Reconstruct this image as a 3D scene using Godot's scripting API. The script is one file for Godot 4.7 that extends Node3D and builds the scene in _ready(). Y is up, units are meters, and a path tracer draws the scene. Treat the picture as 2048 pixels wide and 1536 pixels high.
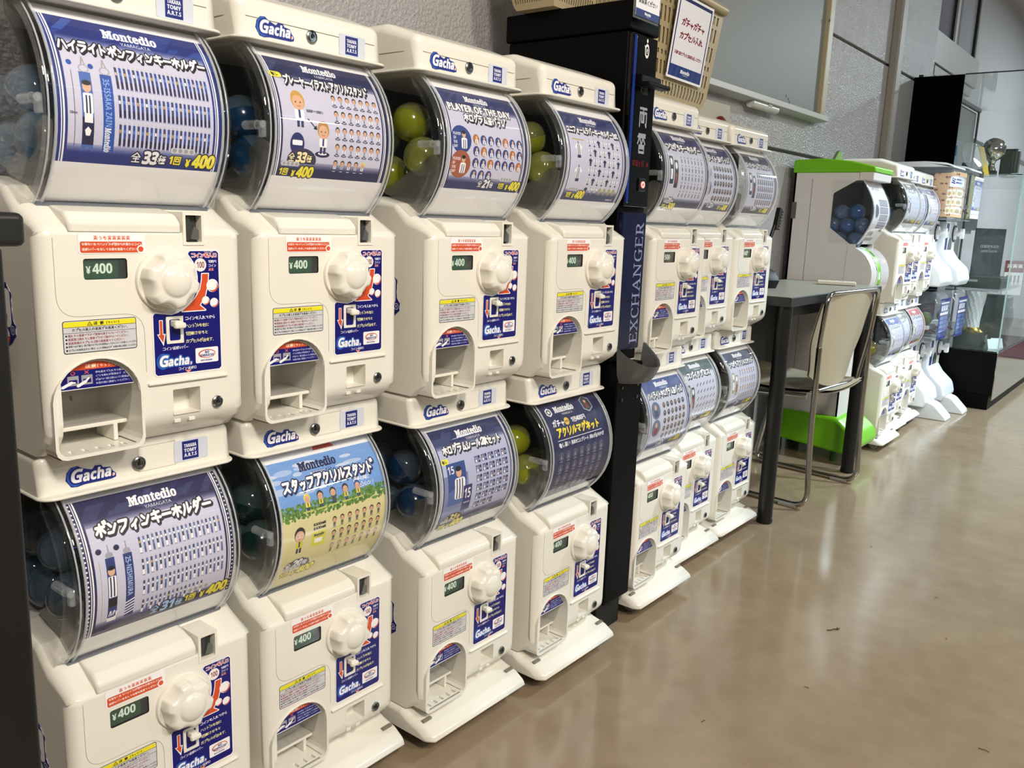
extends Node3D
# A row of two-storey capsule toy machines along a stucco wall, a coin changer, a desk with a chair and a trophy case.
# x runs along the wall, y is up, z points out of the wall into the hall; metres.

const WALL := -0.42
const LEVEL := 0.6175          # height from one storey of a capsule machine to the next
const SKIN := Color(0.86, 0.68, 0.55)

var mats := {}
var meshes := {}
var tex := {}
var taken := {}


func _ready() -> void:
	# ---- camera
	var cam := Camera3D.new()
	cam.name = "camera"
	add_child(cam)
	cam.position = Vector3(-0.5438, 1.0133, 1.0686)
	cam.rotation_order = EULER_ORDER_YXZ
	cam.rotation_degrees = Vector3(-11.029, -51.589, 2.116)
	cam.fov = rad_to_deg(2.0 * atan(768.0 / 1707.1))
	cam.near = 0.02
	cam.far = 60.0
	cam.current = true
	# ---- surroundings
	var env := Environment.new()
	env.background_mode = Environment.BG_COLOR
	env.background_color = Color(0.31, 0.37, 0.46)
	env.tonemap_mode = Environment.TONE_MAPPER_LINEAR
	env.tonemap_exposure = 1.07
	env.sdfgi_enabled = true
	env.ssao_enabled = true
	env.ssil_enabled = true
	var we := WorldEnvironment.new()
	we.name = "world_environment"
	we.environment = env
	add_child(we)
	# ---- lamps of the hall: square panels over the near bay (two tilted to brighten the wall, the second one added), brighter and cooler ones over the far bay, and two long tubes
	for l in [[-0.75, 2.45, 8.0, 0, 56.0], [0.45, 3.3, 5.0, 0, 64.0], [8.6, 1.8, 22.0, 1, 0.0], [4.6, 5.2, 8.0, 1, 0.0], [-0.5, 5.2, 2.0, 0, 0.0]]:
		ceiling_panel(l[0], l[1], l[2], l[3], l[4])
	for x in [3.7, 5.6]:
		downlight(x, 1.7, 10.0)
	tube_lamp(1.0, 4.3)
	tube_lamp(4.6, 6.9)
	print("lamps")
	build_textures()
	print("textures ", Time.get_ticks_msec())
	build_room()
	build_machines()
	print("machines ", Time.get_ticks_msec())
	build_changer()
	build_counter()
	build_desk()
	build_chair()
	build_green_machine()
	build_slim_machines()
	build_case()
	build_wall_things()
	build_small_things()
	print("done ", Time.get_ticks_msec())


func ceiling_panel(x: float, z: float, e: float, cool: int, tilt: float) -> void:
	var c := Color(1.0, 0.955, 0.89) if cool == 0 else Color(0.90, 0.97, 1.0)
	var t := thing("ceiling_lamp", "unseen square flood lamp tilted to brighten the machines and the wall" if tilt > 0.0 else "square ceiling lamp panel with a thin white frame", "lamp", Vector3(x, 3.0 if tilt == 0.0 else 2.82, z), 0.0, "unseen tilted flood lamps" if tilt > 0.0 else "ceiling lamp panels")
	t.rotation_degrees.x = tilt
	t.rotation_degrees.y = -24.0 if tilt > 60.0 else 0.0
	var b := MB.new()
	b.rbox(Vector3(0, 0.0, 0), Vector3(0.5, 0.04, 0.5), 0.008)
	part("lamp_frame", b.mesh(), mat(Color(0.9, 0.9, 0.9), 0.5), t)
	b = MB.new()
	b.rbox(Vector3(0, -0.022, 0), Vector3(0.44, 0.006, 0.44), 0.002)
	part("lamp_diffuser", b.mesh(), glow(c, 3.0), t)
	var a := AreaLight3D.new()
	a.name = "panel_light"
	a.area_size = Vector2(0.42, 0.42)
	a.area_normalize_energy = true
	a.light_color = c
	a.light_energy = e
	a.area_range = 30.0
	a.shadow_enabled = true
	t.add_child(a)
	a.position = Vector3(0, -0.03, 0)
	a.rotation_degrees = Vector3(-90, 0, 0)


func downlight(x: float, z: float, e: float) -> void:
	# deep round downlight: its cone falls on the machines and the floor, the upper wall stays outside it
	var c := Color(0.90, 0.97, 1.0)
	var t := thing("downlight", "deep round recessed downlight over the far machines", "lamp", Vector3(x, 3.0, z), 0.0, "round downlights over the far machines")
	var b := MB.new()
	b.lathe([[0.12, -0.03], [0.14, -0.03], [0.14, 0.03], [0.10, 0.03], [0.12, -0.03]], 32)
	part("lamp_ring", b.mesh(), mat(Color(0.85, 0.85, 0.85), 0.5), t)
	b = MB.new()
	b.lathe([[0.0, 0.0], [0.10, 0.0], [0.10, 0.01], [0.0, 0.01]], 32)
	part("lamp_lens", b.mesh(), glow(c, 3.0), t)
	var a := SpotLight3D.new()
	a.name = "spot_light"
	a.light_color = c
	a.light_energy = e
	a.light_size = 0.10
	a.spot_angle = 56.0
	a.spot_angle_attenuation = 0.35
	a.spot_range = 30.0
	a.spot_attenuation = 2.0
	a.shadow_enabled = true
	t.add_child(a)
	a.position = Vector3(0, -0.05, 0)
	a.rotation_degrees = Vector3(-90, 0, 0)


func tube_lamp(x: float, z: float) -> void:
	var c := Color(0.48, 0.64, 1.0)
	var t := thing("tube_lamp", "long suspended tube lamp in a slim white housing", "lamp", Vector3(x, 2.9, z), 0.0, "long tube lamps")
	var b := MB.new()
	b.rbox(Vector3(0, 0.05, 0), Vector3(6.0, 0.06, 0.14), 0.01)
	part("lamp_housing", b.mesh(), mat(Color(0.9, 0.9, 0.9), 0.5), t)
	b = MB.new()
	b.rbox(Vector3(0, 0.0, 0), Vector3(5.9, 0.05, 0.09), 0.02)
	part("lamp_tube", b.mesh(), glow(c, 2.2), t)
	var a := AreaLight3D.new()
	a.name = "tube_light"
	a.area_size = Vector2(5.8, 0.08)
	a.area_normalize_energy = true
	a.light_color = c
	a.light_energy = 0.3
	a.area_range = 30.0
	a.shadow_enabled = true
	t.add_child(a)
	a.position = Vector3(0, -0.03, 0)
	a.rotation_degrees = Vector3(-90, 0, 0)


# ------------------------------------------------------------------ nodes
func numbered(called: String) -> String:
	if not taken.has(called):
		taken[called] = 0
		return called
	taken[called] += 1
	return "%s_%03d" % [called, taken[called]]


func tag(o: Node3D, label: String, category: String, group := "") -> Node3D:
	o.set_meta("label", label)
	o.set_meta("category", category)
	if group != "":
		o.set_meta("group", group)
	return o


func thing(called: String, label: String, category: String, at := Vector3.ZERO, turn := 0.0, group := "") -> Node3D:
	var o := Node3D.new()
	o.name = numbered(called)
	add_child(o)
	o.position = at
	o.rotation.y = turn
	return tag(o, label, category, group)


func part(called: String, m: Mesh, ma: Material, parent: Node3D, at := Vector3.ZERO) -> MeshInstance3D:
	var o := MeshInstance3D.new()
	o.mesh = m
	o.material_override = ma
	o.cast_shadow = GeometryInstance3D.SHADOW_CASTING_SETTING_ON
	if parent == self:
		o.name = numbered(called)
		add_child(o)
	else:
		o.name = called
		parent.add_child(o, true)
	o.position = at
	return o


func struct(called: String, m: Mesh, ma: Material) -> MeshInstance3D:
	var o := part(called, m, ma, self)
	o.set_meta("kind", "structure")
	return o


# ------------------------------------------------------------------ materials
func mat(c: Color, rough := 0.5, metal := 0.0, spec := 0.5) -> StandardMaterial3D:
	var key := "%s %.2f %.2f %.2f" % [c, rough, metal, spec]
	if not mats.has(key):
		var m := StandardMaterial3D.new()
		m.albedo_color = c
		m.roughness = rough
		m.metallic = metal
		m.metallic_specular = spec
		m.cull_mode = BaseMaterial3D.CULL_DISABLED
		mats[key] = m
	return mats[key]


func glow(c: Color, e: float) -> StandardMaterial3D:
	var key := "glow %s %.2f" % [c, e]
	if not mats.has(key):
		var m := StandardMaterial3D.new()
		m.albedo_color = Color(0.9, 0.9, 0.9)
		m.emission_enabled = true
		m.emission = c
		m.emission_energy_multiplier = e
		mats[key] = m
	return mats[key]


func pane(c: Color, a: float, rough := 0.03, spec := 0.5) -> StandardMaterial3D:
	var key := "pane %s %.3f %.2f %.2f" % [c, a, rough, spec]
	if not mats.has(key):
		var m := StandardMaterial3D.new()
		m.albedo_color = Color(c.r, c.g, c.b, a)
		m.transparency = BaseMaterial3D.TRANSPARENCY_ALPHA
		m.metallic_specular = spec
		m.roughness = rough
		m.cull_mode = BaseMaterial3D.CULL_DISABLED
		mats[key] = m
	return mats[key]


func printed(t: Texture2D, rough := 0.45) -> StandardMaterial3D:
	var key := "print %d %.2f" % [t.get_instance_id(), rough]
	if not mats.has(key):
		var m := StandardMaterial3D.new()
		m.albedo_texture = t
		m.roughness = rough
		m.texture_repeat = false
		m.cull_mode = BaseMaterial3D.CULL_DISABLED
		mats[key] = m
	return mats[key]


# ------------------------------------------------------------------ mesh builder
class MB:
	var v := PackedVector3Array()
	var n := PackedVector3Array()
	var u := PackedVector2Array()

	func tri(a: Vector3, b: Vector3, c: Vector3, na: Vector3, nb: Vector3, nc: Vector3, ua := Vector2.ZERO, ub := Vector2.ZERO, uc := Vector2.ZERO) -> void:
		# any order: turned so that the front runs clockwise seen from the normal's side
		if (b - a).cross(c - a).dot(na + nb + nc) > 0.0:
			v.append_array([a, c, b])
			n.append_array([na, nc, nb])
			u.append_array([ua, uc, ub])
		else:
			v.append_array([a, b, c])
			n.append_array([na, nb, nc])
			u.append_array([ua, ub, uc])

	func quad(a: Vector3, b: Vector3, c: Vector3, d: Vector3, nn: Vector3) -> void:
		tri(a, b, c, nn, nn, nn, Vector2(0, 1), Vector2(1, 1), Vector2(1, 0))
		tri(a, c, d, nn, nn, nn, Vector2(0, 1), Vector2(1, 0), Vector2(0, 0))

	func quad4(a: Vector3, b: Vector3, c: Vector3, d: Vector3, na: Vector3, nb: Vector3, nc: Vector3, nd: Vector3) -> void:
		tri(a, b, c, na, nb, nc)
		tri(a, c, d, na, nc, nd)

	func mesh() -> ArrayMesh:
		var arr := []
		arr.resize(Mesh.ARRAY_MAX)
		arr[Mesh.ARRAY_VERTEX] = v
		arr[Mesh.ARRAY_NORMAL] = n
		arr[Mesh.ARRAY_TEX_UV] = u
		var m := ArrayMesh.new()
		m.add_surface_from_arrays(Mesh.PRIMITIVE_TRIANGLES, arr)
		return m

	# closed outline (2D) with rounded corners: [points, normals]; radii one for each corner
	static func rounded(pts: Array, radii: Array, seg := 3) -> Array:
		var area := 0.0
		var k := pts.size()
		for i in k:
			var a: Vector2 = pts[i]
			var b: Vector2 = pts[(i + 1) % k]
			area += a.cross(b)
		var s := 1.0 if area > 0.0 else -1.0      # +1: counterclockwise, outside is on the right of each edge
		var P := []
		var N := []
		var R := []
		for i in k:
			var p: Vector2 = pts[i]
			var d0: Vector2 = (p - pts[(i + k - 1) % k]).normalized()
			var d1: Vector2 = (pts[(i + 1) % k] - p).normalized()
			var n0 := Vector2(d0.y, -d0.x) * s
			var n1 := Vector2(d1.y, -d1.x) * s
			var ang := d0.angle_to(d1)
			var r: float = radii[i % radii.size()]
			if absf(ang) < 0.02 or r <= 0.0:
				if absf(ang) < 0.35:
					P.append(p)
					N.append((n0 + n1).normalized())
					R.append(1e9)
				else:
					P.append_array([p, p])
					N.append_array([n0, n1])
					R.append_array([0.0, 0.0])
				continue
			var t := r * absf(tan(ang / 2.0))
			t = minf(t, 0.49 * minf((p - pts[(i + k - 1) % k]).length(), (pts[(i + 1) % k] - p).length()))
			var rr := t / absf(tan(ang / 2.0))
			var start := p - d0 * t
			var side := signf(ang) * s                  # +1 convex
			var centre := start - n0 * rr * side
			for j in seg + 1:
				var nn := n0.rotated(ang * j / seg)
				P.append(centre + nn * rr * side)
				N.append(nn)
				R.append(rr if side > 0.0 else 1e9)
		return [P, N, R]

	# an outline in (z, y) drawn out along x from x0 to x1, its ends rounded with radius r; skip(i) leaves a strip out of the straight part
	func loft(out: Array, x0: float, x1: float, r := 0.0, seg := 3, skip = null, caps := true) -> void:
		var P: Array = out[0]
		var N: Array = out[1]
		var k := P.size()
		var lim := []          # how far each point may be drawn in: no corner folds over itself
		for i in k:
			lim.append(minf(1.0, out[2][i] / r) if r > 0.0 else 1.0)
		var secs := []
		if r > 0.0:
			for j in seg + 1:
				var th := PI / 2 * (1.0 - float(j) / seg)
				secs.append([x0 + r - r * sin(th), r - r * cos(th), -sin(th), cos(th)])
			for j in seg + 1:
				var th := PI / 2 * j / seg
				secs.append([x1 - r + r * sin(th), r - r * cos(th), sin(th), cos(th)])
		else:
			secs = [[x0, 0.0, 0.0, 1.0], [x1, 0.0, 0.0, 1.0]]
		var mid := seg if r > 0.0 else 0
		for j in secs.size() - 1:
			var A: Array = secs[j]
			var B: Array = secs[j + 1]
			for i in k:
				var i2 := (i + 1) % k
				if j == mid and skip != null and skip.call(P[i], P[i2]):
					continue
				if (P[i] as Vector2).distance_squared_to(P[i2]) < 1e-12:
					continue
				var a := at(A[0], P[i] - N[i] * A[1] * lim[i])
				var b := at(A[0], P[i2] - N[i2] * A[1] * lim[i2])
				var c := at(B[0], P[i2] - N[i2] * B[1] * lim[i2])
				var d := at(B[0], P[i] - N[i] * B[1] * lim[i])
				quad4(a, b, c, d, nrm(A, N[i]), nrm(A, N[i2]), nrm(B, N[i2]), nrm(B, N[i]))
		if caps:
			for e in [secs[0], secs[-1]]:
				var nx := Vector3(-1 if e == secs[0] else 1, 0, 0)
				var base := PackedVector2Array()
				var clean := PackedVector2Array()
				for i in k:
					if base.is_empty() or base[-1].distance_squared_to(P[i]) > 1e-12:
						base.append(P[i])
						clean.append(P[i] - N[i] * e[1] * lim[i])
				if base.size() > 3 and base[0].distance_squared_to(base[-1]) < 1e-12:
					base.remove_at(base.size() - 1)
					clean.remove_at(clean.size() - 1)
				var ix := Geometry2D.triangulate_polygon(base)
				for t in range(0, ix.size(), 3):
					tri(at(e[0], clean[ix[t]]), at(e[0], clean[ix[t + 1]]), at(e[0], clean[ix[t + 2]]), nx, nx, nx)

	func at(x: float, q: Vector2) -> Vector3:
		return Vector3(x, q.y, q.x)

	func nrm(S: Array, q: Vector2) -> Vector3:
		return Vector3(S[2], q.y * S[3], q.x * S[3]).normalized()

	# an outline in (x, z) standing between y0 and y1, its upper and lower edge rounded off with r
	func prism(out: Array, y0: float, y1: float, r := 0.001) -> void:
		var P: Array = out[0]
		var N: Array = out[1]
		var rows := [[y0, r, Vector2(0.3, -0.95)], [y0 + r, 0.0, Vector2(0.95, -0.3)], [y1 - r, 0.0, Vector2(0.95, 0.3)], [y1, r, Vector2(0.3, 0.95)]]
		for j in 3:
			for i in P.size():
				var i2 := (i + 1) % P.size()
				var q := []
				for e in [[i, j], [i2, j], [i2, j + 1], [i, j + 1]]:
					var R: Array = rows[e[1]]
					var pt: Vector2 = P[e[0]] - N[e[0]] * R[1]
					q.append([Vector3(pt.x, R[0], pt.y), Vector3(N[e[0]].x * R[2].x, R[2].y, N[e[0]].y * R[2].x).normalized()])
				quad4(q[0][0], q[1][0], q[2][0], q[3][0], q[0][1], q[1][1], q[2][1], q[3][1])
		var flat := PackedVector2Array()
		for i in P.size():
			if flat.is_empty() or flat[-1].distance_squared_to(P[i] - N[i] * r) > 1e-10:
				flat.append(P[i] - N[i] * r)
		var ix := Geometry2D.triangulate_polygon(flat)
		for t in range(0, ix.size(), 3):
			for yy in [y0, y1]:
				var up := Vector3(0, -1 if yy == y0 else 1, 0)
				tri(Vector3(flat[ix[t]].x, yy, flat[ix[t]].y), Vector3(flat[ix[t + 1]].x, yy, flat[ix[t + 1]].y), Vector3(flat[ix[t + 2]].x, yy, flat[ix[t + 2]].y), up, up, up)

	func rbox(c: Vector3, s: Vector3, r := 0.004, seg := 2) -> void:
		var h := s / 2.0
		r = minf(r, 0.49 * minf(s.x, minf(s.y, s.z)))
		var o := MB.rounded([Vector2(c.z - h.z, c.y - h.y), Vector2(c.z + h.z, c.y - h.y), Vector2(c.z + h.z, c.y + h.y), Vector2(c.z - h.z, c.y + h.y)], [r], seg)
		loft(o, c.x - h.x, c.x + h.x, r, seg)

	func box(c: Vector3, s: Vector3) -> void:
		var h := s / 2.0
		for ax in 3:
			for sg in [-1.0, 1.0]:
				var nn := Vector3.ZERO
				nn[ax] = sg
				var e1 := Vector3.ZERO
				var e2 := Vector3.ZERO
				e1[(ax + 1) % 3] = h[(ax + 1) % 3]
				e2[(ax + 2) % 3] = h[(ax + 2) % 3]
				var m := c + nn * h[ax]
				quad(m - e1 - e2, m + e1 - e2, m + e1 + e2, m - e1 + e2, nn)

	# a flat or bent plate over the rectangle (x, y) in lo..hi with convex holes; f maps (x, y) to [point, normal]; breaks are extra y lines
	func plate(lo: Vector2, hi: Vector2, holes: Array, f: Callable, breaks := []) -> void:
		var xs := [lo.x, hi.x]
		for h in holes:
			for q in h:
				if q.x > lo.x and q.x < hi.x:
					xs.append(q.x)
		xs.sort()
		var bs := [lo.y]
		for b in breaks:
			if b > lo.y and b < hi.y:
				bs.append(b)
		bs.append(hi.y)
		bs.sort()
		for i in xs.size() - 1:
			var xa: float = xs[i]
			var xb: float = xs[i + 1]
			if xb - xa < 1e-6:
				continue
			var spans := []
			for h in holes:
				var sa := span(h, xa + 1e-7)
				var sb := span(h, xb - 1e-7)
				if sa.size() and sb.size():
					spans.append([sa, sb])
			spans.sort_custom(func(p, q): return p[0][0] + p[1][0] < q[0][0] + q[1][0])
			var ya := lo.y
			var yb := lo.y
			for s in spans + [[[hi.y, hi.y], [hi.y, hi.y]]]:
				patch(xa, xb, ya, yb, s[0][0], s[1][0], bs, f)
				ya = s[0][1]
				yb = s[1][1]

	func span(h, x: float) -> Array:
		var out := []
		for i in h.size():
			var a: Vector2 = h[i]
			var b: Vector2 = h[(i + 1) % h.size()]
			if (a.x <= x) != (b.x <= x):
				out.append(a.y + (x - a.x) / (b.x - a.x) * (b.y - a.y))
		if out.size() < 2:
			return []
		return [minf(out[0], out[1]), maxf(out[0], out[1])]

	func patch(xa: float, xb: float, ya: float, yb: float, ya2: float, yb2: float, bs: Array, f: Callable) -> void:
		if ya2 - ya < 1e-6 and yb2 - yb < 1e-6:
			return
		var poly := PackedVector2Array([Vector2(xa, ya), Vector2(xb, yb), Vector2(xb, yb2), Vector2(xa, ya2)])
		for i in bs.size() - 1:
			var c := clip(clip(poly, bs[i], 1.0), bs[i + 1], -1.0)
			for j in range(1, c.size() - 1):
				var p: Array = f.call(c[0], (bs[i] + bs[i + 1]) / 2)
				var q: Array = f.call(c[j], (bs[i] + bs[i + 1]) / 2)
				var r: Array = f.call(c[j + 1], (bs[i] + bs[i + 1]) / 2)
				tri(p[0], q[0], r[0], p[1], q[1], r[1])

	func clip(poly: PackedVector2Array, y: float, s: float) -> PackedVector2Array:
		var out := PackedVector2Array()
		for i in poly.size():
			var a := poly[i]
			var b := poly[(i + 1) % poly.size()]
			var da := (a.y - y) * s
			var db := (b.y - y) * s
			if da >= 0.0:
				out.append(a)
			if (da > 0.0 and db < 0.0) or (da < 0.0 and db > 0.0):
				out.append(a.lerp(b, da / (da - db)))
		return out

	# walls of a hole or rim: the outline (x, y) from z0 to z1
	func walls(h: Array, z0: float, z1: float, inward := true, closed := true) -> void:
		var c := Vector2.ZERO
		for q in h:
			c += q
		c /= h.size()
		for i in h.size() if closed else h.size() - 1:
			var a: Vector2 = h[i]
			var b: Vector2 = h[(i + 1) % h.size()]
			var d := (b - a).normalized()
			var nn := Vector2(d.y, -d.x)
			if nn.dot(c - (a + b) / 2) < 0.0:
				nn = -nn
			if not inward:
				nn = -nn
			quad(Vector3(a.x, a.y, z0), Vector3(b.x, b.y, z0), Vector3(b.x, b.y, z1), Vector3(a.x, a.y, z1), Vector3(nn.x, nn.y, 0))

	# a flat polygon facing +z, with texture coordinates over the rectangle lo..hi
	func sheet(poly: Array, z: float, lo: Vector2, hi: Vector2) -> void:
		var pk := PackedVector2Array(poly)
		var ix := Geometry2D.triangulate_polygon(pk)
		var nz := Vector3(0, 0, 1)
		for t in range(0, ix.size(), 3):
			var p := [pk[ix[t]], pk[ix[t + 1]], pk[ix[t + 2]]]
			var w := p.map(func(q): return Vector2((q.x - lo.x) / (hi.x - lo.x), (hi.y - q.y) / (hi.y - lo.y)))
			tri(Vector3(p[0].x, p[0].y, z), Vector3(p[1].x, p[1].y, z), Vector3(p[2].x, p[2].y, z), nz, nz, nz, w[0], w[1], w[2])

	# a slab: polygon (x, y) between z0 and z1, front textured over its bounding box
	func slab(poly: Array, z0: float, z1: float, lo := Vector2(0, 0), hi := Vector2(1, 1)) -> void:
		sheet(poly, z1, lo, hi)
		walls(poly, z0, z1, false)

	# turned about the z or y axis: prof is [[radius, height], ...]; mod(angle, i) scales the radius
	func lathe(prof: Array, seg: int, axis := "y", c := Vector3.ZERO, mod = null, smooth := 40.0) -> void:
		var ring := []
		for i in prof.size():
			var row := []
			for j in seg:
				var an := TAU * j / seg
				var r: float = prof[i][0]
				if mod != null:
					r *= mod.call(an, i)
				var q := Vector3(cos(an) * r, prof[i][1], -sin(an) * r)
				row.append(c + (q if axis == "y" else Vector3(q.x, -q.z, q.y) if axis == "z" else Vector3(q.y, q.x, q.z)))
			ring.append(row)
		grid(ring, true, smooth, c)

	# rows of points joined; normals averaged over faces that meet at less than smooth degrees
	func grid(rows: Array, wrap := false, smooth := 40.0, _c := Vector3.ZERO, flip := false) -> void:
		var R := rows.size()
		var Cn: int = rows[0].size()
		var fn := {}
		var cc := Cn if wrap else Cn - 1
		for i in R - 1:
			for j in cc:
				var j2 := (j + 1) % Cn
				var d1: Vector3 = rows[i + 1][j2] - rows[i][j]
				var d2: Vector3 = rows[i + 1][j] - rows[i][j2]
				var nn := d1.cross(d2)
				fn[i * 10000 + j] = (-nn if flip else nn).normalized()
		var lim := cos(deg_to_rad(smooth))
		for i in R - 1:
			for j in cc:
				var j2 := (j + 1) % Cn
				var f: Vector3 = fn[i * 10000 + j]
				if f == Vector3.ZERO:
					continue
				var ns := []
				for q in [[i, j], [i, j2], [i + 1, j2], [i + 1, j]]:
					var s := Vector3.ZERO
					for di in [-1, 0]:
						for dj in [-1, 0]:
							var a: int = q[0] + di
							var b: int = q[1] + dj
							if wrap:
								b = (b + Cn) % Cn
							if fn.has(a * 10000 + b) and a >= 0 and b >= 0:
								var g: Vector3 = fn[a * 10000 + b]
								if g.dot(f) > lim:
									s += g
					ns.append(s.normalized() if s.length() > 0.01 else f)
				var p := [rows[i][j], rows[i][j2], rows[i + 1][j2], rows[i + 1][j]]
				var w := []
				for q in [[i, j], [i, j + 1], [i + 1, j + 1], [i + 1, j]]:
					w.append(Vector2(float(q[1]) / cc, float(q[0]) / (R - 1)))
				if (p[0] as Vector3).distance_squared_to(p[1]) > 1e-14:
					tri(p[0], p[1], p[2], ns[0], ns[1], ns[2], w[0], w[1], w[2])
				if (p[2] as Vector3).distance_squared_to(p[3]) > 1e-14:
					tri(p[0], p[2], p[3], ns[0], ns[2], ns[3], w[0], w[2], w[3])

	func tube(path: Array, r: float, seg := 8, closed := false) -> void:
		var rows := []
		var k := path.size()
		var up := Vector3.UP
		var d: Vector3 = (path[1] - path[0]).normalized()
		var side := d.cross(up)
		if side.length() < 0.1:
			side = d.cross(Vector3.RIGHT)
		side = side.normalized()
		for i in k:
			var t: Vector3
			if closed:
				t = (path[(i + 1) % k] - path[(i + k - 1) % k]).normalized()
			else:
				t = (path[mini(i + 1, k - 1)] - path[maxi(i - 1, 0)]).normalized()
			side = (side - t * side.dot(t)).normalized()
			var o := t.cross(side)
			var row := []
			for j in seg:
				var an := TAU * j / seg
				row.append(path[i] + (side * cos(an) + o * sin(an)) * r)
			rows.append(row)
		if closed:
			rows.append(rows[0])
		grid(rows, true, 80.0)
		if not closed:
			for e in [0, k - 1]:
				var nn: Vector3 = ((path[0] - path[1]) if e == 0 else (path[k - 1] - path[k - 2])).normalized()
				for j in range(1, seg - 1):
					tri(rows[e][0], rows[e][j], rows[e][j + 1], nn, nn, nn)

	func cyl(a: Vector3, b: Vector3, r: float, seg := 16) -> void:
		tube([a, b], r, seg)


static func bend(pts: Array, r: float, seg := 5) -> Array:
	# a path with its inner corners rounded
	var out := [pts[0]]
	for i in range(1, pts.size() - 1):
		var p: Vector3 = pts[i]
		var d0: Vector3 = (pts[i - 1] - p).normalized()
		var d1: Vector3 = (pts[i + 1] - p).normalized()
		var t := minf(r, 0.48 * minf((pts[i - 1] - p).length(), (pts[i + 1] - p).length()))
		for j in seg + 1:
			var s := float(j) / seg
			out.append((p + d0 * t) * (1 - s) * (1 - s) + p * 2 * s * (1 - s) + (p + d1 * t) * s * s)
	out.append(pts[-1])
	return out


static func rrect(lo: Vector2, hi: Vector2, r: float, seg := 3) -> Array:
	return MB.rounded([lo, Vector2(hi.x, lo.y), hi, Vector2(lo.x, hi.y)], [r], seg)[0]


static func oval(c: Vector2, rx: float, ry: float, seg := 20) -> Array:
	var o := []
	for i in seg:
		o.append(c + Vector2(cos(TAU * i / seg) * rx, sin(TAU * i / seg) * ry))
	return o

# ------------------------------------------------------------------ drawing of flat print (posters, labels, signs)
var cv: Image
var ct := Transform2D()
var glyph_cache := {}

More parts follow.
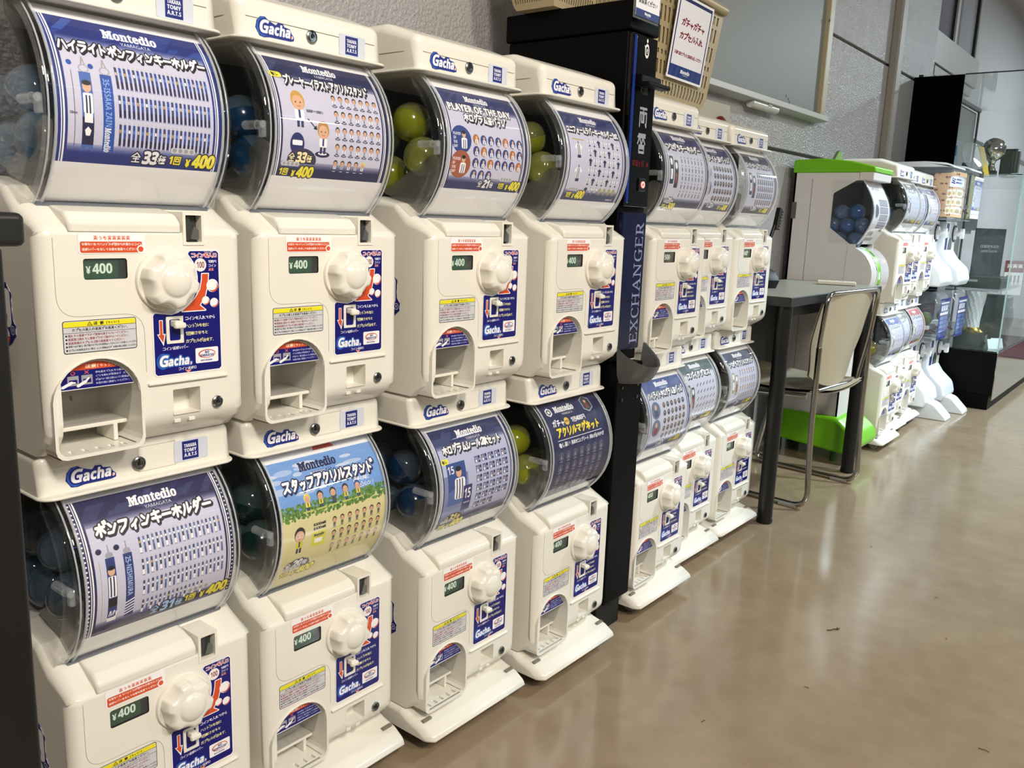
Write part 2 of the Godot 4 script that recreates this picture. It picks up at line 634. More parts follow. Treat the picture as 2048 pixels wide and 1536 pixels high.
const STROKES := {
	"ア": "11 91 83 54;53 55 47 29", "イ": "81 54 16;54 59", "ウ": "50 52;13 16;13 83 85 67 49", "エ": "22 82;52 58;18 98", "オ": "13 93;61 69 58;63 46 18", "カ": "13 83 77 69 58;51 44 19",
	"キ": "13 82;16 96;41 69", "ク": "41 25;32 82 66 39", "コ": "12 82 88 18", "シ": "21 33;14 26;18 58 83", "ス": "12 82 56 19;56 89", "セ": "14 84 66;31 38 59 89", "タ": "41 25;32 82 66 39;44 66",
	"チ": "71 22;15 95;52 56 29", "ツ": "13 24;42 53;82 76 49", "テ": "21 81;14 94;54 56 29", "ト": "31 39;34 76", "ナ": "14 94;51 55 29", "ニ": "23 83;18 98", "ネ": "41 52;13 83 17;56 59;65 87", "ノ": "81 65 19",
	"ハ": "32 18;62 98", "フ": "12 82 66 29", "ホ": "13 93;51 59;35 17;75 97", "マ": "12 92 56;35 68", "ミ": "21 83;24 76;17 89", "ム": "51 28 88;65 99", "メ": "81 55 19;34 78", "ヤ": "14 93 75;31 59", "ユ": "23 73 68;18 98",
	"ラ": "21 81;14 84 76 39", "リ": "21 26;81 85 49", "ル": "32 35 19;61 68 95", "レ": "31 38 93", "ロ": "22 82 88 28 22", "ン": "22 44;18 58 83", "ー": "15 95", "2": "23 41 71 83 74 18 98",
	"全": "50 04;50 94;24 84;26 86;19 99;54 59", "種": "41 22;14 44;31 39;34 17;34 46;52 92;54 94 96 56 54;72 79;55 95;58 98;49 99", "回": "11 91 99 19 11;33 73 76 36 33", "円": "11 91 99;11 19;15 95;51 55",
	"枚": "13 43;31 39;34 17;34 46;61 44;53 93;83 49;65 99", "両": "11 91;13 93 99 88;13 19;51 57;34 37 67 64", "替": "11 41;02 52;31 05;33 45;51 91;52 92;71 55;73 95;26 86 89 29 26;27 87", "入": "31 51 45 19;45 99", "れ": "31 39;13 33 18;34 63 68 98",
	"口": "22 82 88 28 22", "缶": "21 12;12 92;15 95;51 59;26 29 79 76", "を": "13 83;41 15 46 48;74 47 58 88", "て": "13 83 55 56 78", "か": "14 63 67 49;41 18;72 95", "ら": "41 62;23 26 65 87 49", "に": "21 29;53 83;56 68 88",
	"さ": "13 83;51 76;27 38 78", "せ": "14 94;71 75 66;31 38 88", "る": "22 72 25 64 86 78 57 58", "と": "31 44;83 35 37 58 88", "ま": "13 83;15 85;51 58 37 28 37 89", "す": "12 92;51 56 35 46 54 57 39", "ち": "13 83;41 26 65 87 49",
	"う": "41 62;24 64 86 49", "い": "22 27 38;72 86", "く": "71 25 79", "た": "13 63;41 19;54 94;57 68 98", "お": "13 63;41 48 27 46 76 87 68;72 94", "の": "51 38 17 14 42 72 85 69", "は": "11 19;43 93;71 79 48 99", "し": "31 37 59 86",
	"ん": "51 19 46 68 95", "つ": "13 73 86 49", "な": "13 53;31 16;72 94;75 78 57 68 98", "も": "31 37 59 86;13 73;16 76", "右": "13 93;41 17;35 85 89 39 35", "転": "12 52;51;31 39;14 54 57 17 14;15 55;62 92;55 95;74 58 98", "出": "51 58;23 25 85 83;16 19 89 86",
	"注": "11 22;04 15;08 26;61 72;33 93;36 86;28 98;63 68", "意": "51 52;12 92;34 33;74 73;04 94;25 85 87 27 25;26 86;18 29 69;98 99", "投": "13 43;31 38;16 46;51 54 45;51 81 84 95;46 86 59;57 99", "返": "12 13;24 28 99;51 91;51 46;54 84 57;54 87",
	"却": "13 53;31 35;05 55;35 18 58;61 91 97 86;61 69", "推": "12 42;31 38;15 45;61 54;53 59;53 93;55 95;57 97;59 99;73 79", "押": "12 42;31 38;15 45;51 91 96 56 51;54 94;71 79", "選": "11 12;24 28 99;41 81;43 83;45 85;66 68", "手": "81 22;14 94;16 96;51 58 49", "共": "13 93;31 36;71 76;06 96;37 19;67 99",
	"不": "11 91;51 59;54 17;65 97", "要": "11 91;23 83 85 25 23;43 45;63 65;17 97;47 69;76 29", "円2": "11 91", "日": "21 81 89 29 21;25 85", "品": "31 71 74 31;16 46 49 16;56 96 99 56", "開": "11 41 44 14;61 91 99;11 19;35 75;37 77;45 49;65 69", "。": "18 29", "「": "52 51 91", "!": "51 56;58 59",
}
const MARKED := {"ガ": "カ\"", "グ": "ク\"", "ジ": "シ\"", "ダ": "タ\"", "ド": "ト\"", "ブ": "フ\"", "ボ": "ホ\"", "バ": "ハ\"", "プ": "フo", "パ": "ハo", "が": "か\"", "だ": "た\"", "で": "て\"", "ず": "す\"", "デ": "テ\"", "ゼ": "セ\"", "ポ": "ホo"}
const SMALL := {"ィ": "イ", "ャ": "ヤ", "ッ": "ツ", "ォ": "オ", "ュ": "ユ", "ゅ": "う", "ェ": "エ", "ャ2": "ヤ"}


func c_new(w: float, h: float, k: float, bg: Color) -> void:
	cv = Image.create(int(w * k), int(h * k), false, Image.FORMAT_RGBA8)
	cv.fill(bg)
	ct = Transform2D(0, Vector2(k, k), 0, Vector2.ZERO)


func c_done(halve := true) -> ImageTexture:
	if halve:
		cv.shrink_x2()
	cv.convert(Image.FORMAT_RGB8)
	return ImageTexture.create_from_image(cv)


func pfill(pts: Array, col: Color) -> void:
	var q := PackedVector2Array()
	var y0 := 1e9
	var y1 := -1e9
	for p in pts:
		var t: Vector2 = ct * (p as Vector2)
		q.append(t)
		y0 = minf(y0, t.y)
		y1 = maxf(y1, t.y)
	var k := q.size()
	for y in range(maxi(0, int(floor(y0 + 0.5))), mini(cv.get_height() - 1, int(floor(y1 + 0.5))) + 1):
		var yc := y + 0.5
		var xs := []
		var a := q[k - 1]
		for i in k:
			var b := q[i]
			if (a.y <= yc) != (b.y <= yc):
				xs.append(a.x + (yc - a.y) / (b.y - a.y) * (b.x - a.x))
			a = b
		if xs.size() > 2:
			xs.sort()
		for i in range(0, xs.size() - 1, 2):
			var xa := int(round(minf(xs[i], xs[i + 1])))
			var xb := int(round(maxf(xs[i], xs[i + 1])))
			if xb > xa:
				cv.fill_rect(Rect2i(xa, y, xb - xa, 1), col)


func rect(x: float, y: float, w: float, h: float, col: Color) -> void:
	if is_zero_approx(ct.x.y) and is_zero_approx(ct.y.x):
		var a := ct * Vector2(x, y)
		var b := ct * Vector2(x + w, y + h)
		cv.fill_rect(Rect2i(int(round(a.x)), int(round(a.y)), maxi(1, int(round(b.x)) - int(round(a.x))), maxi(1, int(round(b.y)) - int(round(a.y)))), col)
	else:
		pfill([Vector2(x, y), Vector2(x + w, y), Vector2(x + w, y + h), Vector2(x, y + h)], col)


func seg(a: Vector2, b: Vector2, w: float, col: Color) -> void:
	var d := (b - a).normalized() if a.distance_to(b) > 0.001 else Vector2.RIGHT
	var o := []
	for i in 6:
		o.append(a + d.rotated(PI / 2 + PI * i / 5) * w / 2)
	for i in 6:
		o.append(b + d.rotated(-PI / 2 + PI * i / 5) * w / 2)
	pfill(o, col)


func disc(c: Vector2, rx: float, col: Color, ry := -1.0) -> void:
	pfill(oval(c, rx, rx if ry < 0 else ry, 20), col)


func rr(x: float, y: float, w: float, h: float, r: float, col: Color) -> void:
	pfill(rrect(Vector2(x, y), Vector2(x + w, y + h), r, 4), col)


func glyph_strokes(ch: String) -> Array:
	# strokes in a cell of 10 x 10; the third entry of a stroke list is the scale
	if glyph_cache.has(ch):
		return glyph_cache[ch]
	var out := []
	var base := ch
	var k := 1.0
	var off := Vector2.ZERO
	var mark := ""
	if MARKED.has(ch):
		base = MARKED[ch][0]
		mark = MARKED[ch][1]
	elif SMALL.has(ch):
		base = SMALL[ch]
		k = 0.72
		off = Vector2(1.2, 3.0)
	if STROKES.has(base):
		for s in (STROKES[base] as String).split(";"):
			var line := []
			for q in s.split(" "):
				line.append(Vector2(q[0].to_int() + 0.3, q[1].to_int()) * k + off)
			if line.size() == 1:
				line.append(line[0] + Vector2(0.3, 0.3))
			out.append(line)
		if mark == "\"":
			for l in out:
				for i in l.size():
					l[i] = Vector2(l[i].x * 0.92, l[i].y)
			out.append([Vector2(8.0, -0.2), Vector2(8.7, 1.4)])
			out.append([Vector2(9.6, -0.6), Vector2(10.3, 1.0)])
		elif mark == "o":
			var c := Vector2(9.2, 0.6)
			var l := []
			for i in 9:
				l.append(c + Vector2(1.0, 0).rotated(TAU * i / 8))
			out.append(l)
	else:
		# a character without strokes of its own here: a dense sign of about the same weight
		var rng := RandomNumberGenerator.new()
		rng.seed = ch.unicode_at(0)
		out.append([Vector2(1, 1.5), Vector2(9, 1.5)])
		out.append([Vector2(5, 0.5), Vector2(5, 9)])
		out.append([Vector2(2, 4), Vector2(8, 4), Vector2(8, 6.5), Vector2(2, 6.5), Vector2(2, 4)])
		out.append([Vector2(4, 6), Vector2(rng.randf_range(0.5, 2), 9)])
		out.append([Vector2(6, 6), Vector2(rng.randf_range(8, 9.5), 9)])
	glyph_cache[ch] = out
	return out


# text of strokes; layers is [[stroke width in cells, colour], ...] from the back to the front
func jt(s: String, x: float, y: float, size: float, layers: Array, adv := 1.0, sx := 1.0, skew := 0.0) -> void:
	var keep := ct
	for L in layers:
		var px := x
		for i in s.length():
			var ch := s[i]
			if ch != " ":
				ct = keep * Transform2D(Vector2(size * sx / 10.0, 0), Vector2(-skew * size / 10.0, size / 10.0), Vector2(px + skew * size * 0.5, y))
				if ch.unicode_at(0) < 128 and ch != "2" and ch != "!":
					latin_at(ch, L)
				else:
					for l in glyph_strokes(ch):
						for j in l.size() - 1:
							seg(l[j], l[j + 1], L[0] * 10.0, L[1])
			px += size * sx * adv * (0.62 if ch.unicode_at(0) < 128 else 1.0)
	ct = keep


func latin_at(ch: String, L: Array) -> void:
	# one latin letter in a 10 x 10 cell, its capital height 8.6
	var g := latin(ch, "Droid Sans", 700)
	var keep := ct
	ct = ct * Transform2D(Vector2(12.0, 0), Vector2(0, 12.0), Vector2(0.0, 9.0))
	draw_latin(g, maxf(0.0, (L[0] - 0.1) * 10.0 / 12.0), L[1])
	ct = keep


func latin(s: String, font: String, weight: int) -> Dictionary:
	# triangles and rim of a text of the fonts at hand; one unit is one em, the base line at y = 0, y down
	var key := "%s|%s|%d" % [s, font, weight]
	if glyph_cache.has(key):
		return glyph_cache[key]
	var f := SystemFont.new()
	f.font_names = PackedStringArray([font])
	f.font_weight = weight
	var base := 0.0
	if s != "H":
		base = latin("H", font, weight).low
	var t := TextMesh.new()
	t.font = f
	t.font_size = 64
	t.pixel_size = 1.0 / 64.0
	t.depth = 0.0
	t.curve_step = 3.0
	t.horizontal_alignment = HORIZONTAL_ALIGNMENT_LEFT
	t.text = s
	var a := t.get_mesh_arrays()
	var vs: PackedVector3Array = a[Mesh.ARRAY_VERTEX]
	var ix: PackedInt32Array = a[Mesh.ARRAY_INDEX] if a[Mesh.ARRAY_INDEX] != null else PackedInt32Array(range(vs.size()))
	var low := 1e9
	var tris := []
	var edges := {}
	var hi := 0.0
	for i in range(0, ix.size() - 2, 3):
		var p := []
		for j in 3:
			var q := vs[ix[i + j]]
			low = minf(low, q.y)
			hi = maxf(hi, q.x)
			p.append(Vector2(q.x, -(q.y - base)))
		tris.append(p)
		for j in 3:
			var e1: Vector2 = (p[j] as Vector2).snapped(Vector2(0.0005, 0.0005))
			var e2: Vector2 = (p[(j + 1) % 3] as Vector2).snapped(Vector2(0.0005, 0.0005))
			var kk := [e1, e2] if e1 < e2 else [e2, e1]
			edges[kk] = edges.get(kk, 0) + 1
	var rim := []
	for e in edges:
		if edges[e] == 1:
			rim.append(e)
	glyph_cache[key] = {"tris": tris, "rim": rim, "low": low, "width": hi}
	return glyph_cache[key]


func draw_latin(g: Dictionary, w: float, col: Color) -> void:
	for t in g.tris:
		pfill(t, col)
	if w > 0.0:
		for e in g.rim:
			seg(e[0], e[1], w, col)


# latin text of capital height h, left end of the base line at (x, y); layers is [[rim width as a part of h, colour], ...]
func lt(s: String, x: float, y: float, h: float, layers: Array, sx := 1.0, skew := 0.0, font := "Droid Sans", weight := 700, centre := false) -> float:
	var g := latin(s, font, weight)
	var keep := ct
	var k := h / 0.714
	var w: float = g.width * k * sx
	ct = keep * Transform2D(Vector2(k * sx, 0), Vector2(-skew * k, k), Vector2(x - (w / 2 if centre else 0.0), y))
	for L in layers:
		draw_latin(g, L[0] * 0.714, L[1])
	ct = keep
	return w


func team_logo(x: float, y: float, h: float, col: Color) -> void:
	# the lettering over each poster, centred on x: a heavy upright script, a smaller line under it
	lt("Montedio", x, y, h, [[0.10, col]], 0.78, 0.10, "Droid Serif", 700, true)
	seg(Vector2(x - h * 2.35, y - h * 0.62), Vector2(x - h * 1.55, y - h * 1.02), h * 0.16, col)
	lt("YAMAGATA", x + h * 0.35, y + h * 0.62, h * 0.36, [[0.0, col]], 1.15, 0.0, "Droid Sans", 400, true)


func gacha_logo(x: float, y: float, w: float, rim: Color, face: Color) -> void:
	# lettering in a box w wide and 0.42 w high, its upper left corner at (x, y)
	var h := w * 0.42
	var c := Vector2(x + w * 0.17, y + h * 0.52)
	for i in 22:
		var a := deg_to_rad(40 + i * 12.5)
		var b := deg_to_rad(40 + (i + 1) * 12.5)
		seg(c + Vector2(cos(a) * w * 0.155, -sin(a) * h * 0.46), c + Vector2(cos(b) * w * 0.155, -sin(b) * h * 0.46), w * 0.035, Color(0.16, 0.36, 0.72))
	lt("G", x + w * 0.05, y + h * 0.84, h * 0.66, [[0.34, rim], [0.06, face]], 0.98, 0.12)
	lt("acha.", x + w * 0.31, y + h * 0.84, h * 0.53, [[0.34, rim], [0.08, face]], 0.86, 0.12)
	disc(Vector2(x + w * 0.945, y + h * 0.79), w * 0.022, Color(0.85, 0.28, 0.12))


func maker_badge(x: float, y: float, w: float) -> void:
	rect(x, y, w, w * 1.06, Color(0.10, 0.13, 0.45))
	var wht := Color(0.95, 0.95, 0.97)
	for i in 3:
		var s: String = ["TAKARA", "TOMY", "A.R.T.S"][i]
		var g := latin(s, "Droid Sans", 700)
		var h: float = w * 0.19
		lt(s, x + w * 0.12, y + w * (0.36 + 0.27 * i), h, [[0.05, wht]], w * 0.76 / (g.width * h / 0.714))


# ------------------------------------------------------------------ pictures on the posters
func person_mini(x: float, y: float, h: float, hair: Color, shirt: Color, base: bool) -> void:
	# a small drawn figure with a large head, feet at y
	if base:
		disc(Vector2(x, y), h * 0.26, Color(0.10, 0.11, 0.30), h * 0.085)
		disc(Vector2(x, y - h * 0.02), h * 0.16, Color(0.95, 0.95, 0.97), h * 0.04)
	rect(x - h * 0.10, y - h * 0.22, h * 0.08, h * 0.2, Color(0.16, 0.18, 0.34))
	rect(x + h * 0.02, y - h * 0.22, h * 0.08, h * 0.2, Color(0.16, 0.18, 0.34))
	rr(x - h * 0.14, y - h * 0.46, h * 0.28, h * 0.26, h * 0.06, shirt)
	disc(Vector2(x, y - h * 0.68), h * 0.21, hair, h * 0.25)
	disc(Vector2(x, y - h * 0.62), h * 0.17, SKIN, h * 0.19)
	if h > 60:
		for s in [-1, 1]:
			disc(Vector2(x + s * h * 0.07, y - h * 0.63), h * 0.02, Color(0.2, 0.15, 0.12))
		seg(Vector2(x - h * 0.05, y - h * 0.53), Vector2(x + h * 0.05, y - h * 0.53), h * 0.018, Color(0.75, 0.35, 0.3))
		rect(x - h * 0.03, y - h * 0.44, h * 0.06, h * 0.2, Color(0.16, 0.22, 0.48))


func strap(x: float, y: float, w: float, h: float, top: Color, low: Color, spot: Color) -> void:
	# a hanging key strap: ring, band, notched end
	rect(x + w * 0.35, y - h * 0.12, w * 0.3, h * 0.12, Color(0.72, 0.72, 0.75))
	pfill([Vector2(x, y), Vector2(x + w, y), Vector2(x + w, y + h), Vector2(x + w * 0.5, y + h * 0.93), Vector2(x, y + h)], top)
	rect(x, y + h * 0.62, w, h * 0.3, low)
	rect(x + w * 0.1, y + h * 0.22, w * 0.8, h * 0.14, spot)


func backdrop(kind: int, rng: RandomNumberGenerator, y0: float, y1: float, deep: Color, pale: Color) -> void:
	rect(0, y0, 1000, y1 - y0, deep)
	for i in 16:
		var x := rng.randf_range(-100, 1000)
		var w := rng.randf_range(30, 130)
		var c := deep.lerp(Color(0.30, 0.45, 0.78) if kind == 0 else Color(0.36, 0.40, 0.56), rng.randf_range(0.1, 0.6))
		var ya := rng.randf_range(y0, y0 + 150)
		pfill([Vector2(x, ya), Vector2(x + w, ya), Vector2(x + w - 90, ya + rng.randf_range(60, 130)), Vector2(x - 90, ya + rng.randf_range(60, 130))], c)
	rect(0, 0, 1000, y0, Color(0.93, 0.93, 0.94))
	# the pale field that carries the pictures, its upper and lower edge dithered into the ground like the print's halftone
	var a := y0 + 190
	var b := y1 - 110
	rect(62, a, 876, b - a, pale)
	for i in 10:
		rect(62, a - 4 - i * 5, 876, 4, pale.lerp(deep, (i + 1) / 11.0))
		rect(62, b + i * 5, 876, 4.6, pale.lerp(deep, (i + 1) / 11.0))
	rect(0, y1, 1000, 1230 - y1, Color(0.93, 0.93, 0.94))
	for x in [26, 952]:
		rect(x, y0, 6, y1 - y0, Color(0.95, 0.95, 0.97))
		rect(x + 12, y0, 10, y1 - y0, Color(0.95, 0.95, 0.97))


func price_line(x: float, y: float, n: String, k := 1.0) -> void:
	var ye := Color(0.95, 0.90, 0.25)
	var dk := Color(0.14, 0.13, 0.22)
	rr(x, y - 112 * k, 160 * k, 34 * k, 14 * k, Color(0.80, 0.80, 0.83))
	for i in 4:
		disc(Vector2(x + (25 + i * 37) * k, y - 95 * k), 13 * k, Color(0.62, 0.62, 0.66))
	jt("1回", x - 4 * k, y - 62 * k, 56 * k, [[0.36, dk], [0.15, ye]], 1.0, 0.85, 0.1)
	lt("¥", x + 104 * k, y, 46 * k, [[0.42, dk], [0.10, ye]], 0.8, 0.1)
	lt(n, x + 148 * k, y, 78 * k, [[0.30, dk], [0.10, ye]], 0.82, 0.12)


func kinds_line(x: float, y: float, n: String, k := 1.0, face := Color(0.93, 0.93, 0.96)) -> void:
	var dk := Color(0.10, 0.10, 0.20)
	jt("全", x, y - 60 * k, 58 * k, [[0.36, dk], [0.12, face]], 1.0, 0.9, 0.1)
	lt(n, x + 62 * k, y, 70 * k, [[0.34, dk], [0.10, face]], 0.85, 0.12)
	jt("種", x + 150 * k, y - 60 * k, 58 * k, [[0.36, dk], [0.10, face]], 1.0, 0.9, 0.1)


func title(s: String, y: float, size: float, face: Color, rim: Color, drop: Color, wide := 880.0) -> void:
	var n := 0.0
	for ch in s:
		n += 0.62 if ch.unicode_at(0) < 128 else 1.0
	var sx := minf(1.1, wide / (n * size))
	var x := 500 - n * size * sx / 2
	jt(s, x + 5, y + 9, size, [[0.44, drop]], 1.0, sx, 0.08)
	jt(s, x, y, size, [[0.44, drop], [0.38, rim], [0.21, face]] if rim != drop else [[0.42, rim], [0.22, face]], 1.0, sx, 0.08)


func poster(i: int) -> ImageTexture:
	var near := i < 8
	c_new(1000, 1230, 1.5 if near else 0.9, Color(0.93, 0.93, 0.94))
	var rng := RandomNumberGenerator.new()
	rng.seed = 77 + i
	var W := Color(0.96, 0.96, 0.98)
	var K := Color(0.07, 0.07, 0.12)
	var navy := Color(0.09, 0.10, 0.28)
	var pale := Color(0.79, 0.79, 0.88)
	var blue := Color(0.13, 0.30, 0.66)
	var hairs := [Color(0.13, 0.10, 0.09), Color(0.20, 0.15, 0.12), Color(0.10, 0.09, 0.10), Color(0.30, 0.20, 0.13)]
	match i:
		0:
			backdrop(0, rng, 92, 945, Color(0.10, 0.17, 0.48), pale)
			team_logo(500, 205, 62, W)
			title("ハイライトボンフィンキーホルダー", 262, 74, W, K, K)
			for s in 2:
				var x := 140.0 + s * 115
				disc(Vector2(x - 42, 405 + s * 8), 15, blue)
				seg(Vector2(x + 32, 365), Vector2(x + 20, 420), 7, Color(0.6, 0.6, 0.62))
				seg(Vector2(x + 32, 365), Vector2(x + 46, 420), 7, Color(0.6, 0.6, 0.62))
				disc(Vector2(x + 32, 430), 30, Color(0.66, 0.66, 0.7), 24)
				disc(Vector2(x + 32, 430), 22, pale, 17)
				pfill([Vector2(x, 450), Vector2(x + 64, 450), Vector2(x + 64, 880), Vector2(x + 32, 850), Vector2(x, 880)], blue.lightened(0.15) if s == 0 else blue)
				if s == 0:
					rect(x, 690, 64, 150, navy)
					disc(Vector2(x + 34, 530), 24, SKIN, 30)
					disc(Vector2(x + 34, 508), 25, Color(0.12, 0.1, 0.1), 14)
					rr(x + 8, 562, 54, 110, 10, W)
					rect(x + 22, 575, 8, 95, navy)
					rect(x + 40, 575, 8, 95, navy)
					rect(x + 12, 670, 46, 50, W)
					pfill([Vector2(x + 32, 740), Vector2(x + 50, 760), Vector2(x + 42, 790), Vector2(x + 20, 790), Vector2(x + 14, 760)], W)
				else:
					var keep := ct
					ct = ct * Transform2D(PI / 2, Vector2(x + 14, 470))
					lt("35-ISSAKA ZAIN", 0, 0, 34, [[0.0, Color(0.55, 0.68, 0.92)]], 0.75)
					ct = ct * Transform2D(0, Vector2(265, 4))
					lt("Montedio", 0, 0, 34, [[0.06, W]], 0.6, 0.1, "Droid Serif")
					ct = keep
			seg(Vector2(100, 450), Vector2(100, 850), 3, K)
			lt("130mm", 72, 680, 14, [[0, K]], 0.6)
			for r in 3:
				for c in 22:
					strap(345 + c * 26.5, 395 + r * 158, 14, 128, Color(0.15, 0.28, 0.62) if c % 2 else Color(0.20, 0.24, 0.42), navy, Color(0.32, 0.48, 0.80) if c % 2 else ([Color(0.8, 0.75, 0.7), W, Color(0.75, 0.62, 0.35)][(c * 7 + r) % 3]))
			kinds_line(430, 925, "33", 1.05)
			price_line(665, 925, "400")
		1:
			backdrop(1, rng, 96, 940, Color(0.11, 0.13, 0.32), pale)
			team_logo(480, 190, 56, W)
			title("プレーヤーイラストアクリルスタンド", 246, 74, W, K, K, 730)
			rr(34, 232, 96, 44, 20, Color(0.93, 0.90, 0.30))
			jt("推し", 46, 238, 30, [[0.14, K]])
			person_mini(205, 610, 270, Color(0.78, 0.62, 0.30), W, false)
			person_mini(395, 770, 240, Color(0.72, 0.52, 0.28), W, true)
			seg(Vector2(270, 545), Vector2(330, 600), 8, K)
			pfill([Vector2(342, 612), Vector2(310, 606), Vector2(338, 580)], K)
			jt("組み立てて飾ろう", 262, 480, 22, [[0.12, K]], 0.8)
			disc(Vector2(180, 715), 58, Color(0.14, 0.16, 0.40), 74)
			rr(140, 690, 82, 34, 8, W)
			for r in 5:
				for c in (5 if r == 4 else 7):
					person_mini(520 + c * 63, 432 + r * 112, 88, hairs[(c * 3 + r) % 4] if not (r == 4 and c == 4) else Color(0.90, 0.85, 0.3), [W, Color(0.75, 0.78, 0.86)][(c + r) % 2], true)
			pfill(oval(Vector2(230, 820), 120, 80).filter(func(q): return q.y < 846), Color(0.20, 0.20, 0.34))
			kinds_line(120, 836, "33", 0.95, Color(0.97, 0.92, 0.70))
			price_line(70, 938, "400", 0.92)
		2:
			backdrop(1, rng, 120, 950, Color(0.16, 0.19, 0.40), pale)
			team_logo(470, 226, 54, W)
			lt("PLAYER OF THE DAY", 470, 325, 60, [[0.34, K], [0.10, W]], 0.98, 0, "Droid Sans", 700, true)
			title("ホログラム缶バッジ", 340, 72, W, K, K, 520)
			for s in 2:
				var c := Vector2(170, 560 + s * 190)
				disc(c, 118, [Color(0.16, 0.24, 0.52), Color(0.62, 0.34, 0.24)][s], 108)
				for t in 4:
					lt(["PLAYER", "OF", "THE", "DAY"][t], c.x - 92, c.y - 30 + t * 32, 22, [[0, W]], 0.8)
				disc(c + Vector2(32, -40), 22, SKIN, 26)
				disc(c + Vector2(32, -56), 22, K, 14)
				rr(c.x + 0, c.y - 14, 66, 84, 16, W)
				rect(c.x + 20, c.y, 8, 70, navy)
				rect(c.x + 42, c.y, 8, 70, navy)
			for r in 4:
				for c in (3 if r == 3 else 7):
					var q := Vector2(345 + c * 92, 545 + r * 92)
					var col: Color = Color(0.18, 0.24, 0.50) if (c * 5 + r * 3) % 4 != 0 else Color(0.66, 0.42, 0.26)
					disc(q, 38, col, 40)
					disc(q + Vector2(6, -12), 12, SKIN, 14)
					rr(q.x - 12, q.y + 0, 36, 34, 8, W)
					rect(q.x + 2, q.y + 4, 6, 28, navy)
			kinds_line(430, 925, "21", 0.95)
			price_line(690, 930, "400", 0.95)
		3:
			backdrop(1, rng, 140, 985, Color(0.17, 0.20, 0.40), pale)
			team_logo(480, 236, 52, W)
			title("ユニフォームラバーキーホルダー1st", 292, 70, W, K, K, 860)
			for s in 2:
				uniform(200, 520 + s * 210, 120, W, navy)
				seg(Vector2(200, 440 + s * 210), Vector2(200, 470 + s * 210), 5, K)
			rect(110, 420, 190, 12, Color(0.72, 0.68, 0.45))
			for r in 6:
				for c in 7:
					var gold := r == 5 and c > 2
					uniform(385 + c * 80, 440 + r * 88, 60, Color(0.70, 0.66, 0.38) if gold else [W, W, navy][(c + r) % 3], Color(0.60, 0.56, 0.30) if gold else navy)
			price_line(110, 965, "400", 0.95)
			lt("NUMBER 1-49", 790, 968, 16, [[0, W]], 0.8)
		4:
			backdrop(1, rng, 70, 985, Color(0.11, 0.11, 0.30), pale)
			rect(62, 985, 876, 2, navy)
			for k in 30:
				disc(Vector2(14, 90 + k * 30), 6, W)
				disc(Vector2(986, 90 + k * 30), 6, W)
			team_logo(520, 180, 62, W)
			title("ボンフィンキーホルダー", 240, 92, W, K, K, 780)
			for s in 2:
				var x := 130.0 + s * 110
				disc(Vector2(x - 30, 410), 18, navy)
				seg(Vector2(x + 28, 385), Vector2(x + 28, 430), 8, Color(0.6, 0.6, 0.62))
				disc(Vector2(x + 28, 445), 24, Color(0.62, 0.62, 0.68), 20)
				rect(x, 460, 56, 430, Color(0.16, 0.22, 0.46))
				if s == 0:
					disc(Vector2(x + 28, 545), 22, SKIN, 28)
					disc(Vector2(x + 28, 524), 23, K, 14)
					rr(x + 4, 575, 50, 140, 8, W)
					rect(x + 14, 580, 8, 130, navy)
					rect(x + 34, 580, 8, 130, navy)
					rect(x, 720, 56, 60, K)
					lt("My", x + 2, 850, 40, [[0, W]], 0.8, 0.2)
					rect(x, 860, 56, 30, W)
				else:
					var keep := ct
					ct = ct * Transform2D(PI / 2, Vector2(x + 12, 480))
					lt("25-NISHIMURA", 0, 0, 32, [[0.0, Color(0.70, 0.78, 0.92)]], 0.8)
					ct = keep
					for k in 5:
						pfill([Vector2(x, 780 + k * 22), Vector2(x + 56, 760 + k * 22), Vector2(x + 56, 770 + k * 22), Vector2(x, 790 + k * 22)], W)
			seg(Vector2(92, 470), Vector2(92, 880), 3, Color(0.7, 0.62, 0.2))
			for r in 4:
				for c in (15 if r == 3 else 20):
					strap(350 + c * 29, 385 + r * 140, 13, 108, Color(0.24, 0.26, 0.36) if c % 2 == 0 else Color(0.36, 0.44, 0.62), W if c % 2 == 0 else Color(0.3, 0.36, 0.56), Color(0.80, 0.66, 0.34) if (c * 7 + r * 5) % 19 == 0 else W)
			kinds_line(420, 962, "31", 1.1, Color(0.66, 0.80, 0.97))
			price_line(660, 960, "400", 1.05)
		5:
			rect(0, 0, 1000, 70, Color(0.90, 0.90, 0.92))
			pfill(oval(Vector2(560, 70), 100, 60), Color(0.78, 0.24, 0.16))
			rect(0, 70, 1000, 60, Color(0.93, 0.93, 0.94))
			rect(0, 105, 1000, 1125, Color(0.86, 0.83, 0.62))
			rect(0, 105, 1000, 400, Color(0.45, 0.62, 0.86))
			for k in 22:
				disc(Vector2(rng.randf_range(0, 1000), rng.randf_range(160, 380)), rng.randf_range(30, 110), Color(0.62, 0.73, 0.90).lerp(Color(0.80, 0.84, 0.92), rng.randf()), rng.randf_range(10, 26))
			for k in 500:
				disc(Vector2(rng.randf_range(0, 1000), rng.randf_range(455, 560)), rng.randf_range(6, 14), Color(0.24, 0.42, 0.16).lerp(Color(0.46, 0.60, 0.28), rng.randf()))
			team_logo(430, 215, 66, navy)
			title("スタッフアクリルスタンド", 258, 96, W, navy, navy, 860)
			jt("選手と共に", 700, 360, 40, [[0.12, W]], 0.8, 1.0, 0.2)
			jt("ゼンシン!", 740, 410, 40, [[0.12, W]], 0.8, 1.0, 0.2)
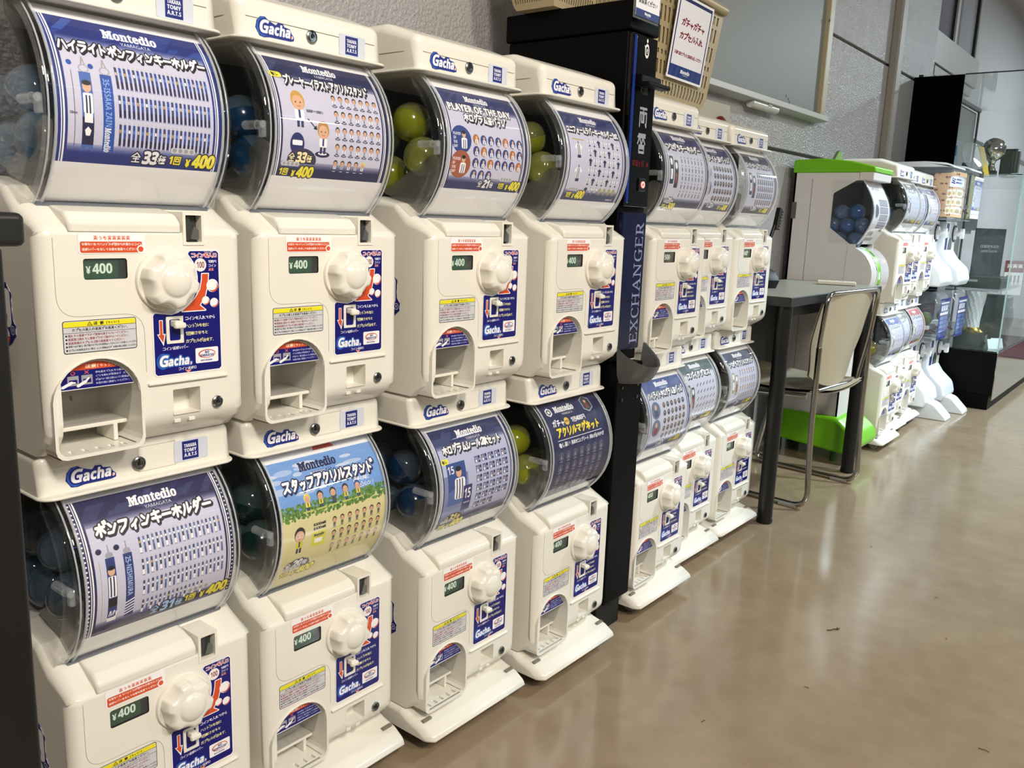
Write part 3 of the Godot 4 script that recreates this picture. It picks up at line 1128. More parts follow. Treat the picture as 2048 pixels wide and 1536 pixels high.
			for c in 5:
				person_mini(250 + c * 120, 515, 140, [Color(0.90, 0.82, 0.25), hairs[0], hairs[1], hairs[0], Color(0.16, 0.26, 0.52)][c], [Color(0.93, 0.86, 0.25), Color(0.85, 0.80, 0.25), Color(0.32, 0.34, 0.32), Color(0.85, 0.80, 0.25), Color(0.88, 0.82, 0.3)][c], false)
				rect(205 + c * 120, 512, 90, 12, Color(0.75, 0.78, 0.40))
			person_mini(160, 830, 230, hairs[0], Color(0.85, 0.80, 0.22), false)
			rect(270, 690, 130, 120, Color(0.85, 0.84, 0.30))
			team_logo(335, 725, 18, navy)
			rect(300, 745, 70, 36, W)
			jt("本体50mm角", 280, 620, 24, [[0.14, K]], 0.9)
			jt("台座30mm角", 280, 652, 24, [[0.14, K]], 0.9)
			for r in 3:
				for c in 7:
					person_mini(480 + c * 74, 700 + r * 110, 96, hairs[(c + r * 2) % 4] if r < 2 else Color(0.55, 0.53, 0.45), Color(0.42, 0.42, 0.28) if r < 2 else Color(0.62, 0.60, 0.48), false)
					rect(452 + c * 74, 698 + r * 110, 56, 8, Color(0.80, 0.78, 0.42))
			pfill(oval(Vector2(180, 960), 120, 76).filter(func(q): return q.y < 985), Color(0.35, 0.32, 0.24))
			kinds_line(70, 965, "20", 1.0)
			price_line(60, 1060, "400", 1.0)
		6:
			backdrop(1, rng, 85, 1000, Color(0.14, 0.17, 0.36), Color(0.72, 0.74, 0.86))
			rect(62, 500, 300, 400, Color(0.50, 0.53, 0.70))
			team_logo(520, 195, 64, W)
			title("ホログラムシール2枚セット", 245, 82, W, K, K, 760)
			rr(64, 352, 90, 48, 20, Color(0.93, 0.90, 0.30))
			jt("推し", 72, 360, 32, [[0.14, K]])
			rect(110, 400, 230, 370, Color(0.20, 0.30, 0.56))
			pfill([Vector2(110, 650), Vector2(340, 560), Vector2(340, 770), Vector2(110, 770)], Color(0.30, 0.42, 0.66))
			lt("15", 118, 490, 66, [[0.0, W]], 0.8)
			disc(Vector2(250, 490), 34, SKIN, 42)
			disc(Vector2(250, 458), 36, K, 22)
			rr(190, 535, 130, 190, 26, W)
			for k in 3:
				rect(212 + k * 34, 545, 12, 175, navy)
			rect(300, 620, 110, 240, Color(0.15, 0.18, 0.42))
			lt("15", 312, 740, 90, [[0.0, W]], 0.62)
			lt("FUJISHIMA", 316, 790, 16, [[0.0, W]], 0.7)
			for r in 6:
				for c in (6 if r == 5 else 5):
					if r == 5 and c > 2:
						continue
					rect(470 + c * 90, 395 + r * 84, 38, 60, Color(0.30, 0.36, 0.56))
					disc(Vector2(489 + c * 90, 415 + r * 84), 9, SKIN)
					rect(480 + c * 90, 427 + r * 84, 20, 24, W)
					rect(514 + c * 90, 395 + r * 84, 28, 60, Color(0.14, 0.17, 0.40))
					lt(str(10 + (c * 3 + r * 5) % 39), 517 + c * 90, 440 + r * 84, 20, [[0, W]], 0.7)
			pfill(oval(Vector2(230, 930), 120, 70).filter(func(q): return q.y < 945), Color(0.24, 0.22, 0.30))
			kinds_line(125, 945, "31", 1.0, Color(0.95, 0.90, 0.60))
			price_line(90, 1030, "400", 1.0)
			rect(0, 1040, 1000, 190, Color(0.93, 0.93, 0.94))
		7:
			rect(0, 60, 1000, 1170, Color(0.12, 0.13, 0.30))
			rect(0, 0, 1000, 60, Color(0.10, 0.11, 0.26))
			for k in 10:
				var x := k * 110.0
				pfill([Vector2(x, 60), Vector2(x + 50, 60), Vector2(x - 260, 1060), Vector2(x - 310, 1060)], Color(0.15, 0.17, 0.36))
			pfill([Vector2(95, 120), Vector2(140, 95), Vector2(185, 120), Vector2(185, 170), Vector2(140, 195), Vector2(95, 170)], W)
			pfill([Vector2(110, 128), Vector2(140, 112), Vector2(170, 128), Vector2(170, 160), Vector2(140, 180), Vector2(110, 160)], navy)
			disc(Vector2(140, 145), 18, W)
			team_logo(390, 165, 62, W)
			pfill([Vector2(700, 90), Vector2(780, 50), Vector2(860, 90), Vector2(860, 200), Vector2(780, 240), Vector2(700, 200)], Color(0.62, 0.66, 0.76))
			pfill([Vector2(712, 98), Vector2(780, 64), Vector2(848, 98), Vector2(848, 192), Vector2(780, 226), Vector2(712, 192)], Color(0.26, 0.24, 0.26))
			disc(Vector2(780, 120), 18, SKIN)
			rr(752, 140, 60, 60, 10, Color(0.45, 0.28, 0.24))
			jt("ガチャ", 110, 240, 66, [[0.17, W]])
			disc(Vector2(345, 272), 40, Color(0.90, 0.76, 0.28))
			lt("NEW", 345, 282, 18, [[0.0, K]], 1, 0, "Droid Sans", 700, true)
			jt("1回400円", 420, 246, 54, [[0.14, W]])
			title("アクリルマグネット", 325, 92, Color(0.96, 0.86, 0.20), navy, navy, 740)
			rect(120, 440, 760, 6, W)
			jt("推し狙い!", 120, 465, 50, [[0.15, W]], 0.95)
			jt("目指せコンプリート!どれが出るかな?", 330, 468, 44, [[0.15, W]], 0.9, 0.85)
			for r in 4:
				for c in 7:
					var q := Vector2(150 + c * 116, 600 + r * 118)
					pfill([q + Vector2(-34, -26), q + Vector2(0, -44), q + Vector2(34, -26), q + Vector2(34, 26), q + Vector2(0, 44), q + Vector2(-34, 26)], Color(0.40, 0.43, 0.55))
					pfill([q + Vector2(-28, -22), q + Vector2(0, -36), q + Vector2(28, -22), q + Vector2(28, 22), q + Vector2(0, 36), q + Vector2(-28, 22)], Color(0.22, 0.22, 0.34))
					disc(q + Vector2(0, -10), 10, Color(0.55, 0.45, 0.40))
					rr(q.x - 15, q.y + 2, 30, 24, 6, Color(0.50, 0.52, 0.60))
					rect(q.x - 26, q.y + 50, 52, 5, Color(0.7, 0.72, 0.8))
			rect(0, 1060, 1000, 170, Color(0.90, 0.90, 0.92))
		_:
			small_poster(i, rng)
	return c_done(true)


func uniform(x: float, y: float, h: float, c: Color, c2: Color) -> void:
	rr(x - h * 0.06, y - h * 0.62, h * 0.12, h * 0.2, h * 0.03, Color(0.4, 0.4, 0.45))
	pfill([Vector2(x - h * 0.22, y - h * 0.45), Vector2(x + h * 0.22, y - h * 0.45), Vector2(x + h * 0.5, y - h * 0.2), Vector2(x + h * 0.36, y - h * 0.05), Vector2(x + h * 0.25, y - h * 0.14), Vector2(x + h * 0.25, y + h * 0.35), Vector2(x - h * 0.25, y + h * 0.35), Vector2(x - h * 0.25, y - h * 0.14), Vector2(x - h * 0.36, y - h * 0.05), Vector2(x - h * 0.5, y - h * 0.2)], c)
	for k in 3:
		rect(x + h * (-0.17 + k * 0.13), y - h * 0.4, h * 0.06, h * 0.75, c2)
	rect(x - h * 0.22, y + h * 0.38, h * 0.44, h * 0.22, c2)


func small_poster(i: int, rng: RandomNumberGenerator) -> void:
	var W := Color(0.96, 0.96, 0.98)
	var K := Color(0.07, 0.07, 0.12)
	var navy := Color(0.12, 0.14, 0.34)
	var pale := Color(0.78, 0.79, 0.87)
	var spec: Array = {
		8: ["つながるキーホルダー", 7, 5, "strap", "31", "500", navy], 9: ["ハイライト缶バッジ", 7, 5, "disc", "22", "400", navy], 10: ["ロッカーネームアクリルスタンド", 8, 5, "card", "31", "400", Color(0.20, 0.21, 0.30)],
		11: ["ハイライトホログラム缶バッジ", 6, 5, "disc", "22", "400", Color(0.13, 0.22, 0.52)], 12: ["スパイクグミス", 6, 5, "slant", "24", "400", Color(0.16, 0.26, 0.22)], 13: ["つながるアクリルスタンド", 7, 4, "people", "20", "400", Color(0.30, 0.32, 0.38)],
		14: ["キーホルダー", 5, 5, "strap", "18", "400", Color(0.42, 0.40, 0.34)], 15: ["アクリルスタンド", 6, 5, "people", "20", "400", Color(0.20, 0.30, 0.58)], 16: ["ミニカード", 5, 5, "card", "20", "400", Color(0.20, 0.28, 0.50)],
		17: ["ラバーストラップ", 5, 4, "people", "16", "400", Color(0.70, 0.20, 0.20)],
	}[i]
	backdrop(1, rng, 110, 985, spec[6], pale)
	team_logo(480, 205, 58, W)
	title(spec[0], 258, 84, W, K, K, 820)
	var cols: int = spec[1]
	var rows: int = spec[2]
	if spec[3] == "disc":
		for s in 2:
			disc(Vector2(180, 480 + s * 210), 100, Color(0.40, 0.46, 0.58), 104)
			disc(Vector2(180, 445 + s * 210), 26, SKIN, 30)
			rr(138, 480 + s * 210, 84, 80, 20, [Color(0.30, 0.34, 0.46), Color(0.55, 0.16, 0.22)][s])
	else:
		for s in 2:
			rr(90 + s * 105, 420 + s * 40, 84, 300, 14, Color(0.20, 0.20, 0.26) if spec[3] != "people" else Color(0.62, 0.60, 0.52))
			disc(Vector2(132 + s * 105, 480 + s * 40), 26, W, 40)
			rr(108 + s * 105, 560 + s * 40, 48, 110, 8, [W, Color(0.55, 0.30, 0.25)][s])
	for r in rows:
		for c in cols:
			var x := 345 + c * (560.0 / cols)
			var y := 440 + r * (470.0 / rows)
			match spec[3]:
				"disc":
					disc(Vector2(x + 30, y), 31, Color(0.26, 0.30, 0.38) if (r + c) % 3 else Color(0.42, 0.36, 0.34), 34)
					disc(Vector2(x + 30, y - 8), 10, SKIN)
				"strap":
					strap(x + 18, y - 30, 16, 74, Color(0.30, 0.30, 0.36), Color(0.16, 0.16, 0.22), W)
				"card":
					rr(x + 8, y - 36, 38, 72, 4, Color(0.32, 0.34, 0.42))
					rect(x + 14, y - 28, 26, 26, Color(0.60, 0.52, 0.48))
				"slant":
					pfill([Vector2(x + 4, y + 18), Vector2(x + 56, y - 24), Vector2(x + 62, y - 10), Vector2(x + 20, y + 26)], Color(0.26, 0.30, 0.42))
				"people":
					person_mini(x + 30, y + 40, 82, Color(0.2, 0.16, 0.14), Color(0.55, 0.56, 0.62), false)
	kinds_line(300 if i != 8 else 110, 940, spec[4], 0.95)
	price_line(620 if i != 8 else 100, 965 if i != 8 else 1010, spec[5], 0.95)


func build_textures() -> void:
	var W := Color(0.95, 0.95, 0.96)
	var navy := Color(0.06, 0.065, 0.43)
	var red := Color(0.82, 0.32, 0.17)
	var K := Color(0.08, 0.08, 0.09)
	for i in 18:
		tex["poster%d" % i] = poster(i)
	# instruction label: 103 x 170 mm, 10 units to the millimetre
	c_new(1030, 1700, 1.0, navy)
	pfill([Vector2(0, 0), Vector2(1030, 0), Vector2(1030, 1700), Vector2(0, 1700)], W)
	var lab := instruction_outline()
	var inner := []
	for q in Geometry2D.offset_polygon(PackedVector2Array(lab), -0.0016)[0]:
		inner.append(Vector2((q.x + 0.001) * 10000, (0.3365 - q.y) * 10000))
	pfill(inner, navy)
	jt("コイン投入口", 600, 40, 68, [[0.30, W], [0.13, Color(0.78, 0.22, 0.20)]], 0.95)
	jt("とうにゅうぐち", 790, 14, 22, [[0.14, W]], 0.95)
	disc(Vector2(735, 205), 92, W)
	disc(Vector2(735, 205), 80, Color(0.93, 0.80, 0.76))
	disc(Vector2(735, 205), 72, W)
	lt("100", 735, 248, 84, [[0.0, Color(0.5, 0.16, 0.12)]], 0.62, 0, "Droid Sans", 700, true)
	jt("100円", 855, 140, 44, [[0.13, W]], 1.0)
	jt("コイン", 855, 195, 44, [[0.13, W]], 0.95)
	jt("専用", 855, 250, 44, [[0.13, Color(0.95, 0.60, 0.50)]], 0.95)
	var arr := [Vector2(755, 330), Vector2(850, 330), Vector2(838, 470), Vector2(790, 640), Vector2(705, 760), Vector2(790, 830), Vector2(440, 830), Vector2(560, 735), Vector2(640, 660), Vector2(720, 540), Vector2(748, 420)]
	var arr2 := []
	for q in Geometry2D.offset_polygon(PackedVector2Array(arr), 14.0)[0]:
		arr2.append(q)
	pfill(arr2, W)
	pfill(arr, red)
	for b in [[910, 495, 92], [800, 700, 60], [930, 735, 66]]:
		disc(Vector2(b[0], b[1]), b[2], W)
		disc(Vector2(b[0] + b[2] * 0.10, b[1] + b[2] * 0.12), b[2] * 0.84, red)
		disc(Vector2(b[0] - b[2] * 0.06, b[1] - b[2] * 0.10), b[2] * 0.84, W)
	for i in 4:
		jt(["コインを入れてから", "ハンドルを右に", "1回転させると", "カプセルが出ます。"][i], 475, 905 + i * 105, 56, [[0.13, Color(0.93, 0.92, 0.62) if i > 0 else W]], 0.92)
	pfill([Vector2(95, 930), Vector2(150, 930), Vector2(150, 1120), Vector2(185, 1120), Vector2(150, 1285), Vector2(60, 1120), Vector2(95, 1120)], W)
	pfill([Vector2(105, 940), Vector2(140, 940), Vector2(140, 1132), Vector2(166, 1132), Vector2(146, 1240), Vector2(76, 1132), Vector2(105, 1132)], red)
	jt("コイン返却レバー", 130, 1302, 50, [[0.13, W]], 0.95)
	gacha_logo(40, 1385, 520, Color(0.20, 0.40, 0.75), W)
	lt("G", 66, 1570, 145, [[0.06, W]], 0.98, 0.12)
	rr(615, 1360, 355, 215, 20, W)
	disc(Vector2(792, 1450), 135, Color(0.78, 0.35, 0.30), 62)
	disc(Vector2(797, 1452), 118, W, 50)
	lt("NO", 792, 1445, 34, [[0.05, navy]], 1, 0.1, "Droid Sans", 700, true)
	lt("KARAUCHI", 792, 1488, 34, [[0.05, navy]], 0.9, 0.1, "Droid Sans", 700, true)
	jt("空打ち防止機能", 690, 1528, 26, [[0.12, navy]], 1.0)
	jt("コイン返却口", 350, 1600, 46, [[0.13, W]], 1.0)
	pfill([Vector2(450, 1650), Vector2(550, 1650), Vector2(500, 1690)], Color(0.95, 0.60, 0.50))
	tex["instruction"] = c_done(true)
	# caution label
	c_new(940, 410, 1.0, Color(0.80, 0.81, 0.83))
	rect(0, 0, 940, 410, K)
	rr(8, 8, 924, 394, 26, Color(0.80, 0.81, 0.83))
	rect(14, 16, 912, 64, Color(0.92, 0.88, 0.16))
	rect(8, 80, 924, 5, K)
	rect(8, 152, 924, 5, K)
	pfill([Vector2(300, 70), Vector2(335, 18), Vector2(370, 70)], K)
	pfill([Vector2(312, 63), Vector2(335, 29), Vector2(358, 63)], Color(0.92, 0.88, 0.16))
	rect(332, 42, 6, 14, K)
	jt("注 意", 385, 22, 48, [[0.14, K]])
	jt("(ちゅうい)", 545, 30, 34, [[0.12, K]])
	jt("カプセル購入の際必ずお読みください。", 110, 96, 42, [[0.13, K]], 0.98)
	for i in 5:
		var s: String = ["●倒れると危険ですので本機を揺すらないでください。", "●透明部は割れると危険ですので叩かないでください。", "●使用済みのカプセルはゴミ箱へ捨ててください。", "●続けて出す時は 必ず前のカプセルを取り出してからコインを投入してください。", "●カプセルを取り出せない時は ムリに取り出さず お店の人に連絡してください。"][i]
		var col: Color = Color(0.50, 0.16, 0.22) if i < 3 else K
		var sz := 36.0 if i < 3 else 27.0
		disc(Vector2(40, 188 + i * 45), 12, K)
		jt(s.substr(1), 58, 170 + i * 46, sz, [[0.12, col]], 0.93)
	tex["caution"] = c_done(true)
	# notice over the price
	c_new(860, 260, 1.2, W)
	jt("空うち防止機能付", 190, 36, 56, [[0.13, red]], 1.06)
	rr(22, 108, 800, 140, 22, red)
	jt("お金をいれてハンドルが回せなかったらコイン", 40, 122, 38, [[0.13, W]], 0.98)
	jt("返却レバーをおしてお金を取ってください。", 40, 186, 38, [[0.13, W]], 0.98)
	disc(Vector2(800, 205), 52, W)
	disc(Vector2(800, 205), 36, red)
	tex["notice"] = c_done(true)
	# label on the outlet flap
	c_new(1000, 420, 0.8, navy)
	rect(0, 0, 1000, 130, red)
	jt("注意", 380, 44, 70, [[0.13, Color(0.95, 0.90, 0.80)]])
	jt("(ちゅうい)", 530, 56, 52, [[0.12, Color(0.93, 0.88, 0.78)]], 0.95)
	for s in 2:
		rect(150 + s * 175, 210, 140, 150, Color(0.62, 0.62, 0.64))
		rect(170 + s * 175, 270, 100, 60, navy)
		seg(Vector2(90 + s * 190, 370), Vector2(200 + s * 175, 310), 44, W)
		seg(Vector2(200 + s * 175, 310), Vector2(240 + s * 175, 315 - s * 50), 26, W)
	disc(Vector2(220, 168), 30, Color(0.85, 0.35, 0.35))
	disc(Vector2(220, 168), 18, navy)
	seg(Vector2(370, 146), Vector2(415, 190), 12, Color(0.85, 0.35, 0.35))
	seg(Vector2(415, 146), Vector2(370, 190), 12, Color(0.85, 0.35, 0.35))
	for i in 4:
		jt(["手を奥まで入れると抜けな", "くなる恐れがあります カプセル", "が出ない時は、ムリに取り出さず", "お店の人に連絡してください。"][i], 500, 165 + i * 58, 38, [[0.13, Color(0.78, 0.80, 0.90)]], 0.9)
	tex["outlet"] = c_done(true)
	# logo label and badge
	c_new(700, 300, 1.0, Color(0.10, 0.16, 0.50))
	gacha_logo(20, 3, 660, Color(0.10, 0.16, 0.50), Color(0.95, 0.95, 0.97))
	tex["logo"] = c_done(true)
	c_new(560, 330, 0.8, Color(0.80, 0.83, 0.88))
	maker_badge(130, 24, 270)
	tex["badge"] = c_done(true)
	# the logo on the side wall, reading upwards
	c_new(400, 560, 0.8, navy)
	rr(70, 60, 250, 330, 60, W)
	rr(120, 110, 110, 110, 30, navy)
	rect(0, 150, 90, 60, navy)
	rr(150, 270, 90, 70, 20, navy)
	disc(Vector2(190, 470), 76, W)
	pfill(oval(Vector2(190, 470), 76, 76).filter(func(q): return q.y > 468), red)
	disc(Vector2(330, 410), 40, W)
	disc(Vector2(330, 410), 32, navy)
	lt("R", 330, 426, 32, [[0, W]], 1, 0, "Droid Sans", 700, true)
	tex["side_logo"] = c_done(true)
	# price cards
	for pr in ["400", "500"]:
		c_new(560, 260, 0.8, Color(0.05, 0.26, 0.15) if pr == "400" else Color(0.26, 0.12, 0.11))
		var g := Color(0.86, 0.93, 0.88)
		rect(0, 0, 560, 12, Color(0.12, 0.12, 0.12))
		lt("¥", 56, 190, 90, [[0.04, g]], 0.85)
		lt(pr, 136, 190, 122, [[0.04, g]], 0.92)
		rect(466, 0, 94, 260, Color(0.06, 0.06, 0.06))
		tex["price" + pr] = c_done(true)
	# sign on the basket
	c_new(600, 760, 1.0, Color(0.93, 0.93, 0.95))
	rect(22, 22, 556, 716, Color(0.11, 0.14, 0.36))
	rect(38, 52, 524, 600, Color(0.91, 0.91, 0.94))
	rect(22, 630, 556, 108, Color(0.10, 0.18, 0.44))
	for k in 6:
		pfill([Vector2(60 + k * 90, 632), Vector2(100 + k * 90, 632), Vector2(80 + k * 90, 738), Vector2(40 + k * 90, 738)], Color(0.13, 0.23, 0.50))
	var wine := Color(0.48, 0.06, 0.09)
	jt("ガチャガチャ", 105, 200, 70, [[0.17, wine]], 0.94)
	jt("カプセル入れ", 105, 320, 70, [[0.17, wine]], 0.94)
	jt("不要な空カプセルは店へお返しください。", 62, 500, 36, [[0.14, wine]], 0.72)
	team_logo(290, 690, 30, W)
	tex["basket_sign"] = c_done(false)
	c_new(400, 300, 1.0, Color(0.92, 0.92, 0.94))
	rect(0, 0, 400, 14, Color(0.11, 0.14, 0.36))
	jt("両替機です", 40, 60, 60, [[0.15, K]], 1.0)
	jt("ご利用ください", 40, 150, 46, [[0.15, K]], 1.0)
	rect(0, 240, 400, 60, Color(0.10, 0.18, 0.44))
	team_logo(200, 275, 20, W)
	tex["top_sign"] = c_done(false)
	# changer front, read from the photograph: dark top field, mirror strip, blue lower field
	c_new(460, 1300, 1.0, Color(0.012, 0.014, 0.022))
	var grey := Color(0.62, 0.63, 0.66)
	disc(Vector2(250, 30), 16, W)
	pfill(oval(Vector2(250, 105), 44, 54), W)
	pfill([Vector2(196, 66), Vector2(240, 70), Vector2(214, 104)], W)
	disc(Vector2(250, 105), 28, K, 34)
	lt("e", 250, 122, 44, [[0, W]], 1, 0, "Droid Sans", 700, true)
	pfill([Vector2(190, 350), Vector2(240, 318), Vector2(290, 350)], grey)
	lt("¥1,000", 240, 430, 52, [[0, grey]], 0.7, 0, "Droid Sans", 400, true)
	jt("両", 165, 520, 170, [[0.12, grey]])
	jt("替", 165, 720, 170, [[0.12, grey]])
	lt("¥100 x 10", 210, 985, 48, [[0, Color(0.55, 0.10, 0.08)]], 0.8, 0, "Droid Sans", 400, true)
	jt("枚", 380, 942, 44, [[0.12, Color(0.55, 0.10, 0.08)]])
	tex["changer_top"] = c_done(false)
	c_new(460, 1300, 1.0, Color(0.06, 0.08, 0.22))
	rect(0, 0, 460, 6, K)
	ct = Transform2D(-PI / 2, Vector2(0, 0)).translated(Vector2(420, 1270))
	lt("EXCHANGER", 0, 0, 150, [[0.0, Color(0.55, 0.58, 0.72)]], 0.92, 0, "Droid Serif", 400)
	tex["changer_low"] = c_done(false)
	# green machine: paper behind the clear front, band round the outlet
	c_new(400, 640, 0.8, Color(0.86, 0.86, 0.88))
	lt("CAPSULE", 60, 90, 40, [[0, Color(0.25, 0.25, 0.3)]], 0.9)
	for r in 4:
		rect(150, 180 + r * 76, 210, 66, Color(0.42, 0.43, 0.50))
		for c in 4:
			rect(158 + c * 50, 188 + r * 76, 40, 50, Color(0.60, 0.60, 0.66))
	disc(Vector2(80, 300), 44, Color(0.20, 0.22, 0.30), 70)
	jt("全8種", 40, 500, 50, [[0.14, Color(0.2, 0.2, 0.24)]])
	pfill([Vector2(270, 500), Vector2(320, 440), Vector2(360, 510)], Color(0.25, 0.25, 0.3))
	rect(60, 570, 200, 30, Color(0.5, 0.5, 0.55))
	tex["green_paper"] = c_done(true)
	c_new(300, 800, 0.8, Color(0.42, 0.70, 0.16))
	rect(0, 0, 40, 800, Color(0.90, 0.92, 0.90))
	for k in 7:
		pfill([Vector2(100, 40 + k * 110), Vector2(220, 20 + k * 110), Vector2(240, 90 + k * 110), Vector2(120, 100 + k * 110)], [Color(0.93, 0.95, 0.92), Color(0.22, 0.30, 0.12), Color(0.55, 0.80, 0.28)][k % 3])
	tex["green_band"] = c_done(true)
	# papers of the slim machines
	c_new(400, 640, 0.8, Color(0.80, 0.66, 0.52))
	for k in 40:
		disc(Vector2((k * 97) % 400, (k * 61) % 640), 14, Color(0.48, 0.32, 0.24))
	rr(150, 60, 230, 150, 30, Color(0.90, 0.92, 0.97))
	jt("ミニ", 170, 80, 90, [[0.2, Color(0.16, 0.22, 0.50)]])
	for r in 3:
		for c in 3:
			rr(120 + c * 90, 240 + r * 125, 80, 110, 20, Color(0.90, 0.90, 0.86))
			disc(Vector2(160 + c * 90, 300 + r * 125), 28, Color(0.78, 0.68, 0.45))
	tex["slim_a"] = c_done(true)
	c_new(400, 640, 0.8, Color(0.10, 0.14, 0.40))
	rect(40, 60, 330, 18, W)
	jt("新登場", 60, 110, 90, [[0.16, W]])
	rect(40, 215, 330, 40, W)
	for r in 5:
		rect(60, 280 + r * 66, 140, 50, Color(0.40, 0.52, 0.80))
		rect(220, 280 + r * 66, 140, 50, Color(0.30, 0.40, 0.66))
	tex["slim_b"] = c_done(true)
	c_new(500, 700, 0.8, Color(0.045, 0.055, 0.11))
	lt("CERTIFICATE", 250, 280, 36, [[0, Color(0.75, 0.76, 0.80)]], 1.0, 0, "Droid Serif", 400, true)
	lt("OF", 250, 315, 16, [[0, Color(0.75, 0.76, 0.80)]], 1.0, 0, "Droid Serif", 400, true)
	lt("APPRECIATION", 250, 350, 28, [[0, Color(0.75, 0.76, 0.80)]], 1.0, 0, "Droid Serif", 400, true)
	tex["certificate"] = c_done(true)
	c_new(300, 700, 0.6, Color(0.86, 0.86, 0.86))
	rect(0, 0, 300, 240, Color(0.45, 0.10, 0.14))
	jt("消火器", 30, 70, 84, [[0.14, W]])
	for k in 4:
		rect(40 + k * 60, 300, 30, 200, Color(0.55, 0.5, 0.5))
	tex["fire_sign"] = c_done(true)


func instruction_outline() -> Array:
	# x, y on the front of a storey; the left upper part gives way to the knob
	var o := [Vector2(-0.001, 0.1705), Vector2(0.003, 0.1665), Vector2(0.098, 0.1665), Vector2(0.102, 0.1705), Vector2(0.102, 0.3325), Vector2(0.098, 0.3365), Vector2(0.057, 0.3365), Vector2(0.053, 0.333), Vector2(0.0535, 0.328)]
	for i in 11:
		var a := deg_to_rad(42 - i * 12.4)
		o.append(Vector2(0.020, 0.297) + Vector2(cos(a), sin(a)) * 0.0465)
	o.append_array([Vector2(0.003, 0.2545), Vector2(-0.001, 0.2505)])
	return o

# ------------------------------------------------------------------ capsule machines of two storeys
const BH := 0.141              # half width of a body
const FRONT := [[0.0725, -0.045], [0.083, -0.027], [0.093, -0.012], [0.105, -0.003], [0.1185, 0.0], [0.3545, 0.0], [0.3605, -0.002], [0.3655, -0.008], [0.3905, -0.052]]


func front_z(y: float) -> float:
	for i in FRONT.size() - 1:
		if y <= FRONT[i + 1][0]:
			return lerpf(FRONT[i][1], FRONT[i + 1][1], clampf((y - FRONT[i][0]) / (FRONT[i + 1][0] - FRONT[i][0]), 0, 1))
	return FRONT[-1][1]


func front_at(q: Vector2, ymid: float) -> Array:
	# point and normal on the bent front; ymid tells the band
	var z := front_z(clampf(q.y, FRONT[0][0], FRONT[-1][0]))
	var nn := Vector3.ZERO
	var k := 0
	for i in FRONT.size() - 1:
		if ymid > FRONT[i][0] and ymid <= FRONT[i + 1][0]:
			k = i
	var here := band_normal(k)
	nn = here
	# smooth over the two round bends
	if absf(q.y - FRONT[k][0]) < 1e-6 and k > 0 and k != 7:
		nn = (here + band_normal(k - 1)).normalized() if k != 5 and k != 4 else here
	if absf(q.y - FRONT[k + 1][0]) < 1e-6 and k + 1 < FRONT.size() - 1:
		nn = (here + band_normal(k + 1)).normalized() if k + 1 != 4 and k + 1 != 5 else Vector3(0, 0, 1)
	if k == 4:
		nn = Vector3(0, 0, 1)
	if k == 5 and absf(q.y - FRONT[5][0]) < 1e-6:
		nn = Vector3(0, 0, 1)
	return [Vector3(q.x, q.y, z), nn]


func band_normal(k: int) -> Vector3:
	var d := Vector2(FRONT[k + 1][1] - FRONT[k][1], FRONT[k + 1][0] - FRONT[k][0])   # (dz, dy)
	return Vector3(0, -d.x, d.y).normalized()


func arch(lo: Vector2, hi: Vector2, r: float, seg := 9) -> Array:
	# a doorway: round top, lower corners rounded with r
	var o := []
	var w := (hi.x - lo.x) / 2
	var c := Vector2((lo.x + hi.x) / 2, hi.y - w * 0.94)
	for i in 4:
		var a := PI + PI / 2 * i / 3
		o.append(lo + Vector2(r, r) + Vector2(cos(a), sin(a)) * r)
	for i in 4:
		var a := -PI / 2 + PI / 2 * i / 3
		o.append(Vector2(hi.x - r, lo.y + r) + Vector2(cos(a), sin(a)) * r)
	for i in seg + 1:
		var a := PI * i / seg
		o.append(c + Vector2(cos(a) * w, sin(a) * w * 0.94))
	return o


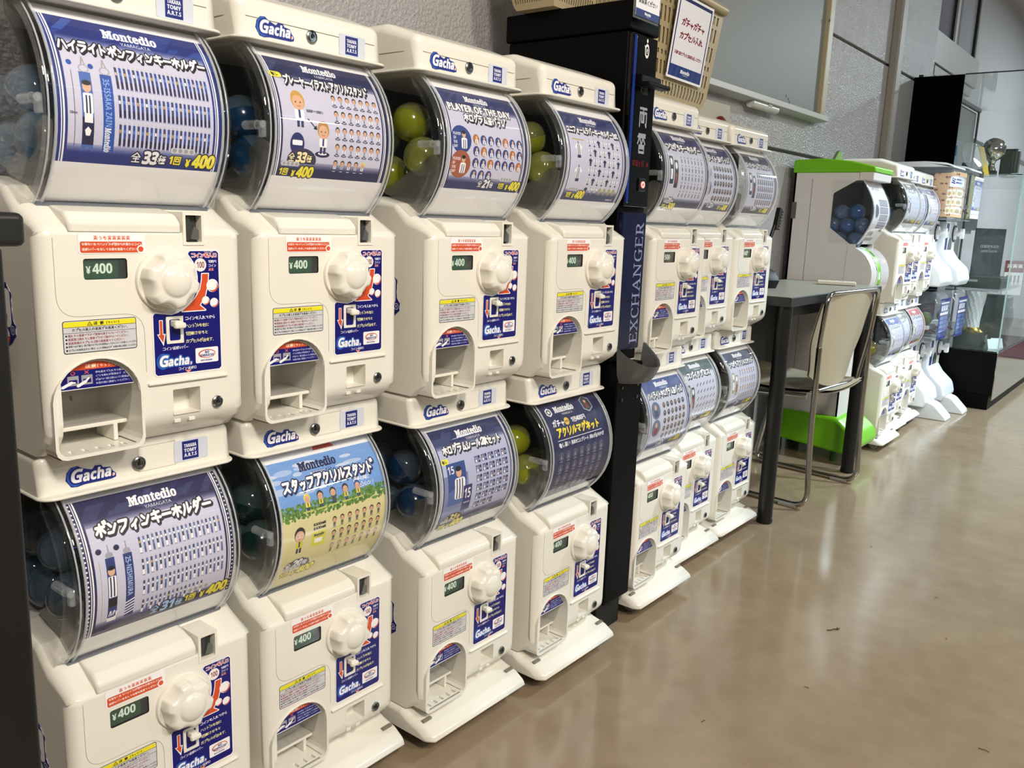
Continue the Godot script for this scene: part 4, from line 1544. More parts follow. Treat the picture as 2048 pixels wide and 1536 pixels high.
func machine_meshes() -> void:
	var b := MB.new()
	# body: outline of the side drawn out across, front pierced for outlet, coin return, price window and slot
	var pts := []
	for q in FRONT:
		pts.append(Vector2(q[1], q[0]))
	pts.append_array([Vector2(-0.09, 0.414), Vector2(-0.15, 0.425), Vector2(-0.36, 0.425), Vector2(-0.36, 0.0725)])
	var rad := [0.002, 0.01, 0.01, 0.01, 0.02, 0.02, 0.006, 0.006, 0.006, 0.01, 0.02, 0.004, 0.004]
	var outline := MB.rounded(pts, rad, 2)
	var r := 0.018
	b.loft(outline, -BH, BH, r, 4, func(p: Vector2, q: Vector2) -> bool: return p.x > -0.0525 and q.x > -0.0525 and p.y < 0.3915 and q.y < 0.3915)
	var outlet := arch(Vector2(-0.131, 0.0728), Vector2(-0.022, 0.2005), 0.001)
	var price := rrect(Vector2(-0.087, 0.3005), Vector2(-0.031, 0.3265), 0.003, 2)
	var back := rrect(Vector2(0.025, 0.110), Vector2(0.066, 0.146), 0.001, 1)
	var coin := rrect(Vector2(0.052, 0.347), Vector2(0.0755, 0.383), 0.001, 1)
	var lever := rrect(Vector2(0.0225, 0.2145), Vector2(0.0385, 0.2435), 0.002, 2)
	var ys := []
	for q in FRONT:
		ys.append(q[0])
	b.plate(Vector2(-BH + r, 0.0725), Vector2(BH - r, 0.3905), [outlet, price, back, coin, lever], front_at, ys)
	b.loft(MB.rounded([Vector2(-0.05, 0.3605), Vector2(0.0, 0.3598), Vector2(0.0012, 0.372), Vector2(-0.012, 0.3835), Vector2(-0.055, 0.3915)], [0.001, 0.0005, 0.010, 0.012, 0.001], 4), -0.103, 0.047, 0.006, 4)
	meshes.body = b.mesh()
	# linings of the openings
	b = MB.new()
	b.walls(back, 0.0, -0.03)
	b.sheet(back, -0.03, Vector2.ZERO, Vector2.ONE)
	meshes.coin_return = b.mesh()
	b = MB.new()
	b.plate(Vector2(0.048, 0.343), Vector2(0.0795, 0.387), [coin], func(q, _m): return [Vector3(q.x, q.y, 0.0015), Vector3(0, 0, 1)])
	b.walls(coin, 0.0015, -0.05)
	b.walls([Vector2(0.048, 0.343), Vector2(0.0795, 0.343), Vector2(0.0795, 0.387), Vector2(0.048, 0.387)], 0.0015, -0.05, false)
	meshes.slot_frame = b.mesh()
	b = MB.new()
	b.sheet(coin, -0.012, Vector2.ZERO, Vector2.ONE)
	b.slab([Vector2(0.0545, 0.349), Vector2(0.064, 0.349), Vector2(0.066, 0.366), Vector2(0.0615, 0.381), Vector2(0.0545, 0.381)], -0.012, -0.006)
	meshes.slot_plate = b.mesh()
	b = MB.new()
	b.slab([Vector2(0.0615, 0.351), Vector2(0.0735, 0.350), Vector2(0.0735, 0.363), Vector2(0.067, 0.369)], -0.010, -0.003)
	meshes.slot_chip = b.mesh()
	b = MB.new()
	b.walls(price, 0.0, -0.007)
	meshes.price_wall = b.mesh()
	b = MB.new()
	b.sheet(price, -0.0055, Vector2(-0.087, 0.3005), Vector2(-0.031, 0.3265))
	meshes.price_card = b.mesh()
	b = MB.new()
	b.sheet(rrect(Vector2(-0.0865, 0.301), Vector2(-0.0315, 0.326), 0.003, 2), -0.002, Vector2.ZERO, Vector2.ONE)
	meshes.price_pane = b.mesh()
	# knob
	b = MB.new()
	b.lathe([[0.0418, 0.0], [0.0418, 0.003], [0.0408, 0.0048], [0.0385, 0.0052], [0.0, 0.0052]], 40, "z")
	meshes.knob_seat = b.mesh()
	b = MB.new()
	var prof := [[0.0375, 0.004], [0.0378, 0.012], [0.0372, 0.0205], [0.0355, 0.0245], [0.0325, 0.027], [0.0285, 0.0281], [0.0228, 0.0282], [0.0212, 0.0284], [0.0196, 0.0304], [0.0165, 0.0326], [0.0115, 0.0345], [0.006, 0.0356], [0.0, 0.036]]
	var depth := [0.06, 0.12, 0.15, 0.16, 0.16, 0.13, 0.01, 0.0, 0.0, 0.0, 0.0, 0.0, 0.0]
	b.lathe(prof, 120, "z", Vector3.ZERO, func(an, i):
		var t := (fposmod(an + 0.30, TAU / 6.0) - TAU / 12.0) / 0.33
		return 1.0 - depth[i] * (pow(1.0 - t * t, 0.7) if absf(t) < 1.0 else 0.0), 50.0)
	meshes.knob = b.mesh()
	# lever
	b = MB.new()
	var lp := rrect(Vector2(0.018, 0.2105), Vector2(0.043, 0.2475), 0.004, 3)
	b.plate(Vector2(0.018, 0.2105), Vector2(0.043, 0.2475), [lever], func(q, _m): return [Vector3(q.x, q.y, 0.002), Vector3(0, 0, 1)])
	b.walls(lp, 0.0, 0.002, false)
	b.walls(lever, 0.002, -0.01)
	b.sheet(lever, -0.01, Vector2.ZERO, Vector2.ONE)
	meshes.lever_plate = b.mesh()
	b = MB.new()
	b.rbox(Vector3(0.0305, 0.238, 0.002), Vector3(0.011, 0.009, 0.022), 0.002)
	b.rbox(Vector3(0.0315, 0.236, 0.0125), Vector3(0.017, 0.0085, 0.008), 0.003)
	meshes.lever = b.mesh()
	# outlet: frame, chute, flap, label
	b = MB.new()
	var o1 := arch(Vector2(-0.131, 0.0795), Vector2(-0.022, 0.2005), 0.012, 16)
	var o2 := []
	for q in Geometry2D.offset_polygon(PackedVector2Array(o1), 0.0045, Geometry2D.JOIN_ROUND)[0]:
		o2.append(q)
	# the frame stands out of the tapering foot; over the arch only a fine lip shows
	for i in o1.size():
		var p1: Vector2 = o1[i]
		var p2: Vector2 = o1[(i + 1) % o1.size()]
		var c1 := Vector2(-0.0765, 0.145)
		var e1 := p1 + (p1 - c1).normalized() * (0.0055 if p1.y < 0.13 else lerpf(0.0055, 0.0012, clampf((p1.y - 0.13) / 0.05, 0, 1)))
		var e2 := p2 + (p2 - c1).normalized() * (0.0055 if p2.y < 0.13 else lerpf(0.0055, 0.0012, clampf((p2.y - 0.13) / 0.05, 0, 1)))
		var z := 0.0025
		var nz := Vector3(0, 0, 1)
		b.quad(Vector3(p1.x, p1.y, z), Vector3(p2.x, p2.y, z), Vector3(e2.x, e2.y, z), Vector3(e1.x, e1.y, z), nz)
		var dn := Vector2((p2 - p1).y, -(p2 - p1).x).normalized()
		if dn.dot(c1 - p1) < 0:
			dn = -dn
		b.quad(Vector3(p1.x, p1.y, z), Vector3(p2.x, p2.y, z), Vector3(p2.x, p2.y, -0.05 if p1.y > 0.085 or p2.y > 0.085 else -0.004), Vector3(p1.x, p1.y, -0.05 if p1.y > 0.085 or p2.y > 0.085 else -0.004), Vector3(dn.x, dn.y, 0))
		b.quad(Vector3(e1.x, e1.y, z), Vector3(e2.x, e2.y, z), Vector3(e2.x, e2.y, -0.05), Vector3(e1.x, e1.y, -0.05), Vector3(-dn.x, -dn.y, 0))
	meshes.outlet_frame = b.mesh()
	b = MB.new()
	# sill with five slits
	var slits := []
	for i in 5:
		var x := -0.112 + i * 0.0172
		slits.append([Vector2(x, -0.022), Vector2(x + 0.0055, -0.022), Vector2(x + 0.0055, -0.008), Vector2(x, -0.008)])
	for yy in [0.0795, 0.0755]:
		b.plate(Vector2(-0.129, -0.05), Vector2(-0.024, 0.0), slits, func(q, _m): return [Vector3(q.x, yy, q.y), Vector3(0, 1 if yy > 0.077 else -1, 0)])
	for s in slits:
		for i in 4:
			var p1: Vector2 = s[i]
			var p2: Vector2 = s[(i + 1) % 4]
			b.quad(Vector3(p1.x, 0.0795, p1.y), Vector3(p2.x, 0.0795, p2.y), Vector3(p2.x, 0.0755, p2.y), Vector3(p1.x, 0.0755, p1.y), Vector3((p2 - p1).normalized().y, 0, -(p2 - p1).normalized().x))
	meshes.outlet_sill = b.mesh()
	b = MB.new()
	b.walls(o1, -0.05, -0.115)
	b.sheet(o1, -0.115, Vector2.ZERO, Vector2.ONE)
	b.rbox(Vector3(-0.0765, 0.105, -0.07), Vector3(0.107, 0.006, 0.07), 0.002)
	b.rbox(Vector3(-0.040, 0.092, -0.06), Vector3(0.006, 0.024, 0.05), 0.001)
	meshes.outlet_chute = b.mesh()
	b = MB.new()
	for q in [Vector3(-0.045, 0.142, -0.1135), Vector3(-0.062, 0.128, -0.1135), Vector3(-0.09, 0.125, -0.1135)]:
		b.box(q, Vector3(0.002, 0.006, 0.002))
	meshes.outlet_clip = b.mesh()
	b = MB.new()
	var rows := []
	for i in 9:
		var t := i / 8.0
		var y := lerpf(0.112, 0.196, t)
		var z := -0.008 - 0.02 * pow(1 - t, 1.5) - 0.003
		var hw := 0.0535 if y < 0.147 else 0.0535 * sqrt(maxf(0.0, 1 - pow((y - 0.147) / 0.0525, 2)))
		rows.append([Vector3(-0.0765 - hw, y, z), Vector3(-0.0765, y, z), Vector3(-0.0765 + hw, y, z)])
	b.grid(rows)
	meshes.outlet_flap = b.mesh()
	b = MB.new()
	var lp2 := []
	for i in 13:
		var a := deg_to_rad(161 - i * 142.0 / 12)
		lp2.append(Vector2(-0.0765 + cos(a) * 0.0528, 0.1455 + sin(a) * 0.0515))
	b.sheet(lp2, -0.0075, Vector2(-0.1265, 0.1622), Vector2(-0.0265, 0.197))
	meshes.outlet_label = b.mesh()
	b = MB.new()
	var rim := []
	for i in 13:
		var a := deg_to_rad(161 - i * 142.0 / 12)
		rim.append(Vector3(-0.0765 + cos(a) * 0.0528, 0.1455 + sin(a) * 0.0515, -0.0072))
	b.tube(rim + [rim[0]], 0.0006, 5)
	meshes.label_rim = b.mesh()
	# flat labels
	b = MB.new()
	b.slab(instruction_outline(), 0.0, 0.0006, Vector2(-0.001, 0.1665), Vector2(0.102, 0.3365))
	meshes.instruction = b.mesh()
	b = MB.new()
	b.slab(rrect(Vector2(-0.117, 0.2095), Vector2(-0.023, 0.2505), 0.003), 0.0, 0.0006, Vector2(-0.117, 0.2095), Vector2(-0.023, 0.2505))
	meshes.caution = b.mesh()
	b = MB.new()
	b.slab(rrect(Vector2(-0.092, 0.3325), Vector2(-0.006, 0.3585), 0.003), 0.0, 0.0006, Vector2(-0.092, 0.3325), Vector2(-0.006, 0.3585))
	meshes.notice = b.mesh()
	# ledge over the coin return, key lock, fine seam of the front panel
	b = MB.new()
	b.rbox(Vector3(0.049, 0.158, 0.001), Vector3(0.120, 0.0045, 0.007), 0.002)
	meshes.ledge = b.mesh()
	b = MB.new()
	b.lathe([[0.0085, 0.0], [0.0085, 0.0025], [0.0070, 0.0035], [0.0066, 0.0022], [0.0052, 0.0022], [0.0050, 0.0034], [0.0040, 0.0034], [0.0038, 0.0022], [0.0, 0.0022]], 20, "z")
	meshes.lock = b.mesh()
	b = MB.new()
	b.box(Vector3(0, 0.0045, 0.003), Vector3(0.0022, 0.006, 0.0016))
	b.box(Vector3(0, 0, 0.0026), Vector3(0.004, 0.004, 0.0014))
	meshes.lock_key = b.mesh()
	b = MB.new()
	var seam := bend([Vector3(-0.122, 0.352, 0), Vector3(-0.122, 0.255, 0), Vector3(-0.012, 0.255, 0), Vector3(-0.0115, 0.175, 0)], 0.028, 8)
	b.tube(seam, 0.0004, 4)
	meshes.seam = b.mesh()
	b = MB.new()
	for x in [0.028, 0.050]:
		b.box(Vector3(x + 0.004, 0.1005, -0.006), Vector3(0.009, 0.004, 0.006))
	meshes.tabs = b.mesh()
	# logo, badge
	b = MB.new()
	var lo := [Vector2(0.0, 0.4), Vector2(0.03, 0.75), Vector2(0.12, 0.97), Vector2(0.24, 1.0), Vector2(0.34, 0.84), Vector2(0.52, 0.70), Vector2(0.58, 0.86), Vector2(0.70, 0.84), Vector2(0.74, 0.70), Vector2(0.88, 0.66), Vector2(0.93, 0.44), Vector2(0.99, 0.30), Vector2(0.99, 0.12), Vector2(0.90, 0.06), Vector2(0.36, 0.06), Vector2(0.22, 0.0), Vector2(0.10, 0.04)]
	var lq := []
	for q in lo:
		lq.append(Vector2((q.x - 0.5) * 0.068, (q.y - 0.5) * 0.0285))
	b.slab(lq, 0.0, 0.0006, Vector2(-0.034, -0.01425), Vector2(0.034, 0.01425))
	meshes.logo = b.mesh()
	b = MB.new()
	b.slab(rrect(Vector2(-0.027, -0.016), Vector2(0.027, 0.016), 0.003), 0.0, 0.0006, Vector2(-0.027, -0.016), Vector2(0.027, 0.016))
	meshes.badge = b.mesh()
	b = MB.new()
	var sl := [Vector2(0.10, 0.42), Vector2(0.05, 0.62), Vector2(0.10, 0.88), Vector2(0.30, 1.0), Vector2(0.62, 0.98), Vector2(0.86, 0.82), Vector2(0.84, 0.46), Vector2(0.98, 0.34), Vector2(0.96, 0.18), Vector2(0.74, 0.06), Vector2(0.54, 0.0), Vector2(0.30, 0.04), Vector2(0.24, 0.24)]
	var sq := []
	for q in sl:
		sq.append(Vector2((q.x - 0.5) * 0.06, (q.y - 0.5) * 0.084))
	b.slab(sq, 0.0, 0.0006, Vector2(-0.03, -0.042), Vector2(0.03, 0.042))
	meshes.side_logo = b.mesh()
	# globe: clear shell round the drum, its ends rounded
	var gp := []
	var cz := -0.14
	var cy := 0.5095
	for i in 15:
		var a := deg_to_rad(-55.0 + i * 113.0 / 14)
		gp.append(Vector2(cz + cos(a) * 0.146, cy + sin(a) * 0.146))
	gp.append_array([Vector2(-0.275, 0.634), Vector2(-0.275, 0.40)])
	b = MB.new()
	b.loft(MB.rounded(gp, [0.0], 2), -0.133, 0.133, 0.02, 4)
	meshes.globe = b.mesh()
	for side in 2:
		b = MB.new()
		for k in 2:
			var path := []
			for i in 17:
				var a := deg_to_rad(-54.0 + i * 111.0 / 16)
				var rr2: float = [0.1468, 0.1462][k]
				path.append(Vector3((1 if side else -1) * [0.1105, 0.1185][k], cy + sin(a) * rr2, cz + cos(a) * rr2))
			b.tube(path, [0.0020, 0.0013][k], 6)
		meshes["rim%d" % side] = b.mesh()
		b = MB.new()
		var fl := []
		for i in 17:
			var a := deg_to_rad(-54.0 + i * 111.0 / 16)
			var sx := (1 if side else -1) * 0.1215
			fl.append([Vector3(sx, cy + sin(a) * 0.1360, cz + cos(a) * 0.1360), Vector3(sx, cy + sin(a) * 0.1468, cz + cos(a) * 0.1468)])
		b.grid(fl, false, 60.0)
		meshes["flange%d" % side] = b.mesh()
	b = MB.new()
	b.loft(MB.rounded([Vector2(-0.062, 0.3885), Vector2(-0.049, 0.3885), Vector2(-0.047, 0.3945), Vector2(-0.058, 0.3945)], [0.0015], 2), -0.118, 0.118, 0.002, 2)
	meshes.bottom_band = b.mesh()
	b = MB.new()
	b.lathe([[0.0, -0.03], [0.0065, -0.03], [0.0065, -0.0], [0.0048, 0.0], [0.0048, 0.012], [0.0, 0.012]], 14, "z")
	meshes.peg = b.mesh()
	b = MB.new()
	b.rbox(Vector3(0, 0, 0.008), Vector3(0.008, 0.024, 0.012), 0.003)
	meshes.peg_block = b.mesh()
	# inside: sloping guide and the dark back of the drum
	b = MB.new()
	var gd := [Vector2(-0.155, 0.432), Vector2(-0.032, 0.497), Vector2(-0.014, 0.490), Vector2(-0.020, 0.445), Vector2(-0.062, 0.396), Vector2(-0.09, 0.414)]
	b.loft(MB.rounded(gd, [0.004], 2), -0.110, -0.106)
	meshes.guide = b.mesh()
	b = MB.new()
	b.rbox(Vector3(0, 0.53, -0.268), Vector3(0.27, 0.21, 0.012), 0.003)
	b.box(Vector3(0.118, 0.53, -0.20), Vector3(0.004, 0.2, 0.13))
	meshes.drum_back = b.mesh()
	b = MB.new()
	b.rbox(Vector3(0, 0.53, -0.317), Vector3(0.276, 0.212, 0.086), 0.006)
	meshes.rear = b.mesh()
	# paper
	b = MB.new()
	var prow := []
	for i in 25:
		var a := deg_to_rad(56.0 - i * 109.0 / 24)
		var row := []
		for j in 2:
			row.append(Vector3(-0.109 + j * 0.221, cy + sin(a) * 0.1425, cz + cos(a) * 0.1425))
		prow.append(row)
	b.grid(prow)
	meshes.paper = b.mesh()
	# collar between the storeys and the lid on top; their lower edge flares out over the globe
	var prof_c := [Vector2(-0.045, 0.6325)]
	var lip := MB.rounded([Vector2(-0.1435, -0.36), Vector2(0.1435, -0.36), Vector2(0.1435, -0.029), Vector2(-0.1435, -0.029)], [0.004, 0.004, 0.022, 0.022], 6)
	var col := prof_c + [Vector2(-0.045, 0.690), Vector2(-0.36, 0.690), Vector2(-0.36, 0.6325)]
	b = MB.new()
	b.loft(MB.rounded(col, [0.004, 0.012, 0.004, 0.004], 3), -0.141, 0.141, 0.012, 4)
	b.prism(lip, 0.6315, 0.6362, 0.0016)
	meshes.collar = b.mesh()
	var lid := prof_c + [Vector2(-0.0445, 0.690), Vector2(-0.125, 0.7165), Vector2(-0.36, 0.7165), Vector2(-0.36, 0.6325)]
	b = MB.new()
	b.loft(MB.rounded(lid, [0.004, 0.016, 0.05, 0.018, 0.004], 4), -0.139, 0.139, 0.018, 5)
	b.prism(lip, 0.6315, 0.6362, 0.0016)
	meshes.lid = b.mesh()
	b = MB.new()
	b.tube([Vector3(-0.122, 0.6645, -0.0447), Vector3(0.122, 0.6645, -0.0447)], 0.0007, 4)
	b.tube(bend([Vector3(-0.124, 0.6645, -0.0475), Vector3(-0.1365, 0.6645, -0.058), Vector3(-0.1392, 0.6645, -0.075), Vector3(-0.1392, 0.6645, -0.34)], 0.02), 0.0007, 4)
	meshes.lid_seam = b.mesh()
	b = MB.new()
	b.plate(Vector2(-0.040, -0.018), Vector2(0.040, 0.018), [rrect(Vector2(-0.0395, -0.0175), Vector2(0.0395, 0.0175), 0.002)], func(q, _m): return [Vector3(q.x, q.y, 0.0003), Vector3(0, 0, 1)])
	meshes.hatch_line = b.mesh()
	# tray at the foot
	b = MB.new()
	var tp := [Vector2(0.056, 0.034), Vector2(0.052, 0.043), Vector2(0.030, 0.0555), Vector2(-0.02, 0.064), Vector2(-0.05, 0.0725), Vector2(-0.36, 0.0725), Vector2(-0.36, 0.030), Vector2(0.050, 0.030)]
	b.loft(MB.rounded(tp, [0.003, 0.01, 0.03, 0.02, 0.01, 0.004, 0.004, 0.003], 3), -0.1485, 0.1485, 0.012, 4)
	for i in b.v.size():
		var q := b.v[i]
		var e := maxf(0.0, (absf(q.x) - 0.095) / 0.055)
		b.v[i] = Vector3(q.x, q.y, q.z - 0.040 * e * e * clampf((q.z + 0.06) / 0.10, 0.0, 1.0) - 0.0)
		if q.z > 0.0:
			b.n[i] = (b.n[i] + Vector3(signf(q.x) * e * 0.9 * maxf(0.0, b.n[i].z), 0, 0)).normalized()
	meshes.tray = b.mesh()
	b = MB.new()
	for x in [-0.125, 0.125]:
		b.box(Vector3(x, 0.0605, -0.004), Vector3(0.022, 0.004, 0.007))
	meshes.tray_slots = b.mesh()
	b = MB.new()
	b.lathe([[0.0, -0.009], [0.015, -0.009], [0.0175, -0.006], [0.0175, 0.006], [0.015, 0.009], [0.0, 0.009]], 20, "x")
	b.rbox(Vector3(0, 0.012, 0.004), Vector3(0.024, 0.012, 0.022), 0.003)
	meshes.caster = b.mesh()
	# capsule halves
	b = MB.new()
	var half := []
	for i in 9:
		var a := -PI / 2 + PI / 2 * i / 8
		half.append([0.035 * cos(a), 0.035 * sin(a)])
	b.lathe(half, 28)
	meshes.capsule_low = b.mesh()
	b = MB.new()
	half = [[0.0362, -0.002], [0.0362, 0.003]]
	for i in 9:
		var a := PI / 2 * i / 8
		half.append([0.0355 * cos(a), 0.003 + 0.034 * sin(a)])
	b.lathe(half, 28)
	meshes.capsule_top = b.mesh()
	b = MB.new()
	b.rbox(Vector3(0, 0.0, 0), Vector3(0.034, 0.02, 0.028), 0.004)
	meshes.capsule_inset = b.mesh()


const CREAM := Color(0.91, 0.90, 0.862)


func storey(m: Node3D, up: float, paper: Texture2D, price: String, top: bool, plastic: Material) -> void:
	var o := Vector3(0, up, 0)
	var dark := mat(Color(0.05, 0.05, 0.05), 0.5)
	var steel := mat(Color(0.55, 0.56, 0.57), 0.28, 1.0)
	var body := part("body", meshes.body, plastic, m, o)
	part("coin_return", meshes.coin_return, plastic, body)
	var sf := part("coin_slot", meshes.slot_frame, plastic, body)
	sf.set_meta("label", "coin slot with grey metal plate")
	part("coin_slot_plate", meshes.slot_plate, mat(Color(0.34, 0.35, 0.34), 0.35, 0.7), body)
	part("coin_slot_catch", meshes.slot_chip, mat(Color(0.52, 0.53, 0.52), 0.3, 0.7), body)
	part("price_window", meshes.price_wall, dark, body)
	part("price_card", meshes.price_card, printed(tex["price" + price], 0.4), body)
	part("price_pane", meshes.price_pane, pane(Color(0.8, 0.85, 0.85), 0.06), body)
	part("instruction_label", meshes.instruction, printed(tex.instruction, 0.3), body)
	part("caution_label", meshes.caution, printed(tex.caution, 0.35), body)
	part("notice_label", meshes.notice, printed(tex.notice, 0.35), body)
	part("knob_seat", meshes.knob_seat, plastic, body, Vector3(0.020, 0.2967, 0))
	part("turning_knob", meshes.knob, plastic, body, Vector3(0.020, 0.2967, 0.0012))
	part("lever_plate", meshes.lever_plate, plastic, body)
	part("return_lever", meshes.lever, plastic, body)
	part("outlet_frame", meshes.outlet_frame, plastic, body)
	part("outlet_sill", meshes.outlet_sill, plastic, body)
	part("outlet_chute", meshes.outlet_chute, plastic, body)
	part("outlet_clip", meshes.outlet_clip, dark, body)
	part("outlet_flap", meshes.outlet_flap, pane(Color(0.40, 0.40, 0.40), 0.28, 0.06), body)
	part("outlet_label", meshes.outlet_label, printed(tex.outlet, 0.35), body)
	part("outlet_label_edge", meshes.label_rim, mat(Color(0.92, 0.92, 0.94), 0.4), body)
	part("ledge", meshes.ledge, plastic, body)
	part("panel_seam", meshes.seam, mat(Color(0.66, 0.63, 0.56), 0.6), body)  # raised grey thread: shade of a groove put into its colour
	part("return_tabs", meshes.tabs, plastic, body)
	part("key_lock", meshes.lock, steel, body, Vector3(0.092, 0.1205, 0))
	part("keyhole", meshes.lock_key, dark, body, Vector3(0.092, 0.1205, 0))
	var logo := part("side_logo", meshes.side_logo, printed(tex.side_logo, 0.35), body, Vector3(-BH - 0.0001, 0.252, -0.102))
	logo.rotation_degrees.y = -90
	# drum
	var rear := part("rear_housing", meshes.rear, plastic, m, o)
	part("drum_back", meshes.drum_back, mat(Color(0.055, 0.056, 0.056), 0.4), rear)
	var globe := part("globe", meshes.globe, pane(Color(0.75, 0.78, 0.8), 0.012, 0.015), m, o)
	var rimm := pane(Color(0.90, 0.92, 0.95), 0.36, 0.04)
	part("globe_rim", meshes.rim0, rimm, globe)
	part("globe_rim", meshes.rim1, rimm, globe)
	part("globe_flange", meshes.flange0, pane(Color(0.8, 0.83, 0.86), 0.09, 0.03), globe)
	part("globe_flange", meshes.flange1, pane(Color(0.8, 0.83, 0.86), 0.09, 0.03), globe)
	part("bottom_band", meshes.bottom_band, pane(Color(0.34, 0.38, 0.45), 0.62, 0.1), globe)
	part("globe_peg", meshes.peg, pane(Color(0.8, 0.83, 0.86), 0.2, 0.03), globe, Vector3(-0.128, 0.513, -0.012))
	part("peg_block", meshes.peg_block, pane(Color(0.8, 0.83, 0.86), 0.2, 0.03), globe, Vector3(-0.126, 0.507, -0.012))
	part("capsule_guide", meshes.guide, pane(Color(0.50, 0.50, 0.48), 0.40, 0.15), globe)
	var pp := part("poster_sheet", meshes.paper, printed(paper, 0.5), globe)
	pp.set_meta("label", "printed paper sheet curved behind the clear front")
	# lid or collar with its signs
	var lid := part("lid" if top else "collar", meshes.lid if top else meshes.collar, plastic, m, o)
	if top:
		part("lid_seam", meshes.lid_seam, mat(Color(0.58, 0.56, 0.50), 0.6), lid)  # grey tube, the shade of the gap painted into it
	part("logo_label", meshes.logo, printed(tex.logo, 0.35), lid, Vector3(-0.072, 0.6545, -0.0448 if not top else -0.0446))
	part("maker_label", meshes.badge, printed(tex.badge, 0.35), lid, Vector3(0.075, 0.6553 if top else 0.6605, -0.0448 if not top else -0.0446))
	var lk := part("lid_lock", meshes.lock, steel, lid, Vector3(-0.006, 0.6555, -0.0445))
	lk.scale = Vector3(1.15, 1.15, 1)
	part("lid_keyhole", meshes.lock_key, dark, lid, Vector3(-0.006, 0.6555, -0.0445))
	if not top:
		var hl := part("hatch_line", meshes.hatch_line, mat(Color(0.70, 0.67, 0.60), 0.6), lid, Vector3(0.022, 0.6605, -0.0448))
		hl.scale = Vector3(0.7, 1.0, 1.0)


func machine(x: float, z: float, papers: Array, prices: Array, label: String, cream := CREAM) -> Node3D:
	var plastic := mat(cream, 0.2)
	var m := thing("capsule_machine", label, "capsule machine", Vector3(x, 0, z), 0.0, "two-storey white capsule machines along the wall")
	var tray := part("base_tray", meshes.tray, plastic, m)
	part("tray_slot", meshes.tray_slots, mat(Color(0.5, 0.47, 0.42), 0.6), tray)
	for cx in [-0.10, 0.10]:
		for zz in [-0.022, -0.30]:
			part("caster", meshes.caster, mat(Color(0.62, 0.62, 0.60), 0.4), tray, Vector3(cx, 0.0177, zz))
	storey(m, 0.0, tex["poster%d" % papers[1]], prices[1], false, plastic)
	storey(m, LEVEL, tex["poster%d" % papers[0]], prices[0], true, plastic)
	return m


func capsule(at: Vector3, col: Color, label: String, group: String, tilt: Vector3, k := 1.0) -> void:
	var t := thing("toy_capsule", label, "capsule", at, 0.0, group)
	t.rotation = tilt
	t.scale = Vector3(k, k, k)
	part("capsule_bottom", meshes.capsule_low, mat(col, 0.15), t)
	part("capsule_top", meshes.capsule_top, pane(col.lightened(0.3), 0.35, 0.04), t)


